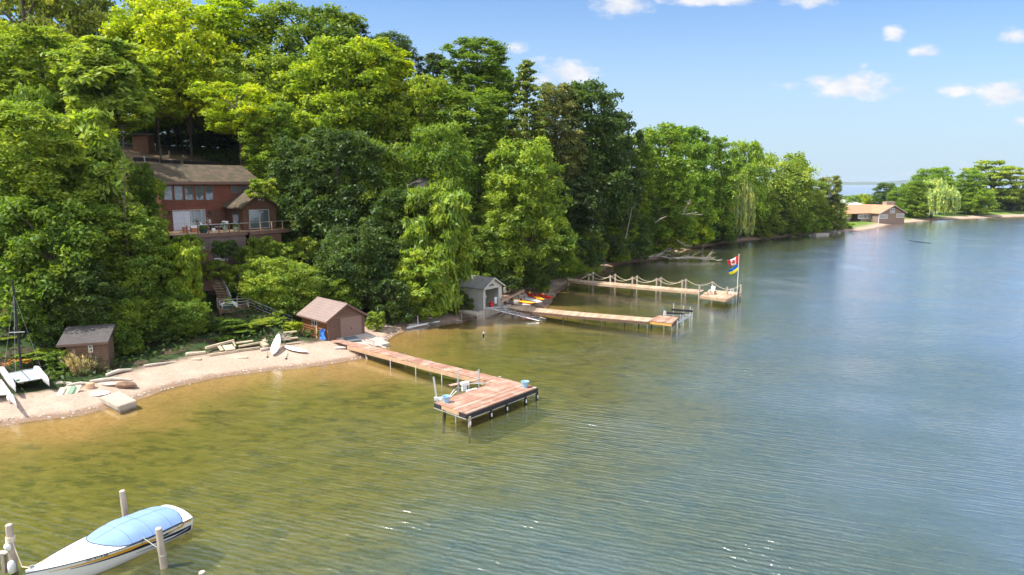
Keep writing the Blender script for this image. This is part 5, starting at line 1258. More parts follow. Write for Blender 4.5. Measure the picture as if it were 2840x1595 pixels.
e = thing('leaning_pole', 'white leaning pole at the left corner of the near dock', 'pole', q0)
b = MB(); b.tube([q0 - ZU * .5, d1], [.08, .065], 10); b.build('pole', ALU, e)
b = MB(); b.box(q0 + Vector((.25, .0, .0)), (1.0, .25, .22), .1); b.box(q0 + Vector((.25, -.12, -.3)), (.12, .12, .6)); b.build('bracket', PVC, e)

# ------------------------------------------------------------ grey boathouse
z0 = 1.0
C0g = P(*Z('g', 560, 900), z0); C1g = P(*Z('g', 1025, 790), z0); GF = frame(C0g, C1g - C0g); GW = (C1g - C0g).length; GU = GF((1, 0, 0)) - C0g; GV = GF((0, 1, 0)) - C0g; GLn = 4.2
def gl_(zx, zy, v=0.0): q = PLN(*Z('g', zx, zy), GF((0, v, 0)), GV) - C0g; return q.dot(GU), q.z
ewg = gl_(560, 370)[1]; zrg = gl_(785, 110)[1]
d0, dt = gl_(605, 395); d1_, _ = gl_(940, 320); dt = gl_(605, 410)[1]
e = thing('grey_boathouse', 'narrow grey boathouse with steep gable and open doorway full of gear', 'boathouse', C0g)
b = MB(GF); t_ = .1
b.bb((0, 0, -.1), (d0, t_, ewg)); b.bb((d1_, 0, -.1), (GW, t_, ewg)); b.bb((d0, 0, dt), (d1_, t_, ewg)); b.prism([(0, 0, ewg), (GW, 0, ewg), (GW / 2, 0, zrg)], (0, t_, 0)); b.build('front_wall', GREYP, e)
b = MB(GF); b.bb((0, t_ + .001, -1.2), (t_, GLn, ewg)); b.bb((GW - t_, t_ + .001, -1.2), (GW, GLn, ewg)); b.bb((t_, GLn - t_, -.1), (GW - t_, GLn, ewg)); b.prism([(0, GLn - t_, ewg), (GW, GLn - t_, ewg), (GW / 2, GLn - t_, zrg)], (0, t_, 0)); b.build('side_wall', GREYP, e)
b = MB(GF); b.bb((t_, t_ + .01, -.08), (GW - t_, GLn - t_ - .01, .0)); b.build('floor', WOODG, e)
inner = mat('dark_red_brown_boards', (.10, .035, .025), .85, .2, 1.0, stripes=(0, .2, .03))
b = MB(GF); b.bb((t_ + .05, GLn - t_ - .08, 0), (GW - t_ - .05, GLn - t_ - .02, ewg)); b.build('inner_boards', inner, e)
for i, u in enumerate((.18, .42)):
    uu = d0 + (d1_ - d0) * u; b = MB(GF); b.bb((uu - .05, .9, 0), (uu + .05, 1.0, ewg - .05)); b.build('stud', TAN, e)
sg = (zrg - ewg) / (GW / 2)
for s_ in (-1, 1):
    b = MB(GF); ue = GW / 2 + s_ * (GW / 2 + .28); zl_ = ewg - .28 * sg + .06; zt_ = zrg + .06
    q = [(GW / 2, -.35, zt_), (ue, -.35, zl_), (ue, GLn + .2, zl_), (GW / 2, GLn + .2, zt_)]
    if s_ > 0: q = q[::-1]
    b.hexa(q + [(x, y, z + .08) for x, y, z in q]); rr_ = b.build('roof', ROOFL, e)
    b = MB(GF); b.beam((GW / 2, -.37, zt_ - .02), (ue, -.37, zl_ - .02), .04, .2); b.build('bargeboard', GREYT, rr_)
b = MB(GF)
for x in (0, GW): b.bb((x - .06, -.03, 0), (x + .06, -.003, ewg - .1))
b.bb((d0 - .1, -.035, dt + .003), (d1_ + .1, -.003, dt + .16)); b.bb((d1_ + .003, -.035, 0), (d1_ + .12, -.003, dt)); b.bb((d0 - .1, -.035, 0), (d0 - .003, -.003, dt)); b.build('trim', GREYT, e)
s0, sz0 = gl_(705, 335); s1, sz1 = gl_(830, 255); sgn = MB(GF); sm = (s0 + s1) / 2
sgn.bb((s0, -.05, sz0 + .08), (s1, -.01, sz1 - .12)); sgn.prism([(s0, -.05, sz1 - .12), (s1, -.05, sz1 - .12), (sm + .2, -.05, sz1 + .06), (sm - .2, -.05, sz1 + .06)], (0, .04, 0)); so = sgn.build('name_sign', mat('brown_sign_board', (.12, .075, .06), .8, .2), e)
b = MB(GF); rgs = random.Random(8); n = 8; zz0 = sz0 + .16; zz1 = sz1 - .24
for i in range(n):       # worn, unreadable lettering: pale strokes
    uu = s0 + .12 + (s1 - s0 - .24) * i / (n - 1); h = (zz1 - zz0) * (1 if i in (0, 2, 5, 6) else .62)
    b.bb((uu - .018, -.062, zz0), (uu + .018, -.051, zz0 + h))
    if i % 2 == 0: b.bb((uu + .018, -.062, zz0 + h * .4), (uu + .07, -.051, zz0 + h * .4 + .03))
b.beam((s0 + .15, -.056, sz1 - .16), (sm, -.056, sz1 - .04), .05, .012, up=(0, 1, 0)); b.build('lettering', mat('worn_white_lettering', (.55, .47, .44), .8, .2), so)
a_, z_ = gl_(792, 150); b = MB(GF); b.lathe((a_, -.2, z_ - .05), [(.04, -.08), (.07, 0), (.03, .09)], 8); b.build('gable_lamp', WHITE, e)
# gear inside and on the concrete deck
q = GF((d0 + .25, .35, .85)); b = MB(GF); rows = []
for i in range(9):
    s = i / 8; w_ = .5 * (1 - s) ** .6; rows.append([(d0 + .05 + .85 * s, .5 + w_ * math.cos(a), 1.35 + .2 * s + .22 * math.sin(a) * (-1)) for a in np.linspace(0, math.pi, 7)])
b.grid(rows); b.prism([(d0 + .02, .05, 1.4), (d0 + .9, .5, 1.55), (d0 + .02, .95, 1.4)], (0, 0, .06)); b.bb((d0 + .05, .3, .02), (d0 + .2, .8, 1.2)); tag(b.build('white_boat_bow', WHITE, smooth=False), 'white bow of a small boat inside the grey boathouse doorway', 'boat')
q = GF(((d0 + d1_) / 2 + .05, .15, .02)); e = thing('fuel_can', 'red fuel can in the doorway of the grey boathouse', 'fuel can', q)
b = MB(); b.box(q + ZU * .33, (.42, .3, .6), .8); b.build('can', KRED, e); b = MB(); b.tube([q + Vector((-.12, 0, .66)), q + Vector((-.08, 0, .74)), q + Vector((.1, 0, .74)), q + Vector((.14, 0, .66))], .02, 6); b.build('handle', KRED, e)
q = GF((d1_ - .32, .2, .02)); e = thing('folding_chair', 'white folding chair leaning in the grey boathouse doorway', 'chair', q)
b = MB(); b.box(q + Vector((0, 0, .72)), (.5, .07, .85), .85); b.build('backrest', WHITE, e); b = MB()
for x in (-.22, .22): b.tube([q + Vector((x * .7, x * .7, 0)), q + Vector((x * .7, x * .7 + .02, 1.3))], .02, 6)
b.build('frame', PVC, e)
q = GF((d0 + .75, .9, .0)); b = MB(GF); b.lathe((d0 + .75, .8, .0), [(.2, 0), (.22, .5), (.15, .6), (.05, .95), (.2, 1.0), (.15, 1.25), (0.02, 1.3)], 10); tag(b.build('outboard_motor', mat('slate_blue_plastic', (.10, .12, .16), .4, .2)), 'dark outboard motor standing inside the grey boathouse', 'motor')
# concrete platform below it
PG = thing('concrete_platform', 'concrete and timber platform under the grey boathouse door', 'platform', GF((1, -1, -.9)))
f0 = P(*Z('g', 620, 935), z0 - .06); b = MB(GF); ff = (f0 - C0g); fu, fv = ff.dot(GU), ff.dot(GV)
b.prism([(fu, fv, -.06), (GW + 1.2, fv + .3, -.06), (GW + 1.2, -.05, -.06), (-1.2, -.05, -.06), (-1.3, fv * .5, -.06)], (0, 0, -.95)); b.build('slab', CONC, PG)
b = MB(GF); b.bb((fu - .05, fv - .08, -.75), (GW + 1.2, fv - .003, -.03)); b.build('edge_timber', WOODG, PG)
b = MB(GF); b.box((fu, fv - .05, -.35), (.16, .16, 1.0)); b.build('corner_post', POLEM, PG)
e = thing('grey_plank_bench', 'low grey plank walkway left of the grey boathouse', 'walkway', P(1305, 866, .3))
q = [P(1271.7, 861, 1.15), P(1325.4, 871.5, 1.15), P(1343, 868, 1.15), P(1292, 857, 1.15)]
b = MB(); b.hexa([p - ZU * .08 for p in q] + q); b.build('planks', WOODG, e)
b = MB(); b.beam(q[0] - ZU * .16, q[1] - ZU * .16, .07, .16); b.build('edge_board', WOODG, e)
for p in (q[1], lerp(q[0], q[1], .15), q[2]): b = MB(); b.box(p + Vector((0, .08, -.8)), (.12, .12, 1.4)); b.build('leg', POLEM, e)
# brown raised deck to the right
e = thing('raised_brown_deck', 'raised red brown deck on posts right of the grey boathouse', 'deck', P(1420, 830, .6))
zb_ = 2.0; nr_ = [P(1392, 832, zb_), P(1454.5, 801.8, zb_)]; fr2 = [P(1392, 816, zb_), P(1446, 795.3, zb_)]
plank_deck(nr_, fr2, .15, mt=RED, par=e, name='boards')
b = MB(); b.beam(nr_[0] - ZU * .2, nr_[1] - ZU * .2, .07, .3); b.beam(nr_[1] - ZU * .2, fr2[1] - ZU * .2, .07, .3); b.build('edge_beam', CEDAR, e)
for t_ in (.05, .5, .97):
    p = lerp(nr_[0], nr_[1], t_); b = MB(); b.box((p.x, p.y + .15, .85), (.16, .16, 1.9)); b.build('post', POLEM, e)
q = P(1409, 805, 3.0); b = MB(); b.beam(P(1397, 806, 2.8), P(1418, 799, 2.8), .1, .8); tag(b.build('board_screen', WOODG), 'weathered grey board panel behind the raised brown deck', 'screen')
rgr = random.Random(11)
for k, (x, y, s, lab) in enumerate(((1410, 835, .7, 'rounded stone under the raised brown deck'), (1424, 828, .8, 'brownish stone left of the stone steps'), (1437, 822, .7, 'flat stone in the middle of the steps'), (1449, 812, .6, 'upper stone of the steps by the deck end'), (1455, 822, .7, 'stone beside the bow of the red kayak'), (1431, 838, .5, 'grey stone above the orange kayak'), (1445, 833, .5, 'low stone left of the white board'))):
    q = P(x, y, .9 + .1 * (k % 3)); b = MB(); rock(b, q, s, s * .8, .42, rgr); tag(b.build('stone', STONE), lab, 'rock', 'stones by the raised deck')
q = P(1406, 838, 1.0); b = MB(); b.lathe(q, [(.16, 0), (.2, .45), (.22, .46), (.18, .44), (.14, .05)], 12); tag(b.build('pail', PVC), 'white pail beside the grey boathouse', 'pail')

# marine railway: tubular track from the doorway into the water
e = thing('boat_track', 'white tubular boat track running from the grey boathouse into the water', 'track', P(1440, 880, 0))
TA0, TA1 = P(*Z('g', 625, 860), 1.25), P(*Z('g', 1985, 1195), .12); TB0, TB1 = P(*Z('g', 985, 800), 1.25), P(*Z('g', 2165, 1148), .12)
for p0, p1 in ((TA0, TA1), (TB0, TB1)):
    b = MB(); b.tube([p0, p1], .05, 6); b.build('rail', ALU, e)
b = MB(); 
for i in range(7):
    t0, t1 = i / 7, (i + 1) / 7
    b.tube([lerp(TA0, TA1, t0), lerp(TB0, TB1, t1)], .032, 5); b.tube([lerp(TB0, TB1, t0), lerp(TA0, TA1, t1)], .032, 5)
b.build('cross_bars', ALU, e)
for (x0, y0, x1, y1) in ((1100, 885, 1160, 965), (960, 1075, 1090, 975), (1290, 1030, 1400, 1120), (1400, 1120, 1480, 1040), (1545, 1110, 1590, 1150), (1825, 1060, 1822, 1125)):
    b = MB(); b.tube([P(*Z('g', x0, y0), .8 if y0 < 1000 else .25), P(*Z('g', x1, y1), .5 if y1 < 1000 else .0)], .03, 5); b.build('strut', ALU, e)

# ------------------------------------------------------------ middle dock
D2 = thing('middle_dock', 'long straight brown dock on white legs, second from the camera', 'dock', P(1650, 890, 0))
z2 = 1.0
nr = [P(1408, 853, z2 + .12), P(1450, 860.5, z2), P(1600, 876, z2), P(1798, 892, z2)]; fr_ = [P(1425, 846.5, z2 + .12), P(1462, 851, z2), P(1610, 865.5, z2), P(1813.3, 882, z2)]
plank_deck(nr, fr_, .16, mt=CEDAR, par=D2, name='walkway')
b = MB()
for k in range(3):
    sd = (nr[k + 1] - nr[k]).cross(ZU).normalized() * .04
    b.beam(nr[k] + sd - ZU * .2, nr[k + 1] + sd - ZU * .2, .06, .26); b.beam(fr_[k] - sd - ZU * .2, fr_[k + 1] - sd - ZU * .2, .06, .26)
b.build('side_beams', BROWN, D2)
E = [P(*Z('e', 300, 790), z2), P(*Z('e', 1340, 905), z2), P(*Z('e', 1640, 640), z2), P(*Z('e', 800, 548), z2)]
plank_deck([E[0], E[1]], [E[3], E[2]], .15, mt=RED, par=D2, name='platform')
sd = (E[1] - E[0]).cross(ZU).normalized() * .05
b = MB(); b.beam(E[0] + sd - ZU * .24, E[1] + sd - ZU * .24, .06, .26); b.build('front_fascia', mat('golden_timber', (.60, .33, .09), .7, .12), D2)
sd1 = (E[2] - E[1]).cross(ZU).normalized() * .05; b = MB(); b.beam(E[1] + sd1 - ZU * .26, E[2] + sd1 - ZU * .26, .06, .36); b.build('end_fascia', BROWN, D2)
for zx, y0 in ((925, 455), (1168, 485), (1340, 500), (1548, 525), (1747, 550), (1890, 565), (2015, 583)):
    q = P(*Z('6', zx, y0), 0); post(D2, q.x, q.y, -1.2, .98, .06, PVC, 'leg')
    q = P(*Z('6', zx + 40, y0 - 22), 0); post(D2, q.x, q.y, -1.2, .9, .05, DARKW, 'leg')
q = P(*Z('6', 707, 415), .2); post(D2, q.x, q.y, -.5, .98, .05, PVC, 'leg')
for zx, zy in ((980, 1050), (1320, 1100)):
    q = P(*Z('e', zx, 1190), 0); b = MB(); b.tube([(q.x, q.y, -1.5), (q.x, q.y, 1.02)], .06, 8); b.box((q.x, q.y - .05, .72), (.22, .18, .55)); b.build('post', PVC, D2)
# boat lift at its end
e = thing('dock_boat_lift', 'aluminium boat lift with black bunks and wheel at the end of the middle dock', 'boat lift', P(1900, 890, 0))
for (x0, y0, x1, y1, z_) in ((1320, 300, 2270, 375, 1.35), (1100, 455, 1905, 505, 1.35)):
    b = MB(); b.beam(P(*Z('e', x0, y0), z_), P(*Z('e', x1, y1), z_), .22, .24); b.build('bunk', BLACK, e)
K = [P(*Z('e', 1575, 900), .95), P(*Z('e', 2235, 545), .95), P(*Z('e', 1400, 500), .95), P(*Z('e', 1290, 570), .95)]
for p0, p1 in ((K[0], K[1]), (K[1], P(*Z('e', 1150, 520), .95)), (P(*Z('e', 1680, 760), .98), P(*Z('e', 2000, 640), .98))):
    b = MB(); b.beam(p0, p1, .12, .14); b.build('frame_beam', ALU, e)
for (zx, zy, h) in ((1575, 1160, 1.05), (2235, 740, 1.35), (1835, 800, 1.9), (1400, 640, 1.8), (2140, 690, 1.5)):
    q = P(*Z('e', zx, zy), 0); post(e, q.x, q.y, -1.5, h, .075, ALU, 'upright')
q = P(*Z('e', 1000, 560), 1.0); b = MB(); ax = Vector((.9, .35, 0)).normalized(); cc_ = q + ZU * .5
ring = [cc_ + ax * (.5 * math.cos(a)) + ZU * (.5 * math.sin(a)) for a in np.linspace(0, 2 * math.pi, 25)]
b.tube(ring, .035, 6, cap=False)
for k in range(6): a = math.pi * k / 3; b.tube([cc_, cc_ + ax * (.5 * math.cos(a)) + ZU * (.5 * math.sin(a))], .015, 5)
b.build('winch_wheel', mat('blue_grey_steel', (.10, .20, .24), .5, .1), e)
b = MB(); b.prism([q + Vector((-.2, -.15, .02)), q + Vector((.32, -.05, .02)), q + Vector((.2, -.05, .5)), q + Vector((-.1, -.12, .62))], (.04, .22, 0)); b.build('cover', WHITE, e)
LQ = P(*Z('e', 1800, 1040), .0)
b = MB()
for dx in (-.16, .16): b.tube([LQ + Vector((dx, 0, -.4)), LQ + Vector((dx, .2, 1.3)), LQ + Vector((dx, .6, 1.35))], .03, 6)
for k in range(4): b.tube([LQ + Vector((-.16, .03 * k, -.2 + .35 * k)), LQ + Vector((.16, .03 * k, -.2 + .35 * k))], .025, 5)
b.build('ladder', ALU, e)

# ------------------------------------------------------------ far dock with ropes
D3 = thing('rope_dock', 'wooden dock with rope swags between posts and a flagpole at its end', 'dock', P(1850, 830, 0))
z3 = 1.25
nr = [P(1574.8, 778, z3), P(*Z('d', 440, 483), z3), P(*Z('d', 1840, 603), z3)]; fr_ = [P(1576, 772, z3), P(*Z('d', 450, 452), z3), P(*Z('d', 1900, 573), z3)]
plank_deck(nr, fr_, .17, mt=CEDAR, par=D3, name='walkway')
Q = [P(*Z('d', 1850, 645), z3), P(*Z('d', 2178, 690), z3), P(*Z('d', 2360, 600), z3), P(*Z('d', 1985, 570), z3)]
plank_deck([Q[0], Q[1]], [Q[3], Q[2]], .16, mt=CEDAR, par=D3, name='platform')
b = MB()
for k in range(2):
    sd = (nr[k + 1] - nr[k]).cross(ZU).normalized() * .04; b.beam(nr[k] + sd - ZU * .2, nr[k + 1] + sd - ZU * .2, .06, .28)
for p0, p1 in ((Q[0], Q[1]), (Q[1], Q[2])):
    sd = (p1 - p0).cross(ZU).normalized() * .05; b.beam(p0 + sd - ZU * .22, p1 + sd - ZU * .22, .07, .34)
b.build('side_beams', CEDAR, D3)
tops_n, tops_f = [], []
def rpost(zx, zyb, zt=2.45):
    q = P(*Z('d', zx, zyb), 0); b = MB(); b.tube([(q.x, q.y, -1.6), (q.x, q.y, zt)], [.14, .125], 9); po = b.build('post', POLEM, D3)
    b = MB(); b.tube([(q.x, q.y, zt + .002), (q.x, q.y, zt + .09)], [.135, .10], 9); b.build('cap', BLACK, po); return Vector((q.x, q.y, zt - .12))
for zx, y in ((425, 545), (700, 572), (982, 595), (1290, 615), (1615, 640), (1833, 712)): tops_n.append(rpost(zx, y))
for zx, y in ((480, 520), (764, 555), (1042, 580), (1345, 600), (1663, 625), (2000, 660)): tops_f.append(rpost(zx, y))
q5 = rpost(2187, 742); q6 = rpost(2362, 702)
rpost(160, 515, 1.5)
def swag(p0, p1, sag, par=D3):
    b = MB(); b.tube([lerp(p0, p1, t) - ZU * (sag * 4 * t * (1 - t)) for t in np.linspace(0, 1, 11)], .03, 5); b.build('rope', CREAM, par)
for a, c in zip(tops_n[:-2], tops_n[1:-1]): swag(a, c, .75)
for a, c in zip(tops_f[:-1], tops_f[1:]): swag(a, c, .75)
swag(tops_f[-1], q6, .95)
swag(P(1612, 772, 1.7), tops_n[0], .15); swag(tops_n[0], tops_f[0], .25)
for a, c in list(zip(tops_n, tops_f))[1:5]:
    b = MB(); b.beam((a.x, a.y, .75), (c.x, c.y, .75), .12, .2); b.beam((a.x, a.y, .2), (c.x, c.y, .8), .07, .1); b.build('cross_brace', POLEM, D3)
# ladder
lq = P(*Z('k', 1430, 800), z3); b = MB()
for dx in (0, .45):
    o_ = (Q[2] - Q[1]).normalized() * dx; b.tube([lq + o_ + Vector((.1, -.1, -1.5)), lq + o_ + Vector((.1, -.1, .85)), lq + o_ + Vector((-.15, .1, .9)), lq + o_ + Vector((-.3, .2, .1))], .03, 6)
for k in range(3): o_ = (Q[2] - Q[1]).normalized() * .45; b.tube([lq + Vector((.1, -.1, -1.1 + .4 * k)), lq + o_ + Vector((.1, -.1, -1.1 + .4 * k))], .03, 5)
b.build('ladder', PVC, D3)
# flagpole and flags
fp = P(*Z('d', 2318, 655), z3 - .3); topz = PY(*Z('d', 2318, 128), fp.y).z
e = thing('flagpole', 'tall slim white flagpole at the end of the rope dock', 'flagpole', (fp.x, fp.y, 0))
b = MB(); b.tube([(fp.x, fp.y, -1), (fp.x, fp.y, topz)], [.06, .035], 8); b.build('pole', WHITE, e)
b = MB(); b.lathe((fp.x, fp.y, topz), [(.02, 0), (.07, .05), (.07, .1), (.0, .15)], 8); b.build('finial', WHITE, e)
b = MB(); b.tube([(fp.x + .12, fp.y, -1), (fp.x + .12, fp.y, z3 + .7)], .09, 8); b.build('base_post', DARKW, e)
def flag(name, lab, zy0, zy1, fx0, fy0, fx1, fy1, bands, vertical, leaf=False):
    h0, h1 = PY(*Z('d', 2312, zy0), fp.y).z, PY(*Z('d', 2312, zy1), fp.y).z
    e0, e1 = PY(*Z('d', fx0, fy0), fp.y), PY(*Z('d', fx1, fy1), fp.y)
    def S(u, v):      # u along the fly, v down the hoist
        top = Vector((fp.x - .05, fp.y, h0)).lerp(Vector((e0.x, fp.y, e0.z)), u); bot = Vector((fp.x - .05, fp.y, h1)).lerp(Vector((e1.x, fp.y, e1.z)), u)
        p = top.lerp(bot, v); p.y += .16 * u * math.sin(u * 7 + v * 1.5) ; p.z -= .10 * math.sin(u * 3.1); return p
    e = thing(name, lab, 'flag', (fp.x, fp.y, h1), 'flags on the dock flagpole')
    for nm, a, c, m in bands:
        b = MB(); rows = []
        for i in range(17):
            row = []
            for j in range(9):
                u = (a + (c - a) * i / 16) if vertical else i / 16; v = j / 8 if vertical else (a + (c - a) * j / 8); row.append(S(u, v))
            rows.append(row)
        b.grid(rows); o = b.build(nm, m, e, smooth=True); md = o.modifiers.new('t', 'SOLIDIFY'); md.thickness = .012
    if leaf:
        pts = [(0, -.42), (.07, -.25), (.17, -.30), (.14, -.10), (.30, -.16), (.27, -.05), (.36, .0), (.20, .16), (.23, .24), (.04, .20), (.02, .40), (-.02, .40), (-.04, .20), (-.23, .24), (-.20, .16), (-.36, 0), (-.27, -.05), (-.30, -.16), (-.14, -.10), (-.17, -.30), (-.07, -.25)]
        b = MB(); V = []
        for sy in (-.02, .02):
            V += [S(.5 + x * .62, .5 + y) + Vector((0, sy, 0)) for x, y in pts]
        n = len(pts); b.add([V[i] for i in range(n)], [tuple(range(n))]); b.add([V[n + i] for i in range(n)], [tuple(range(n))[::-1]]); b.build('maple_leaf', FRED, e)
flag('red_white_flag', 'red and white flag with maple leaf at the top of the flagpole', 132, 235, 2193, 195, 2222, 262, (('red_band', 0, .25, FRED), ('white_band', .25, .75, FWHT), ('red_band', .75, 1, FRED)), True, True)
flag('blue_yellow_flag', 'blue and yellow flag flying below the red and white one', 240, 322, 2206, 318, 2232, 375, (('blue_band', 0, .5, FBLU), ('yellow_band', .5, 1, FYEL)), False)
# slatted chair with a white towel
cq = P(*Z('k', 560, 740), z3); e = thing('slatted_chair', 'wooden slatted chair with a white towel on the rope dock', 'chair', cq)
TC = lambda p: cq + Vector((p[0] * .8 + p[1] * .6, -p[0] * .6 + p[1] * .8, p[2]))
b = MB(TC)
for i in range(5): b.bb((-.30 + .125 * i, -.42, .32), (-.20 + .125 * i, .18, .355), random.random())
b.build('seat', CEDAR, e); b = MB(TC)
for i in range(5): b.hexa([(-.30 + .125 * i, .18, .30), (-.20 + .125 * i, .18, .30), (-.20 + .125 * i, .21, .30), (-.30 + .125 * i, .21, .30), (-.32 + .135 * i, .45, 1.0), (-.21 + .135 * i, .45, 1.0), (-.21 + .135 * i, .48, 1.0), (-.32 + .135 * i, .48, 1.0)], random.random())
b.build('backrest', CEDAR, e)
for x in (-.36, .36):
    b = MB(TC); b.bb((x - .03, -.45, 0), (x + .03, -.38, .55)); b.bb((x - .08, -.48, .551), (x + .08, .3, .58)); b.build('armrest', PVC, e)
    b = MB(TC); b.bb((x - .025, .2, 0), (x + .025, .27, .55)); b.build('leg', CEDAR, e)
b = MB(TC); b.hexa([(-.26, .12, .42), (.26, .12, .42), (.26, .17, .42), (-.26, .17, .42), (-.27, .42, 1.12), (.27, .42, 1.12), (.27, .5, 1.12), (-.27, .5, 1.12)]); tag(b.build('towel', WHITE), 'white towel draped over the back of the slatted chair', 'towel')
cq2 = P(*Z('k', 300, 770), z3); e = thing('footstool', 'light wooden footstool left of the slatted chair', 'stool', cq2); b = MB()
b.box(cq2 + ZU * .34, (.7, .5, .05), .5); b.build('seat', TAN, e)
for dx, dy in ((-.25, -.2), (.25, -.2), (-.25, .2), (.25, .2)): b = MB(); b.box(cq2 + Vector((dx, dy, .16)), (.05, .05, .32)); b.build('leg', TAN, e)
q = P(*Z('k', 690, 690), z3); b = MB(); b.lathe(q, [(.14, 0), (.18, .3), (.19, .31), (.15, .28), (.12, .03)], 12); tag(b.build('clay_pot', TERRA), 'small clay pot right of the slatted chair', 'pot')
# ------------------------------------------------------------ speedboat and mooring posts
SNr = P(*Z('b', 2300, 432), .7); BWt = P(72, 1600, 1.0)
hd_ = (BWt - SNr); hd_.z = 0; hd_.normalize()
for _ in range(6):
    pr = Vector((hd_.y, -hd_.x, 0)); pr = -pr if pr.y < 0 else pr; hd_ = BWt - (SNr + pr * 1.26); hd_.z = 0; hd_.normalize()
pr = Vector((hd_.y, -hd_.x, 0))      # pr points to the far side
if pr.y < 0: pr = -pr
ST0 = SNr + pr * 1.26; ST0.z = 0; BLn = (BWt - ST0).to_2d().length
TB_ = lambda p: ST0 + hd_ * p[0] + pr * (-p[1]) + Vector((0, 0, p[2]))      # y > 0: near side
SB = thing('speedboat', 'white speedboat with a blue canvas cover moored between wooden posts', 'speedboat', ST0)
def hb_(s): return 1.34 * (1 - max(0, (s - .30) / .70) ** 2.1) * (.93 + .07 * min(1, s / .3)) + .02
def gz(s): return .80 + .36 * s ** 1.4
def cz(s): return .08 + .62 * max(0, (s - .55) / .45) ** 2.2
def kz(s): return -.42 + 1.25 * max(0, (s - .6) / .4) ** 2.4
S_ = [i / 28 for i in range(29)]
def side(s, t, off=0.0):      # t 0 at the chine, 1 at the rub rail
    h = hb_(s); hc = h * (.86 - .25 * s); y = hc + (h - hc) * (t ** .8); z = cz(s) + (gz(s) - cz(s)) * t
    return (s * BLn, y + off, z)
b = MB(TB_)
for sg_ in (1, -1):
    rows = []
    for s in S_:
        row = [(s * BLn, 0, kz(s)), (s * BLn, sg_ * hb_(s) * .45, kz(s) * .55 + cz(s) * .45)]
        row += [(side(s, t)[0], sg_ * side(s, t)[1], side(s, t)[2]) for t in (0, .25, .5, .75, 1)]; rows.append(row)
    b.grid(rows)
tr_ = [(0, 0, kz(0))] + [(0, side(0, t)[1], side(0, t)[2]) for t in (0, .5, 1)] + [(0, -side(0, t)[1], side(0, t)[2]) for t in (1, .5, 0)]
b.add(tr_, [tuple(range(len(tr_)))]); b.build('hull', GELCOAT, SB, smooth=True)
def dk_(s, a):        # deck surface, a -1..1 across
    h = hb_(s) - .01; return (s * BLn, a * h, gz(s) + .26 * (1 - abs(a) ** 2.6) * (1 - .5 * s ** 3) + .004)
b = MB(TB_); b.grid([[dk_(s, a) for a in np.linspace(-1, 1, 15)] for s in S_]); b.add([dk_(0, a) for a in np.linspace(-1, 1, 15)] + [(0, hb_(0) - .01, gz(0) - .1), (0, -hb_(0) + .01, gz(0) - .1)][::1], [tuple(range(15)) + (16, 15)]); b.build('deck', GELCOAT, SB, smooth=True)
b = MB(TB_); 
for sg_ in (1, -1): b.tube([(s * BLn, sg_ * (hb_(s) + .005), gz(s)) for s in S_], .022, 6)
b.build('rub_rail', BLACK, SB)
b = MB(TB_); rows = []
for i in range(29):
    s = .045 + .57 * i / 28; row = []
    f = i / 28; prof_ = .05 + .14 * math.exp(-((f - .60) / .20) ** 2) + .12 * math.exp(-((f - .22) / .22) ** 2) + .08 * math.sin(f * 3.1)
    wf = .985 * (min(1, (f + .02) / .08) ** .5) * (1 if f < .72 else math.sqrt(max(0.0, 1 - ((f - .72) / .285) ** 2)))
    for a in np.linspace(-1, 1, 17):
        x, y, z = dk_(s, a * max(wf, .02)); e_ = (1 - abs(a) ** 5); row.append((x, y, z + .012 + prof_ * e_ * min(1, wf * 1.3) + .012 * math.sin(f * 40 + a * 5) * e_))
    rows.append(row)
b.grid(rows); b.build('canvas_cover', BLUEC, SB, smooth=True)
b = MB(TB_); ed = [r[0] for r in rows] + [r[-1] for r in rows[::-1]]; b.tube([Vector(p) + Vector((0, 0, .004)) for p in ed], .018, 5, cap=False); b.build('cover_hem', NAVY, SB)
b = MB(TB_)
for i_ in (6, 13, 20): b.tube([Vector(p) + Vector((0, 0, .003)) for p in rows[i_]], .009, 4)
b.tube([Vector(r[8]) + Vector((0, 0, .003)) for r in rows[1:-1]], .009, 4); b.build('cover_seam', mat('dark_blue_thread', (.10, .17, .36), .8), SB)
for i_ in (4, 10, 17, 23):
    p_ = Vector(rows[i_][0 if TB_(rows[i_][0]).y < TB_(rows[i_][-1]).y else -1]); b = MB(TB_); b.tube([p_, p_ + Vector((0, math.copysign(.05, p_.y), -.16))], .01, 4); b.build('tie_down', NAVY, SB)
def band(pts, m, nm, off=.006):        # pts: (s, t low, t high)
    b = MB(TB_); N_ = 24; ss = np.linspace(pts[0][0], pts[-1][0], N_); lo_ = np.interp(ss, [p[0] for p in pts], [p[1] for p in pts]); hi_ = np.interp(ss, [p[0] for p in pts], [p[2] for p in pts])
    b.grid([[side(s, l + (h - l) * k / 3, off) for k in range(4)] for s, l, h in zip(ss, lo_, hi_)]); b.build(nm, m, SB, smooth=True)
band([(.01, .42, .50), (.10, .30, .52), (.25, .44, .60), (.45, .56, .68), (.62, .62, .70), (.80, .66, .69)], NAVY, 'navy_stripe')
band([(.01, .12, .44), (.05, .10, .30), (.16, .12, .22), (.30, .22, .28), (.42, .32, .34)], NAVY, 'navy_stripe')
band([(.13, .72, .76), (.20, .62, .80), (.27, .66, .74), (.30, .70, .72)], NAVY, 'navy_stripe')
band([(.24, .68, .72), (.34, .66, .84), (.46, .68, .88), (.60, .72, .86), (.75, .74, .82), (.90, .76, .79)], GOLD, 'gold_stripe')
band([(.33, .60, .66), (.38, .60, .72), (.45, .66, .70)], NAVY, 'navy_stripe', .008)
b = MB(TB_)
for pts in ([(.02, .93), (.06, .86), (.075, .88)], ):
    pass
gs = [(.015, .80, .92), (.07, .90, .98), (.08, .70, .99), (.10, .66, .80), (.16, .72, .80), (.20, .68, .76)]
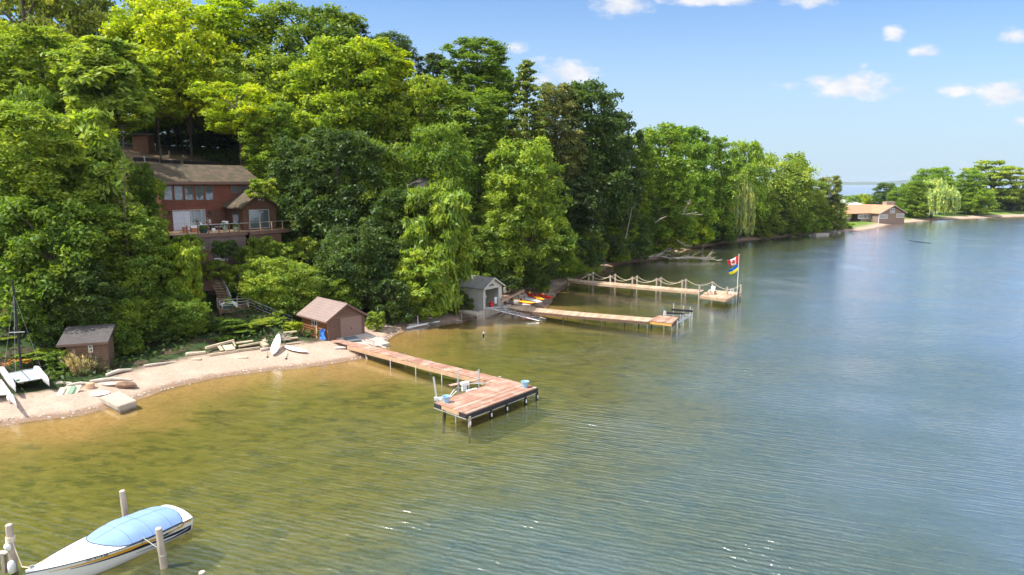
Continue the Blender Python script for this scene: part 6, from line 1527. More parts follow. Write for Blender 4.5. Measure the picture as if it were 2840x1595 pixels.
band(gs, GOLD, 'gold_stripe', .009)
for a0_, a1_ in ((.55, .35), (-.5, -.35)):       # lines on the foredeck
    b = MB(TB_); b.tube([Vector(dk_(s, lerp(a0_, a1_, (s - .5) / .42))) + Vector((0, 0, .006)) for s in np.linspace(.45 if a0_ > 0 else .55, .9, 12)], .014, 5); b.build('pinstripe', GOLD, SB)
tc = bpy.data.curves.new('reg', 'FONT'); tc.body = 'NY 4174 BE'; tc.size = .17; tc.extrude = .003; tc.align_x = 'CENTER'; tc.align_y = 'CENTER'
to = bpy.data.objects.new('registration', tc); COL.objects.link(to); dg = bpy.context.evaluated_depsgraph_get(); dg.update()
tm = bpy.data.meshes.new_from_object(to.evaluated_get(dg)); COL.objects.unlink(to); bpy.data.objects.remove(to); tm.name = 'registration'
# letters run from the bow aft on the near side
cpt = Vector(TB_(side(.66, .93, .016))); px_ = (Vector(TB_(side(.60, .93, .016))) - Vector(TB_(side(.72, .93, .016)))).normalized()
up_ = (Vector(TB_(side(.66, 1, .016))) - Vector(TB_(side(.66, .7, .016)))).normalized(); nz_ = px_.cross(up_).normalized(); up_ = nz_.cross(px_)
Mx = Matrix((px_, up_, nz_)).transposed()
for v in tm.vertices: v.co = Mx @ v.co + cpt - ST0
tm.materials.clear(); tm.materials.append(NAVY); to = bpy.data.objects.new('registration', tm); COL.objects.link(to); to.parent = SB
b = MB(TB_); b.box((.02, .9, gz(0) + .02), (.1, .2, .06)); b.box((2.6, hb_(.37) - .05, gz(.37) + .1), (.2, .06, .04)); b.build('cleat', ALU, SB)
b = MB(TB_); b.box((6.6, 0, gz(.93) + .22), (.18, .08, .06)); b.build('bow_cleat', ALU, SB)
def mpost(tx, ty, bx, by, r, lab):
    q = P(bx, by, 0); tp_ = PY(tx, ty, q.y); b = MB(); b.tube([q + (q - tp_) * .6, q, lerp(q, tp_, .55), tp_], [r * 1.05, r, r * .98, r * .9], 14)
    b.tube([tp_ + ZU * .001, tp_ + ZU * .03], [r * .88, r * .7], 14, .9); return tag(b.build('mooring_post', POLEM, org=q), lab, 'post', 'mooring posts round the speedboat'), q, tp_
o, q1, t1_ = mpost(24.5, 1456, 39, 1585, .155, 'tall mooring post at the left edge with a white rope')
mpost(338.5, 1362, 350, 1444, .15, 'mooring post behind the speedboat')
mpost(439.5, 1466, 455, 1574, .155, 'mooring post on the near side of the speedboat amidships')
mpost(93, 1583, 100, 1640, .13, 'mooring post whose top shows just before the bow')
mpost(560, 1587, 566, 1640, .15, 'mooring post whose top shows at the bottom edge right of the boat')
b = MB(); 
for k in range(5): b.tube([t1_ - ZU * (.55 + .05 * k) + Vector((.17 * math.cos(a), .17 * math.sin(a), .015 * math.sin(3 * a + k))) for a in np.linspace(0, 2 * math.pi, 15)], .022, 5, cap=False)
b.tube([t1_ + Vector((.12, -.1, -.6)), t1_ + Vector((.25, -.12, -1.1)), t1_ + Vector((.6, -.3, -1.8)), Vector(TB_((6.7, .1, gz(.93) + .24)))], .02, 6)
tag(b.build('mooring_rope', CREAM), 'white rope from the left mooring post to the bow', 'rope')
b = MB(); q = t1_ + Vector((-.05, -.15, -.95)); rock(b, q, .17, .12, .20, random.Random(2), 7); tag(b.build('rag_bundle', PVC, smooth=True), 'white bundle tied round the left mooring post', 'bundle')
b = MB(); q = q1 + Vector((.12, -.25, .35)); b.lathe(q, [(.04, -.3), (.15, -.22), (.16, .1), (.12, .25), (.03, .32)], 12); tag(b.build('fender', WHITE, smooth=True), 'white fender hanging low on the left mooring post', 'fender')
b = MB(); q = q1 + Vector((-.35, -.05, .45)); b.box(q, (.12, .25, .9), .2, .6); b.box(q + ZU * .48, (.42, .3, .06), .2, .8); tag(b.build('cut_stake', POLEM), 'short boxed stake left of the rope post', 'stake')
# line round the amidships post
q3 = P(455, 1574, 0)
b = MB(); b.tube([q3 + Vector((.15 * math.cos(a), .15 * math.sin(a), .62)) for a in np.linspace(0, 2 * math.pi, 15)], .018, 5, cap=False); b.tube([q3 + Vector((-.14, -.08, .62)), q3 + Vector((-.25, -.02, 1.0)), Vector(TB_((2.6, hb_(.37), gz(.37) + .1)))], .014, 5); tag(b.build('mooring_line', mat('grey_green_rope', (.40, .45, .38), .9)), 'thin grey line tied to the amidships post', 'rope')

# ------------------------------------------------------------ things on the beach
def glog(x0, y0, x1, y1, r, lab, m=DRIFT, nm='driftwood_log', cat='log', taper=.8, grp='driftwood on the beach', bend=0.0):
    p0, p1 = G(x0, y0), G(x1, y1); u = ZU * r * .8; md = (p0 + p1) / 2 + Vector((0, bend, 0))
    md.z = max(md.z, ths(md.x, md.y)); b = MB(); b.tube([p0 + u, lerp(p0, md, .5) + u * 1.15, md + u, lerp(md, p1, .5) + u * .9, p1 + u * taper], [r * .9, r, r * .95, r * taper, r * taper * .85], 9); return tag(b.build(nm, m), lab, cat, grp)
z4 = lambda x, y: Z('4', x, y)
glog(*z4(1015, 915), *z4(1255, 855), .17, 'thick pale log at the right of the small shed')
glog(*z4(1375, 820), *z4(1675, 778), .12, 'long pale log on the shaded sand', taper=.6)
glog(*z4(1778, 702), *z4(1925, 688), .13, 'short pale log beside the lumber pile')
glog(*z4(545, 992), *z4(690, 988), .16, 'short thick log behind the yellow boards')
glog(*z4(640, 1020), *z4(860, 985), .17, 'brown log lying toward the shed weeds', taper=.7, bend=.3)
glog(*z4(860, 975), *z4(1260, 950), .16, 'long bent log in front of the small shed', taper=.5, bend=.3)
glog(*z4(1030, 880), *z4(1080, 878), .16, 'stub of log behind the thick pale one')
glog(*Z('3', 955, 1262), *Z('3', 1080, 1240), .16, 'log at the right end of the lumber pile')
glog(*Z('m', 230, 420), *Z('m', 960, 262), .13, 'long straight pole along the waterline', PVC, 'shore_pole', 'pole', .7, None)
glog(*Z('m', 640, 188), *Z('m', 815, 184), .08, 'short white plank on the shaded bank', PVC, 'short_plank', 'plank', 1, None)
q = G(*Z('m', 475, 330)); b = MB(); b.tube([q - ZU * .3, q + ZU * 1.15], .06, 8); tag(b.build('white_stake', WHITE), 'white pipe standing at the waterline', 'stake')
q = G(*Z('m', 120, 215)); b = MB(); b.box(q + ZU * .45, (.9, .12, 1.0), .3, .4); b.box(q + Vector((.2, -.4, .2)), (1.2, .6, .1), .3, .5); b.box(q + Vector((.9, -.7, .2)), (.9, .6, .4), .2, .8); tag(b.build('broken_crate', WOODG), 'grey board and crate remains on the shaded bank', 'crate')
q = G(*Z('m', 510, 140)); b = MB(); b.box(q + ZU * .2, (1.3, .9, .4), .2, .8); b.box(q + Vector((.5, .1, .45)), (.3, .5, .35), .4, .3); tag(b.build('stone_block', STONE), 'squared stone block on the shaded bank', 'rock')
rgs = random.Random(9)
for k, (x, y, s, lab) in enumerate(((385, 335, .32, 'rounded pale stone at the shaded waterline'), (300, 355, .38, 'pink flat stone at the shaded waterline'), (790, 335, .45, 'dark rough stone at the end of the long pole'), (1350, 245, .22, 'small pinkish stone in the shallows'), (560, 325, .2, 'small stone by the white pipe'))):
    q = G(*Z('m', x, y)); b = MB(); rock(b, q + ZU * s * .25, s * 1.2, s * .8, s * .5, rgs); tag(b.build('shore_stone', SLATE if k == 2 else STONE), lab, 'rock', 'stones along the waterline')
# scattered pebbles at the waterline are too many to count
b = MB(); rgp = random.Random(21)
for i in range(520):
    k = rgp.randrange(4, 26); t_ = rgp.random(); p = Vector((*[SH[k][j] * (1 - t_) + SH[k + 1][j] * t_ for j in (0, 1)], 0)) + Vector((rgp.gauss(0, 1) * .3 - .35, rgp.gauss(0, 1) * .3 + .35, 0))
    s = rgp.uniform(.04, .14); p.z = max(-.05, ths(p.x, p.y)) + s * .1; a = rgp.random() * 6
    b.add([p + Vector((s * math.cos(a + j * 1.26) * rgp.uniform(.7, 1.1), s * math.sin(a + j * 1.26) * .8, 0)) for j in range(5)] + [p + ZU * s * .55], [(j, (j + 1) % 5, 5) for j in range(5)], rgp.random())
o = b.build('shore_pebbles', STONE); o['kind'] = 'stuff'; o['label'] = 'pebbles strewn along the waterline'; o['category'] = 'pebbles'
# lumber pile
def beamg(x0, y0, x1, y1, w, h, zo, lab, k='3', m=LUMB, nm='timber_plank', grp='lumber pile on the beach'):
    p0, p1 = G(*Z(k, x0, y0)), G(*Z(k, x1, y1)); b = MB(); b.beam(p0 + ZU * (h / 2 + zo), p1 + ZU * (h / 2 + zo), w, h, random.random()); return tag(b.build(nm, m), lab, 'timber', grp)
beamg(65, 1315, 300, 1285, .25, .2, .0, 'long low timber at the left end of the lumber pile')
beamg(305, 1280, 640, 1190, .18, .22, .35, 'upper rail of the old wooden frame in the lumber pile')
beamg(345, 1325, 700, 1270, .2, .22, .0, 'lower rail of the old wooden frame in the lumber pile')
beamg(465, 1240, 500, 1290, .3, .1, .25, 'left cross board of the old wooden frame')
beamg(560, 1230, 600, 1285, .9, .08, .28, 'wide boarded panel inside the old wooden frame')
beamg(625, 1185, 660, 1260, .14, .15, .35, 'right end board of the old wooden frame')
beamg(670, 1225, 870, 1195, .5, .08, .45, 'broad plank right of the old frame')
beamg(690, 1270, 950, 1235, .22, .2, .02, 'bottom timber in the middle of the lumber pile')
beamg(700, 1250, 1040, 1185, .16, .14, .3, 'long slanting plank over the lumber pile')
beamg(980, 1200, 1030, 1235, .5, .3, .1, 'upright board end at the right of the pile')
beamg(985, 1180, 1020, 1140, .25, .2, .1, 'short grey stump of board at the back of the pile')
beamg(1230, 1100, 1390, 1085, .3, .12, .45, 'top plank of the weathered bench by the bush')
beamg(1240, 1150, 1400, 1130, .3, .12, .2, 'middle plank of the weathered bench by the bush')
beamg(1265, 1185, 1420, 1165, .3, .1, .0, 'bottom mossy plank by the bush')
for k, (x, y, lab) in enumerate(((745, 1345, 'flat pale board lying alone on the sand'), (190, 1365, 'low board in the shade left of the pile'))):
    q = G(*Z('3', x, y)); b = MB(); b.box(q + ZU * .05, (.85, .35, .1), .25, .7); tag(b.build('loose_board', LUMB), lab, 'board')
q = G(*Z('3', 1905, 1228)); b = MB(); b.box(q + ZU * .06, (1.1, .7, .12), .35, .8); tag(b.build('stone_slab', CONC), 'pale slab lying beside the start of the near dock', 'slab')
# brush heap behind the boards
b = MB(); q = G(*Z('3', 1185, 1150)); rgb = random.Random(4)
for i in range(46):
    a = rgb.random() * 6.28; l = rgb.uniform(.5, 1.2); p = q + Vector((rgb.gauss(0, .5), rgb.gauss(0, .3), rgb.uniform(.05, .6))); b.tube([p, p + Vector((math.cos(a) * l, math.sin(a) * l, rgb.uniform(-.2, .4)))], [.035, .012], 4)
tag(b.build('brush_heap', DEADW), 'heap of grey brushwood behind the white boards', 'brushwood')
# two white paddle boats with paddles
def paddleboard(x0, y0, x1, y1, lift0, lift1, wid, lab):
    p0, p1 = G(x0, y0) + ZU * (.16 + lift0), G(x1, y1) + ZU * (.16 + lift1); a = (p1 - p0); Ln = a.length; a.normalize(); s_ = a.cross(ZU).normalized(); n_ = s_.cross(a)
    e = thing('paddleboard', lab, 'paddleboard', G((x0 + x1) / 2, (y0 + y1) / 2), 'white boards on the beach'); b = MB(); rows = []
    for i in range(21):
        s = i / 20; w = wid / 2 * max(.02, math.sin(math.pi * s) ** .55) * (1.0 + .1 * math.cos(math.pi * s)); c = p0 + a * (Ln * s) + n_ * (.10 * (2 * s - 1) ** 4)
        rows.append([c + s_ * (w * math.cos(t)) + n_ * (.11 * math.sin(t) * min(1, w * 5)) for t in np.linspace(0, 2 * math.pi, 15)])
    b.grid(rows); b.build('hull', WHITE, e, smooth=True)
    b = MB(); b.tube([p0 + a * (Ln * .3) + n_ * .1, p0 + a * (Ln * .7) + n_ * .1], .02, 5); b.build('keel_strip', PVC, e)
paddleboard(*Z('3', 1105, 1330), *Z('3', 1180, 1185), .0, .9, .82, 'white board leaning on the brush heap, pointing away')
paddleboard(*Z('3', 1245, 1232), *Z('3', 1518, 1300), .05, .05, .86, 'white board lying across the sand')
def paddle(x0, y0, x1, y1, lab, zt_=.1):
    p0, p1 = G(*Z('3', x0, y0)) + ZU * zt_, G(*Z('3', x1, y1)) + ZU * .05; e = thing('paddle', lab, 'paddle', p1, 'paddles on the beach')
    b = MB(); b.tube([p0, p1], .02, 6); b.build('shaft', BLACK, e); b = MB(); rock(b, p1, .12, .2, .03, random.Random(1)); b.build('blade', BLACK, e)
paddle(1065, 1190, 1038, 1335, 'black paddle leaning beside the leaning white board', .7); paddle(1285, 1290, 1260, 1355, 'black paddle on the sand below the flat white board')
# slab dock at left
e = thing('beach_slab_dock', 'short weathered slab dock jutting from the sand at the left', 'dock', P(330, 1125, 0))
zz = .55; q = [P(*z4(960, 1105), zz), P(*z4(1140, 1190), zz), P(*z4(1302, 1138), zz), P(*z4(1135, 1050), zz)]
b = MB(); b.hexa([p - ZU * .12 for p in q] + q, .7); b.build('top', mat('weathered_pinkish_deck', (.46, .33, .25), .9, .15, 1.0, mapscale=(.4, 2, 1)), e)
b = MB(); qi = [lerp(p, sum(q, Vector()) / 4, .02) for p in q]; b.hexa([p - ZU * .85 for p in qi] + [p - ZU * .121 for p in qi], .4); b.build('crib', WOODG, e)
b = MB(); b.beam(q[0] + Vector((-.02, -.03, -.2)), q[1] + Vector((-.02, -.05, -.2)), .1, .3); b.beam(q[1] + Vector((0, -.06, -.22)), q[2] + Vector((.0, -.06, -.22)), .1, .34); b.build('edge_beam', WOODG, e)
q = G(*z4(955, 1075)); b = MB(); rows = []
for i in range(9):
    s = i / 8; r_ = .6 * math.sqrt(max(.001, 1 - (2 * s - 1) ** 2)); rows.append([q + Vector(((2 * s - 1) * .75, r_ * math.cos(a), .04 + .18 * math.sin(a) * r_)) for a in np.linspace(0, math.pi, 8)])
b.grid(rows); tag(b.build('white_hull', WHITE, smooth=True), 'small white shell lying at the root of the slab dock', 'hull')
q = G(*z4(1205, 1015)); b = MB(); rock(b, q + ZU * .2, .95, .5, .3, random.Random(5)); tag(b.build('tree_stump', mat('brown_root', (.20, .12, .08), .95, .35, 4.0, bump=.05)), 'brown root stump above the slab dock', 'stump')
q = G(*z4(862, 1018)); b = MB(); b.tube([q, q + ZU * .38], [.34, .30], 14); tag(b.build('sawn_stump', TAN), 'round sawn block of wood among the logs', 'stump')
q = G(*z4(1040, 985)); b = MB(); rock(b, q + ZU * .05, 1.0, .5, .12, random.Random(6)); tag(b.build('flat_rock', STONE), 'pale flat rock behind the slab dock', 'rock')
YB = mat('cream_board', (.66, .60, .40), .7, .06); GB = mat('green_board', (.20, .33, .22), .7, .1)
for k, (x, y, m_, lab) in enumerate(((560, 1072, YB, 'leftmost cream board standing on the sand'), (608, 1062, YB, 'second cream board on the sand'), (657, 1057, GB, 'green and white board between the cream ones'), (708, 1048, YB, 'smallest cream board at the right'))):
    q = G(*z4(x, y + 22)); b = MB(); T_ = lambda p, q=q: q + Vector((p[0], p[1], p[2])); b.T = T_; b.hexa([(-.22, 0, 0), (.18, .1, 0), (.20, .16, 0), (-.2, .06, 0), (-.15, .5, .5), (.25, .6, .5), (.27, .64, .48), (-.13, .54, .48)]); tag(b.build('leaning_board', m_), lab, 'board', 'row of small boards on the sand')

# ------------------------------------------------------------ small shed at the left with weeds
g0 = P(*z4(700, 850), 1.25); c1_ = P(*z4(1040, 805), 1.25); c0_ = P(*z4(655, 835), 1.25)
SHF = frame(c0_, c1_ - c0_); sw = (c1_ - c0_).length; su = SHF((1, 0, 0)) - c0_; sv = SHF((0, 1, 0)) - c0_
def shl(zx, zy): q = PLN(*z4(zx, zy), c0_, sv) - c0_; return q.dot(su), q.z
th_ = shl(1035, 570)[1]
e = thing('small_brown_shed', 'small brown shed with a dark roof half hidden by weeds at the left', 'shed', c0_)
b = MB(SHF); b.bb((0, 0, -.5), (sw, 2.6, th_ - .05)); b.build('wall', mat('brown_shingle_wall', (.20, .12, .078), .85, .25, 1.5, stripes=(2, .22, .04), sdark=.55), e)
b = MB(SHF); b.hexa([(-.6, -.5, th_ - .15), (sw + .2, -.5, th_ - .15), (sw + .2, 3.0, th_ + .75), (-.6, 3.0, th_ + .75), (-.6, -.5, th_ + .02), (sw + .2, -.5, th_ + .02), (sw + .2, 3.0, th_ + .92), (-.6, 3.0, th_ + .92)]); b.build('roof', ROOFG, e)
x0_, y1_ = shl(840, 605); x1_, y0_ = shl(890, 678)
b = MB(SHF)
for lo, hi in (((x0_, -.06, y0_), (x1_, -.004, y0_ + .07)), ((x0_, -.06, y1_ - .07), (x1_, -.004, y1_)), ((x0_, -.06, y0_ + .07), (x0_ + .06, -.004, y1_ - .07)), ((x1_ - .06, -.06, y0_ + .07), (x1_, -.004, y1_ - .07)), ((x0_ + .06, -.05, (y0_ + y1_) / 2 - .03), (x1_ - .06, -.004, (y0_ + y1_) / 2 + .03))): b.bb(lo, hi)
b2_ = MB(SHF); b2_.bb((-.62, -.54, th_ - .16), (sw + .22, -.503, th_ + .04)); b2_.build('fascia', BROWNT, e); b2_ = MB(SHF); b2_.bb((-.02, -.03, -.5), (.07, -.002, th_ - .2)); b2_.bb((sw - .07, -.03, -.5), (sw + .02, -.002, th_ - .2)); b2_.build('corner_trim', BROWNT, e)
w = b.build('window', WHITE, e); b = MB(SHF); b.bb((x0_ + .06, -.03, y0_ + .07), (x1_ - .06, -.003, y1_ - .07)); b.build('pane', GLASS, w)
# tan plume grass
def tuft(q, n, h, spread, col, lab, nm='plume_grass', sz=.04):
    rg_ = np.random.default_rng(int(abs(q.x * 10))); a = rg_.uniform(0, 6.28, n); r = spread * np.sqrt(rg_.random(n)); K = 6; pts = []; A_ = []; B_ = []
    for i in range(n):
        p = np.array([r[i] * math.cos(a[i]), r[i] * math.sin(a[i]), 0]); d_ = np.array([math.cos(a[i]) * .25, math.sin(a[i]) * .25, 1.0]) + rg_.normal(size=3) * .12; L_ = h * rg_.uniform(.6, 1.05)
        for k in range(K):
            s = (k + .5) / K; pts.append(p + d_ * L_ * s + np.array([d_[0], d_[1], 0]) * s * s * .5); A_.append(d_ * L_ / K * .6); B_.append(np.cross(d_, rg_.normal(size=3)) * sz * (1.6 if k > 3 else .7))
    me = quads_mesh(nm, np.array(pts), np.array(A_), np.array(B_), rg_.random(len(pts)), LEAF); o = bpy.data.objects.new(nm, me); COL.objects.link(o); o.location = q; o.color = (*col, 1); return tag(o, lab, 'plant')
tuft(G(*z4(770, 885)), 170, 1.75, .75, (.50, .40, .29), 'tall tan plume grass in front of the small shed')
tuft(G(*z4(845, 880)), 110, 1.4, .5, (.46, .38, .26), 'second clump of tan grass beside the shed window')
b = MB(); q = G(*z4(70, 600)); rgf = random.Random(3)
tree(18, 745, 790, 60, 60.5, 'T', 'shrub0', 'reddish brown dead bush at the left edge', None, 'shrub', 'bush')
FLM = mat('orange_petals', (.75, .22, .02), .7, .1)
for k, (zx, zy, lab) in enumerate(((135, 765, 'orange lily left of the mast foot'), (235, 765, 'orange lily right of the mast foot'), (70, 800, 'low orange lily at the left edge'))):
    q = G(*z4(zx, zy + 90)) ; q = PY(*z4(zx, zy), q.y - .6); b = MB()
    for i in range(16):
        a = rgf.random() * 6.28; r = rgf.uniform(.02, .45); p = q + Vector((r * math.cos(a) * 1.3, r * math.sin(a) * .6, rgf.uniform(-.12, .15)))
        for j in range(5): t_ = j * 1.257; b.add([p, p + Vector((.06 * math.cos(t_ - .3), .06 * math.sin(t_ - .3), .04)), p + Vector((.12 * math.cos(t_), .12 * math.sin(t_), .03)), p + Vector((.06 * math.cos(t_ + .3), .06 * math.sin(t_ + .3), .04))], [(0, 1, 2, 3)])
    tag(b.build('lily_clump', FLM), lab, 'flowers', 'orange lilies behind the catamaran')

# ------------------------------------------------------------ beached catamaran and its neighbour
def hull(p0, p1, w, h, m, par, nm='hull', fl=.5):
    a = (p1 - p0); Ln = a.length; a.normalize(); s_ = a.cross(ZU).normalized(); n_ = s_.cross(a); b = MB(); rows = []
    for i in range(19):
        s = i / 18; k = min(1, (1 - s) * 3.2) ** .6 * min(1, s * 12 + .4); hh = h * (.75 + .25 * k); c = p0 + a * (Ln * s) + n_ * (.12 * s * s)
        rows.append([c + s_ * (w / 2 * k * x) + n_ * (hh * y) for x, y in ((0, -.5), (.7, -.25), (1, .2), (.8, .48), (0, .5), (-.8, .48), (-1, .2), (-.7, -.25), (0, -.5))])
    b.grid(rows); b.build(nm, m, par, smooth=False)
HULLM = mat('weathered_white_fibreglass', (.52, .49, .49), .5, .15, 2.0)
cz_ = lambda zx, zy, z: P(*Z('c', zx, zy), z)
CT = thing('catamaran', 'beached catamaran with grey mesh trampoline and tall dark mast', 'catamaran', cz_(235, 1150, 1.0))
hull(cz_(318, 1035, 1.75), cz_(440, 1185, 1.35), .42, .55, HULLM, CT); hull(cz_(10, 1045, 1.75), cz_(140, 1235, 1.35), .42, .6, HULLM, CT)
tq = [cz_(75, 1085, 1.72), cz_(160, 1165, 1.6), cz_(385, 1125, 1.6), cz_(305, 1040, 1.72)]
b = MB(); 
n = 8
rows = [[lerp(lerp(tq[0], tq[1], i / n), lerp(tq[3], tq[2], i / n), j / n) - ZU * (.10 * math.sin(math.pi * i / n) * math.sin(math.pi * j / n)) for j in range(n + 1)] for i in range(n + 1)]
b.grid(rows); o = b.build('trampoline', NET, CT); md = o.modifiers.new('t', 'SOLIDIFY'); md.thickness = .015
for p0, p1 in ((tq[0], tq[3]), (tq[1], tq[2])): b = MB(); b.tube([p0 + ZU * .03, p1 + ZU * .03], .05, 8); b.build('beam', ALU, CT)
b = MB(); b.tube([lerp(tq[0], tq[3], .5) + ZU * .05, lerp(tq[1], tq[2], .5) + ZU * .03], .03, 6); b.build('centre_lace', BLACK, CT)
mb = cz_(190, 1045, 1.8); mt_ = PY(*Z('c', 112, 255), mb.y + .2)
b = MB(); b.tube([mb, mt_], [.09, .07], 8); b.build('mast', DARKW, CT)
ms = PY(*Z('c', 155, 715), mb.y); b = MB(); b.tube([ms + Vector((-.65, 0, 0)), ms + Vector((.6, 0, .05))], .025, 6); b.build('spreader', ALU, CT)
for tgt in (cz_(375, 1055, 1.7), cz_(30, 1070, 1.8), cz_(140, 1235, 1.4)):
    b = MB(); b.tube([lerp(mb, mt_, .85), tgt], .006, 4); b.build('shroud', GALV, CT)
b = MB(); b.box(cz_(425, 1175, 1.0), (.25, .2, .5), .4); b.tube([cz_(440, 1180, 1.2), cz_(450, 1225, .8)], .03, 5); b.build('rudder', BLACK, CT)
C2 = thing('second_catamaran', 'second beached catamaran cut off by the left edge', 'catamaran', cz_(60, 1300, .9))
hull(cz_(-60, 1070, 1.35), cz_(150, 1385, .95), .34, .42, HULLM, C2); 
b = MB(); b.tube([cz_(-60, 1275, 1.25), cz_(95, 1265, 1.25)], .06, 8); b.build('beam', ALU, C2)
b = MB(); rows = [[lerp(lerp(cz_(-60, 1160, 1.25), cz_(-60, 1280, 1.2), i / 4), lerp(cz_(45, 1175, 1.25), cz_(85, 1262, 1.2), i / 4), j / 4) for j in range(5)] for i in range(5)]; b.grid(rows); o = b.build('trampoline', NET, C2); md = o.modifiers.new('t', 'SOLIDIFY'); md.thickness = .015
q = cz_(95, 1300, 1.0); b = MB(); rock(b, q, .3, .25, .35, random.Random(4)); b.build('bow_cover', PVC, C2)

# ------------------------------------------------------------ kayaks by the grey boathouse
KD = mat('dark_cockpit', (.02, .015, .015), .6, .1)
def kayak(p0, p1, wid, m, m2, lab):
    a = (p1 - p0); Ln = a.length; a.normalize(); s_ = a.cross(ZU).normalized(); n_ = s_.cross(a)
    e = thing('kayak', lab, 'kayak', (p0 + p1) / 2 - ZU * .2, 'kayaks beached beside the grey boathouse')
    for nm, lo, hi, mm in (('hull', -math.pi, 0, m), ('deck', 0, math.pi, m2)):
        b = MB(); rows = []
        for i in range(23):
            s = i / 22; w = wid / 2 * max(.04, math.sin(math.pi * s) ** .7); rk = .22 * (2 * s - 1) ** 4; c = p0 + a * (Ln * s) + n_ * rk
            rows.append([c + s_ * (w * math.cos(t)) + n_ * ((.14 if nm == 'deck' else .2) * math.sin(t) * min(1, w * 4)) for t in np.linspace(lo, hi, 9)])
        b.grid(rows); b.build(nm, mm, e, smooth=True)
    c = p0 + a * (Ln * .52) + n_ * .135; b = MB(); R_ = [c + a * (.5 * math.cos(t)) + s_ * (.2 * math.sin(t)) for t in np.linspace(0, 2 * math.pi, 17)[:-1]]
    b.prism(R_, n_ * .03); b.build('cockpit', KD, e); b = MB(); b.tube([p + n_ * .03 for p in R_] + [R_[0] + n_ * .03], .025, 5, cap=False); b.build('rim', m, e)
    b = MB(); q = c - a * .3; b.beam(q - s_ * .16 + n_ * .12, q + s_ * .16 + n_ * .12, .06, .26); b.build('seat_back', KD if mm is not KRED else KYEL, e)
kg = lambda x, y, z: P(*Z('g', x, y), z)
kayak(kg(1215, 632, 1.25), kg(1890, 765, 1.1), .78, KORA, KYEL, 'orange and yellow kayak nearest the middle dock')
kayak(kg(1690, 500, 1.25), kg(2125, 680, 1.0), .75, KORA, KYEL, 'yellow and orange kayak between the white board and the red kayak')
kayak(kg(1895, 510, 1.2), kg(2335, 625, 1.0), .78, KRED, KRED, 'long plain red kayak closest to the water')
kayak(kg(1650, 480, 1.45), kg(1880, 580, 1.2), .75, KRED, KRED, 'red kayak lying behind the yellow and orange one')
b = MB(); q = [kg(1600, 640, .95), kg(1690, 565, .95), kg(2060, 700, .9), kg(1900, 725, .9)]; b.hexa([p - ZU * .08 for p in q] + q); tag(b.build('white_board', PVC), 'pale flat board between the two orange kayaks', 'board')
for k, (x0, y0, x1, y1, lab) in enumerate(((1210, 720, 1450, 735, 'pale plank under the orange kayak'), (1560, 770, 1760, 785, 'short white plank in front of the orange kayak'), (1040, 560, 1160, 680, 'timber leaning by the white pail'), (1350, 600, 1450, 520, 'dark branch above the orange kayak'))):
    b = MB(); b.beam(kg(x0, y0, .9), kg(x1, y1, .9), .3 if k < 2 else .12, .08); tag(b.build('loose_plank', WOODG if k != 1 else PVC), lab, 'plank', 'planks around the kayaks')

# ------------------------------------------------------------ fallen trees, snags and marks in the water
def branchy(name, lab, cat, p0, p1, n, r, seed, spread=1.0, m=DEADW, up=.2, sub=True):
    rg_ = random.Random(seed); b = MB(); md = lerp(p0, p1, .5) + ZU * .1 * (p1 - p0).length * .5; b.tube([p0, md, p1], [r, r * .8, r * .4], 7)
    for i in range(n):
        t_ = rg_.uniform(.15, 1); q = lerp(p0, p1, t_) + ZU * .05; L_ = (p1 - p0).length * rg_.uniform(.2, .5) * spread
        d_ = ((p1 - p0).normalized() + Vector((rg_.gauss(0, .7), rg_.gauss(0, .7), rg_.gauss(up, .35)))).normalized(); e_ = q + d_ * L_; m_ = lerp(q, e_, .5) + Vector((0, 0, rg_.uniform(0, .15) * L_))
        b.tube([q, m_, e_], [r * .45, r * .3, r * .1], 5)
        if sub:
            for _ in range(3): d2 = (d_ + Vector((rg_.gauss(0, .6), rg_.gauss(0, .6), rg_.gauss(.1, .4)))).normalized(); q2 = lerp(m_, e_, rg_.random()); b.tube([q2, q2 + d2 * L_ * .45], [r * .22, r * .06], 4)
    return tag(b.build(name, m), lab, cat)
dd = lambda x, y, z: P(*Z('d', x, y), z)
branchy('fallen_tree', 'bleached fallen tree lying in the water beyond the rope dock', 'fallen tree', dd(1450, 175, .5), dd(1960, 185, .35), 20, .22, 3, .8, mat('bleached_wood', (.62, .53, .43), .9, .15), .15)
branchy('driftwood_log', 'dark trunk lying on the shaded point by the fallen tree', 'fallen tree', dd(1100, 150, .9), dd(1560, 178, .5), 8, .2, 5, .6, DEADW, .4)
branchy('fallen_tree', 'grey roots and branches piled at the shaded point', 'driftwood', dd(1300, 130, .9), dd(1480, 75, 1.6), 10, .25, 8, 1.0, DEADW, .5)
q = dd(1870, 110, 0); branchy('snag', 'thin twig sticking out of the water behind the flags', 'branch', q - ZU * .2, q + Vector((.3, 0, 1.6)), 3, .05, 9)
branchy('root_mass', 'tangle of dark roots at the shore by the rope dock', 'roots', dd(560, 340, .5), dd(740, 350, .4), 16, .22, 12, .7, mat('dark_roots', (.14, .09, .06), .95, .3), .4)
for k, (x0, y0, x1, y1, lab) in enumerate(((1095, 150, 1110, 185, 'left upright of the wooden crib on the shaded point'), (1175, 120, 1210, 175, 'right timber of the wooden crib on the shaded point'), (1100, 145, 1190, 140, 'top bar of the wooden crib on the shaded point'))):
    b = MB(); b.beam(dd(x0, y0, 1.1), dd(x1, y1, .7), .22, .22); tag(b.build('crib_timber', POLEM), lab, 'timber', 'crib timbers on the shaded point')
sp = lambda x, y, Y: PY(*Z('s', x, y), Y)
branchy('dead_branches', 'bare grey branches sprouting from the shore foliage', 'dead branches', sp(940, 120, 150), sp(1000, 10, 149), 14, .10, 15, .9, DEADW, .3)
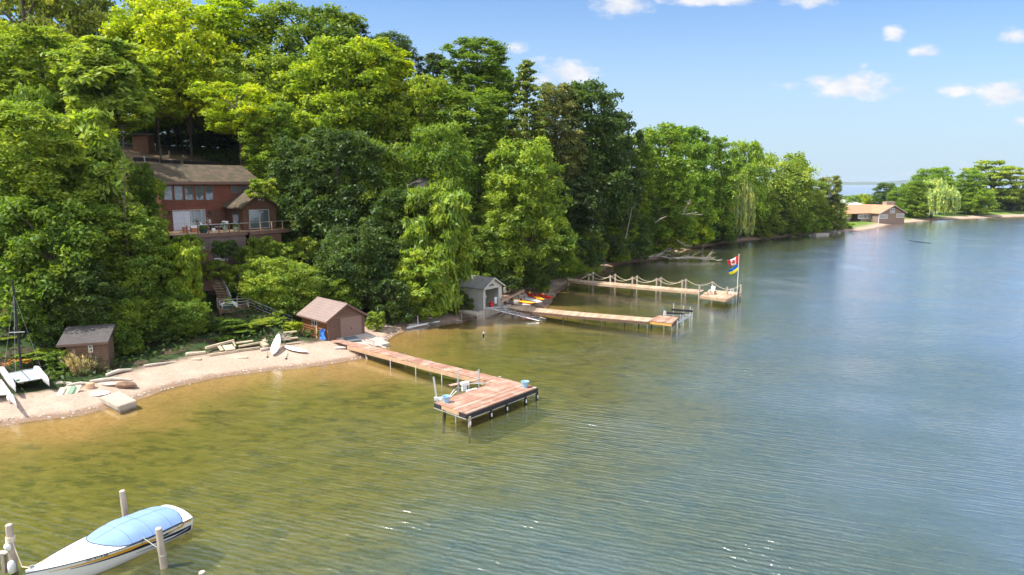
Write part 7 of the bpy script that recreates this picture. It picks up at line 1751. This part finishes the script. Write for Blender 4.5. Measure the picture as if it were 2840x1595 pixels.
branchy('dead_branches', 'bare horizontal branches under the grey tangle', 'dead branches', sp(930, 110, 149.5), sp(1095, 115, 148.5), 8, .09, 16, .7, DEADW, .1)
branchy('dead_branches', 'bleached broken boughs hanging at the bank', 'dead branches', sp(900, 350, 152), sp(990, 400, 150), 9, .14, 17, .8, DEADW, -.3)
branchy('dead_tree', 'leaning pale dead trunk in the shore foliage', 'dead tree', sp(700, 185, 143), sp(800, 130, 141), 2, .18, 18, .4, DEADW, .2, False)
q0, q1 = sp(435, 330, 132), sp(495, 40, 132); b = MB(); b.tube([q0, q1], [.09, .04], 6); tag(b.build('dead_tree', DEADW), 'thin white dead stem left of the shaded point', 'dead tree')
g_ = G(*Z('2', 1100, 1000)); 
b = MB(); q0 = PY(346, 600, 66); q1 = PY(341, 345, 66.5); b.tube([Vector((q0.x, q0.y, ths(q0.x, q0.y))), q0, q1], [.045, .035, .012], 6)
rgd = random.Random(8)
for i in range(46):
    t_ = rgd.uniform(.05, .98); q = lerp(q0, q1, t_); a = rgd.random() * 6.28; l = (1.1 - t_) * rgd.uniform(.5, 1.3) + .2; b.tube([q, q + Vector((math.cos(a) * l, math.sin(a) * l, rgd.uniform(-.3, .5)))], [.014, .005], 4)
tag(b.build('dead_spruce', BARK), 'thin grey dead conifer standing left of the house', 'dead tree')
q = P(1341, 932, 0); b = MB(); b.lathe(q, [(.04, -.5), (.09, .0), (.11, .15), (.07, .25), (.04, .28)], 10); bo = thing('marker_float', 'small black and white marker float in the shallows', 'float', q); b.build('float_body', BLACK, bo)
b = MB(); b.lathe(q, [(.06, .28), (.08, .34), (.05, .40), (.09, .44), (.02, .47)], 10); b.build('float_top', WHITE, bo)
b = MB(); b.tube([P(2520, 667, .05), P(2550, 671, .08), P(2583, 675, .03)], [.07, .10, .04], 6); tag(b.build('floating_log', DARKW), 'long thin log floating on the open water', 'log')
# small gabled roof peeping out of the wood, cottage glimpse
gq = PY(1182, 512, 97); e = thing('hidden_cottage', 'little pale gable peeping out of the trees', 'cottage', gq - ZU * 3)
CF = frame(gq, (.75, .66)); b = MB(CF); b.prism([(-1.7, 0, -3), (1.7, 0, -3), (1.7, 0, -.1), (0, 0, .75), (-1.7, 0, -.1)], (0, 4, 0)); b.build('wall', mat('pale_stucco', (.48, .42, .36), .8, .08), e)
for s_ in (-1, 1):
    b = MB(CF); q = [(0, -.3, .80), (s_ * 2.2, -.3, -.28), (s_ * 2.2, 4.3, -.28), (0, 4.3, .80)]; q = q if s_ < 0 else q[::-1]; b.hexa(q + [(x, y, z + .14) for x, y, z in q]); b.build('roof', ROOFG, e)
# ------------------------------------------------------------ long taupe building on the far point
zf_ = lambda x, y: Z('f', x, y)
gz_ = 1.15
K0 = P(*zf_(722, 901), gz_); K1 = P(*zf_(1048, 890), gz_); TFm = frame(K0, K1 - K0); fu_ = TFm((1, 0, 0)) - K0; fv_ = TFm((0, 1, 0)) - K0; TW = (K1 - K0).length
def fl_(x, y, v=0.0): q = PLN(*zf_(x, y), TFm((0, v, 0)), fv_) - K0; return q.dot(fu_), q.z
eh = fl_(738, 790)[1]; ph = fl_(905, 690)[1]; ul = fl_(900, 690)[0]
e = thing('long_taupe_building', 'low taupe building with orange tan roof and stone chimney on the far point', 'building', K0)
b = MB(TFm); b.prism([(0, 0, -1.2), (TW, 0, -1.2), (TW, 0, eh), (TW / 2, 0, ph - .2), (0, 0, eh)], (0, 14, 0)); b.build('gable_wall', TAUPE, e)
LV = 5.5      # the long wing is set back from the gable front
ulw = fl_(150, 850, LV)[0]; ur_ = fl_(365, 800, LV + 0)[0]; uj = fl_(455, 800, LV + 0)[0]
b = MB(TFm); b.bb((ulw, LV, -1.2), (ur_, LV + 8, eh - .1)); b.bb((ur_, LV + 3, -1.2), (uj, LV + 8, eh - .1)); b.bb((uj, LV - 1.5, -1.2), (-.003, LV + 8, eh - .1)); b.build('long_wall', TAUPE, e)
sgm = (ph - eh) / (TW / 2)
for s_ in (-1, 1):
    b = MB(TFm); ue = TW / 2 + s_ * (TW / 2 + .7); zl_ = eh - .7 * sgm + .1; zt_ = ph
    q = [(TW / 2, -.8, zt_), (ue, -.8, zl_), (ue, 14.5, zl_), (TW / 2, 14.5, zt_)]
    if s_ > 0: q = q[::-1]
    b.hexa(q + [(x, y, z + .18) for x, y, z in q]); rr_ = b.build('gable_roof', ROOFO, e)
    b = MB(TFm); b.beam((TW / 2, -.83, zt_ + .05), (ue, -.83, zl_ + .05), .05, .3); b.build('bargeboard', GREYT, rr_)
b = MB(TFm); x0_ = ulw - 1.5; x1_ = TW / 2 - .1; ridge_v = LV + 4.5; zt_ = ph - .05
for v0, z0_, v1, z1_ in ((LV - 2.3, eh - .2, ridge_v, zt_), (ridge_v, zt_, LV + 11, eh - .2)):
    b.hexa([(x0_, v0, z0_), (x1_ - (TW / 2 if v0 < ridge_v else 0) * 0, v0, z0_), (x1_, v1, z1_), (x0_ + 3, v1, z1_), (x0_, v0, z0_ + .18), (x1_, v0, z0_ + .18), (x1_, v1, z1_ + .18), (x0_ + 3, v1, z1_ + .18)])
b.build('roof', ROOFO, e)
c0u = fl_(822, 690, 3.0)[0]; c1u = fl_(932, 690, 3.0)[0]; b = MB(TFm); b.bb((c0u, 3.0, ph - 1.5), (c1u, 5.0, fl_(870, 640, 3.0)[1])); b.build('chimney', mat('rubble_stone', (.36, .27, .21), .9, .4, .8), e)
def fwin(x0, y0, x1, y1, v, n, nm='window'):
    a0, zt = fl_(x0, y0, v); a1, zb = fl_(x1, y1, v); b = MB(TFm); f = .16
    b.bb((a0 - f, v - .12, zb - f), (a1 + f, v - .01, zb)); b.bb((a0 - f, v - .12, zt), (a1 + f, v - .01, zt + f))
    for i in range(n + 1): c_ = a0 + (a1 - a0) * i / n; b.bb((c_ - .09, v - .11, zb), (c_ + .09, v - .01, zt))
    w = b.build(nm, WHITE, e); b = MB(TFm); b.bb((a0, v - .05, zb), (a1, v - .008, zt)); b.build('pane', GLASS, w)
fwin(740, 812, 832, 850, 0, 7); fwin(952, 800, 1040, 838, 0, 7); fwin(460, 812, 645, 850, LV - 1.5, 11); fwin(165, 812, 362, 850, LV, 12); fwin(690, 812, 715, 850, LV - 1.5, 2)
fwin(874, 735, 920, 782, 0, 1, 'sign_window')
b = MB(TFm); a0, zt = fl_(880, 740); a1, zb = fl_(914, 778); b.prism([(a0, -.14, zb), (a1, -.14, zb), (a1, -.14, (zt + zb) / 2), ((a0 + a1) / 2, -.14, zt), (a0, -.14, (zt + zb) / 2)], (0, .02, 0)); b.build('gable_panel', mat('grey_white_panel', (.45, .48, .52), .5, .25, 1.5), e)
a0, _ = fl_(722, 800); b = MB(TFm); b.bb((-.25, -.12, -.5), (.0, -.01, eh)); b.build('downpipe', WHITE, e)
for zx in (150,):
    a0, _ = fl_(zx, 850, LV - 3); b = MB(TFm); b.bb((a0, LV - 3, -.6), (a0 + .3, LV - 2.7, eh - .3)); b.bb((a0 - 1, LV - 3.4, eh - .35), (a0 + 3, LV - .1, eh - .2)); b.build('porch', GREYT, e)
# railing and steps by the door
b = MB(TFm); a0, _ = fl_(600, 880, LV - 3); 
for i in range(5): b.tube([(a0 + i * 1.0, LV - 4, -.1), (a0 + i * 1.0, LV - 4, .9)], .05, 5)
b.tube([(a0, LV - 4, .9), (a0 + 4, LV - 4, .9)], .05, 5); b.build('handrail', TAN, e)
# house with grey roof behind
q = PY(*zf_(345, 640), 330); e = thing('grey_roofed_house', 'house with a pale grey hipped roof behind the long building', 'house', (q.x, 330, 1.2))
b = MB(); b.box((q.x, 334, 2.6), (14, 8, 4.2)); b.build('wall', GREYT, e)
zt_ = PY(*zf_(345, 612), 330).z; zb_ = PY(*zf_(345, 668), 330).z
b = MB(); b.add([(q.x - 9, 329, zb_ - .8), (q.x + 9, 329, zb_ - .8), (q.x + 9, 339, zb_ - .8), (q.x - 9, 339, zb_ - .8), (q.x - .5, 334, zt_), (q.x + .5, 334, zt_)], [(0, 1, 5, 4), (1, 2, 5), (2, 3, 4, 5), (3, 0, 4), (3, 2, 1, 0)]); b.build('roof', mat('pale_grey_roof', (.38, .38, .38), .8, .05), e)
q = PY(*zf_(650, 665), 345); b = MB(); b.box((q.x, 345, q.z - 1), (10, 5, 2.4)); tag(b.build('low_tan_hut', TAUPE), 'low tan roofed hut between the building and the far lake', 'hut')
# white shed under the willow, stone fireplace, fence
p0, p1 = P(*zf_(1300, 812), 1.3), P(*zf_(1480, 812), 1.3); e = thing('white_shed', 'white shed in the shade of the weeping willow', 'shed', p0); hh = 3.2
b = MB(); b.box(((p0.x + p1.x) / 2, p0.y + 3, 1.3 + hh / 2), (abs(p1.x - p0.x), 5, hh)); b.build('wall', PVC, e)
b = MB(); b.prism([(p0.x - .5, p0.y, 1.3 + hh), (p1.x + .5, p0.y, 1.3 + hh), ((p0.x + p1.x) / 2, p0.y, 1.3 + hh + 1.4)], (0, 6, 0)); b.build('roof', ROOFG, e)
b = MB(); b.box((p0.x + 2, p0.y + .46, 2.4), (1.2, .08, 2.2)); b.build('door', GREYP, e)
q = P(*zf_(1830, 735), 1.4); e = thing('stone_fireplace', 'pale stone outdoor fireplace under the trees on the far lawn', 'fireplace', q)
b = MB(); b.box(q + ZU * 1.2, (5.5, 2.0, 2.4)); b.prism([q + Vector((-2.6, -1, 2.4)), q + Vector((2.6, -1, 2.4)), q + Vector((1.0, -1, 4.2)), q + Vector((-1.0, -1, 4.2))], (0, 2, 0)); b.box(q + ZU * 5.2, (1.9, 1.6, 2.2)); b.build('stonework', mat('pale_rubble_stone', (.40, .33, .26), .9, .35, .8), e)
b = MB(); b.box(q + Vector((0, -.98, 1.0)), (1.8, .1, 1.4)); b.build('firebox', BLACK, e)
e = thing('rail_fence', 'low brown rail fence at the right end of the far lawn', 'fence', P(*zf_(2350, 745), 1.4))
F0_, F1_ = P(*zf_(2270, 742), 1.4), P(*zf_(2576, 745), 1.4)
for i in range(8): q = lerp(F0_, F1_ * 1.0, i / 7); b = MB(); b.box(q + ZU * .7, (.3, .3, 1.5)); b.build('post', TAN, e)
b = MB(); b.beam(F0_ + ZU * 1.1, F1_ + ZU * 1.1, .12, .22); b.beam(F0_ + ZU * .6, F1_ + ZU * .6, .12, .2); b.build('rails', TAN, e)
b = MB(); b.tube([P(*zf_(2450, 797), .6), P(*zf_(2580, 812), .35)], [.5, .3], 7); tag(b.build('beach_log', POLEM), 'log lying on the far beach at the right edge', 'log')
# paved patch and riprap at the end of the wood
q = [P(*zf_(165, 925), 1.05), P(*zf_(300, 920), 1.05), P(*zf_(375, 945), 1.0), P(*zf_(140, 980), 1.0)]
rgx = random.Random(17)
for k, (x, y, s, lab) in enumerate(((110, 1040, 1.2, 'largest rock at the water past the wood'), (200, 1035, .9, 'rock at the water left of the far beach'), (300, 1025, .9, 'rock in the middle of the far waterline'), (400, 1018, .7, 'right most rock of the far waterline'), (160, 1020, .8, 'rock behind the largest far one'))):
    q = G(*zf_(x, y)); b = MB(); rock(b, q, s * 1.5, s, s * .6, rgx); tag(b.build('shore_boulder', STONE), lab, 'rock', 'rocks on the far waterline')
a_, c_ = P(*Z('s', 2120, 292), .4), P(*Z('s', 2235, 285), .4)
b = MB(); b.beam(a_ - ZU * .1, c_ - ZU * .1, 1.5, .8); tag(b.build('sea_wall', CONC), 'low concrete block sea wall at the end of the wood', 'wall')

# ------------------------------------------------------------ haze
b = MB(); b.bb((-8100, -650, -14), (9100, 8200, 75))
o = b.build('haze', WHITE, org=(0, 0, 0)); hm_ = bpy.data.materials.new('haze_air'); hm_.use_nodes = True; t = hm_.node_tree; t.nodes.clear()
pv = N(t, 'ShaderNodeVolumePrincipled'); pv.inputs['Color'].default_value = (.78, .88, 1, 1); pv.inputs['Density'].default_value = .00005; pv.inputs['Anisotropy'].default_value = .2
oo = N(t, 'ShaderNodeOutputMaterial'); L(t, pv.outputs[0], oo.inputs['Volume']); o.data.materials.clear(); o.data.materials.append(hm_); o['kind'] = 'stuff'; o['label'] = 'thin summer haze'; o['category'] = 'haze'
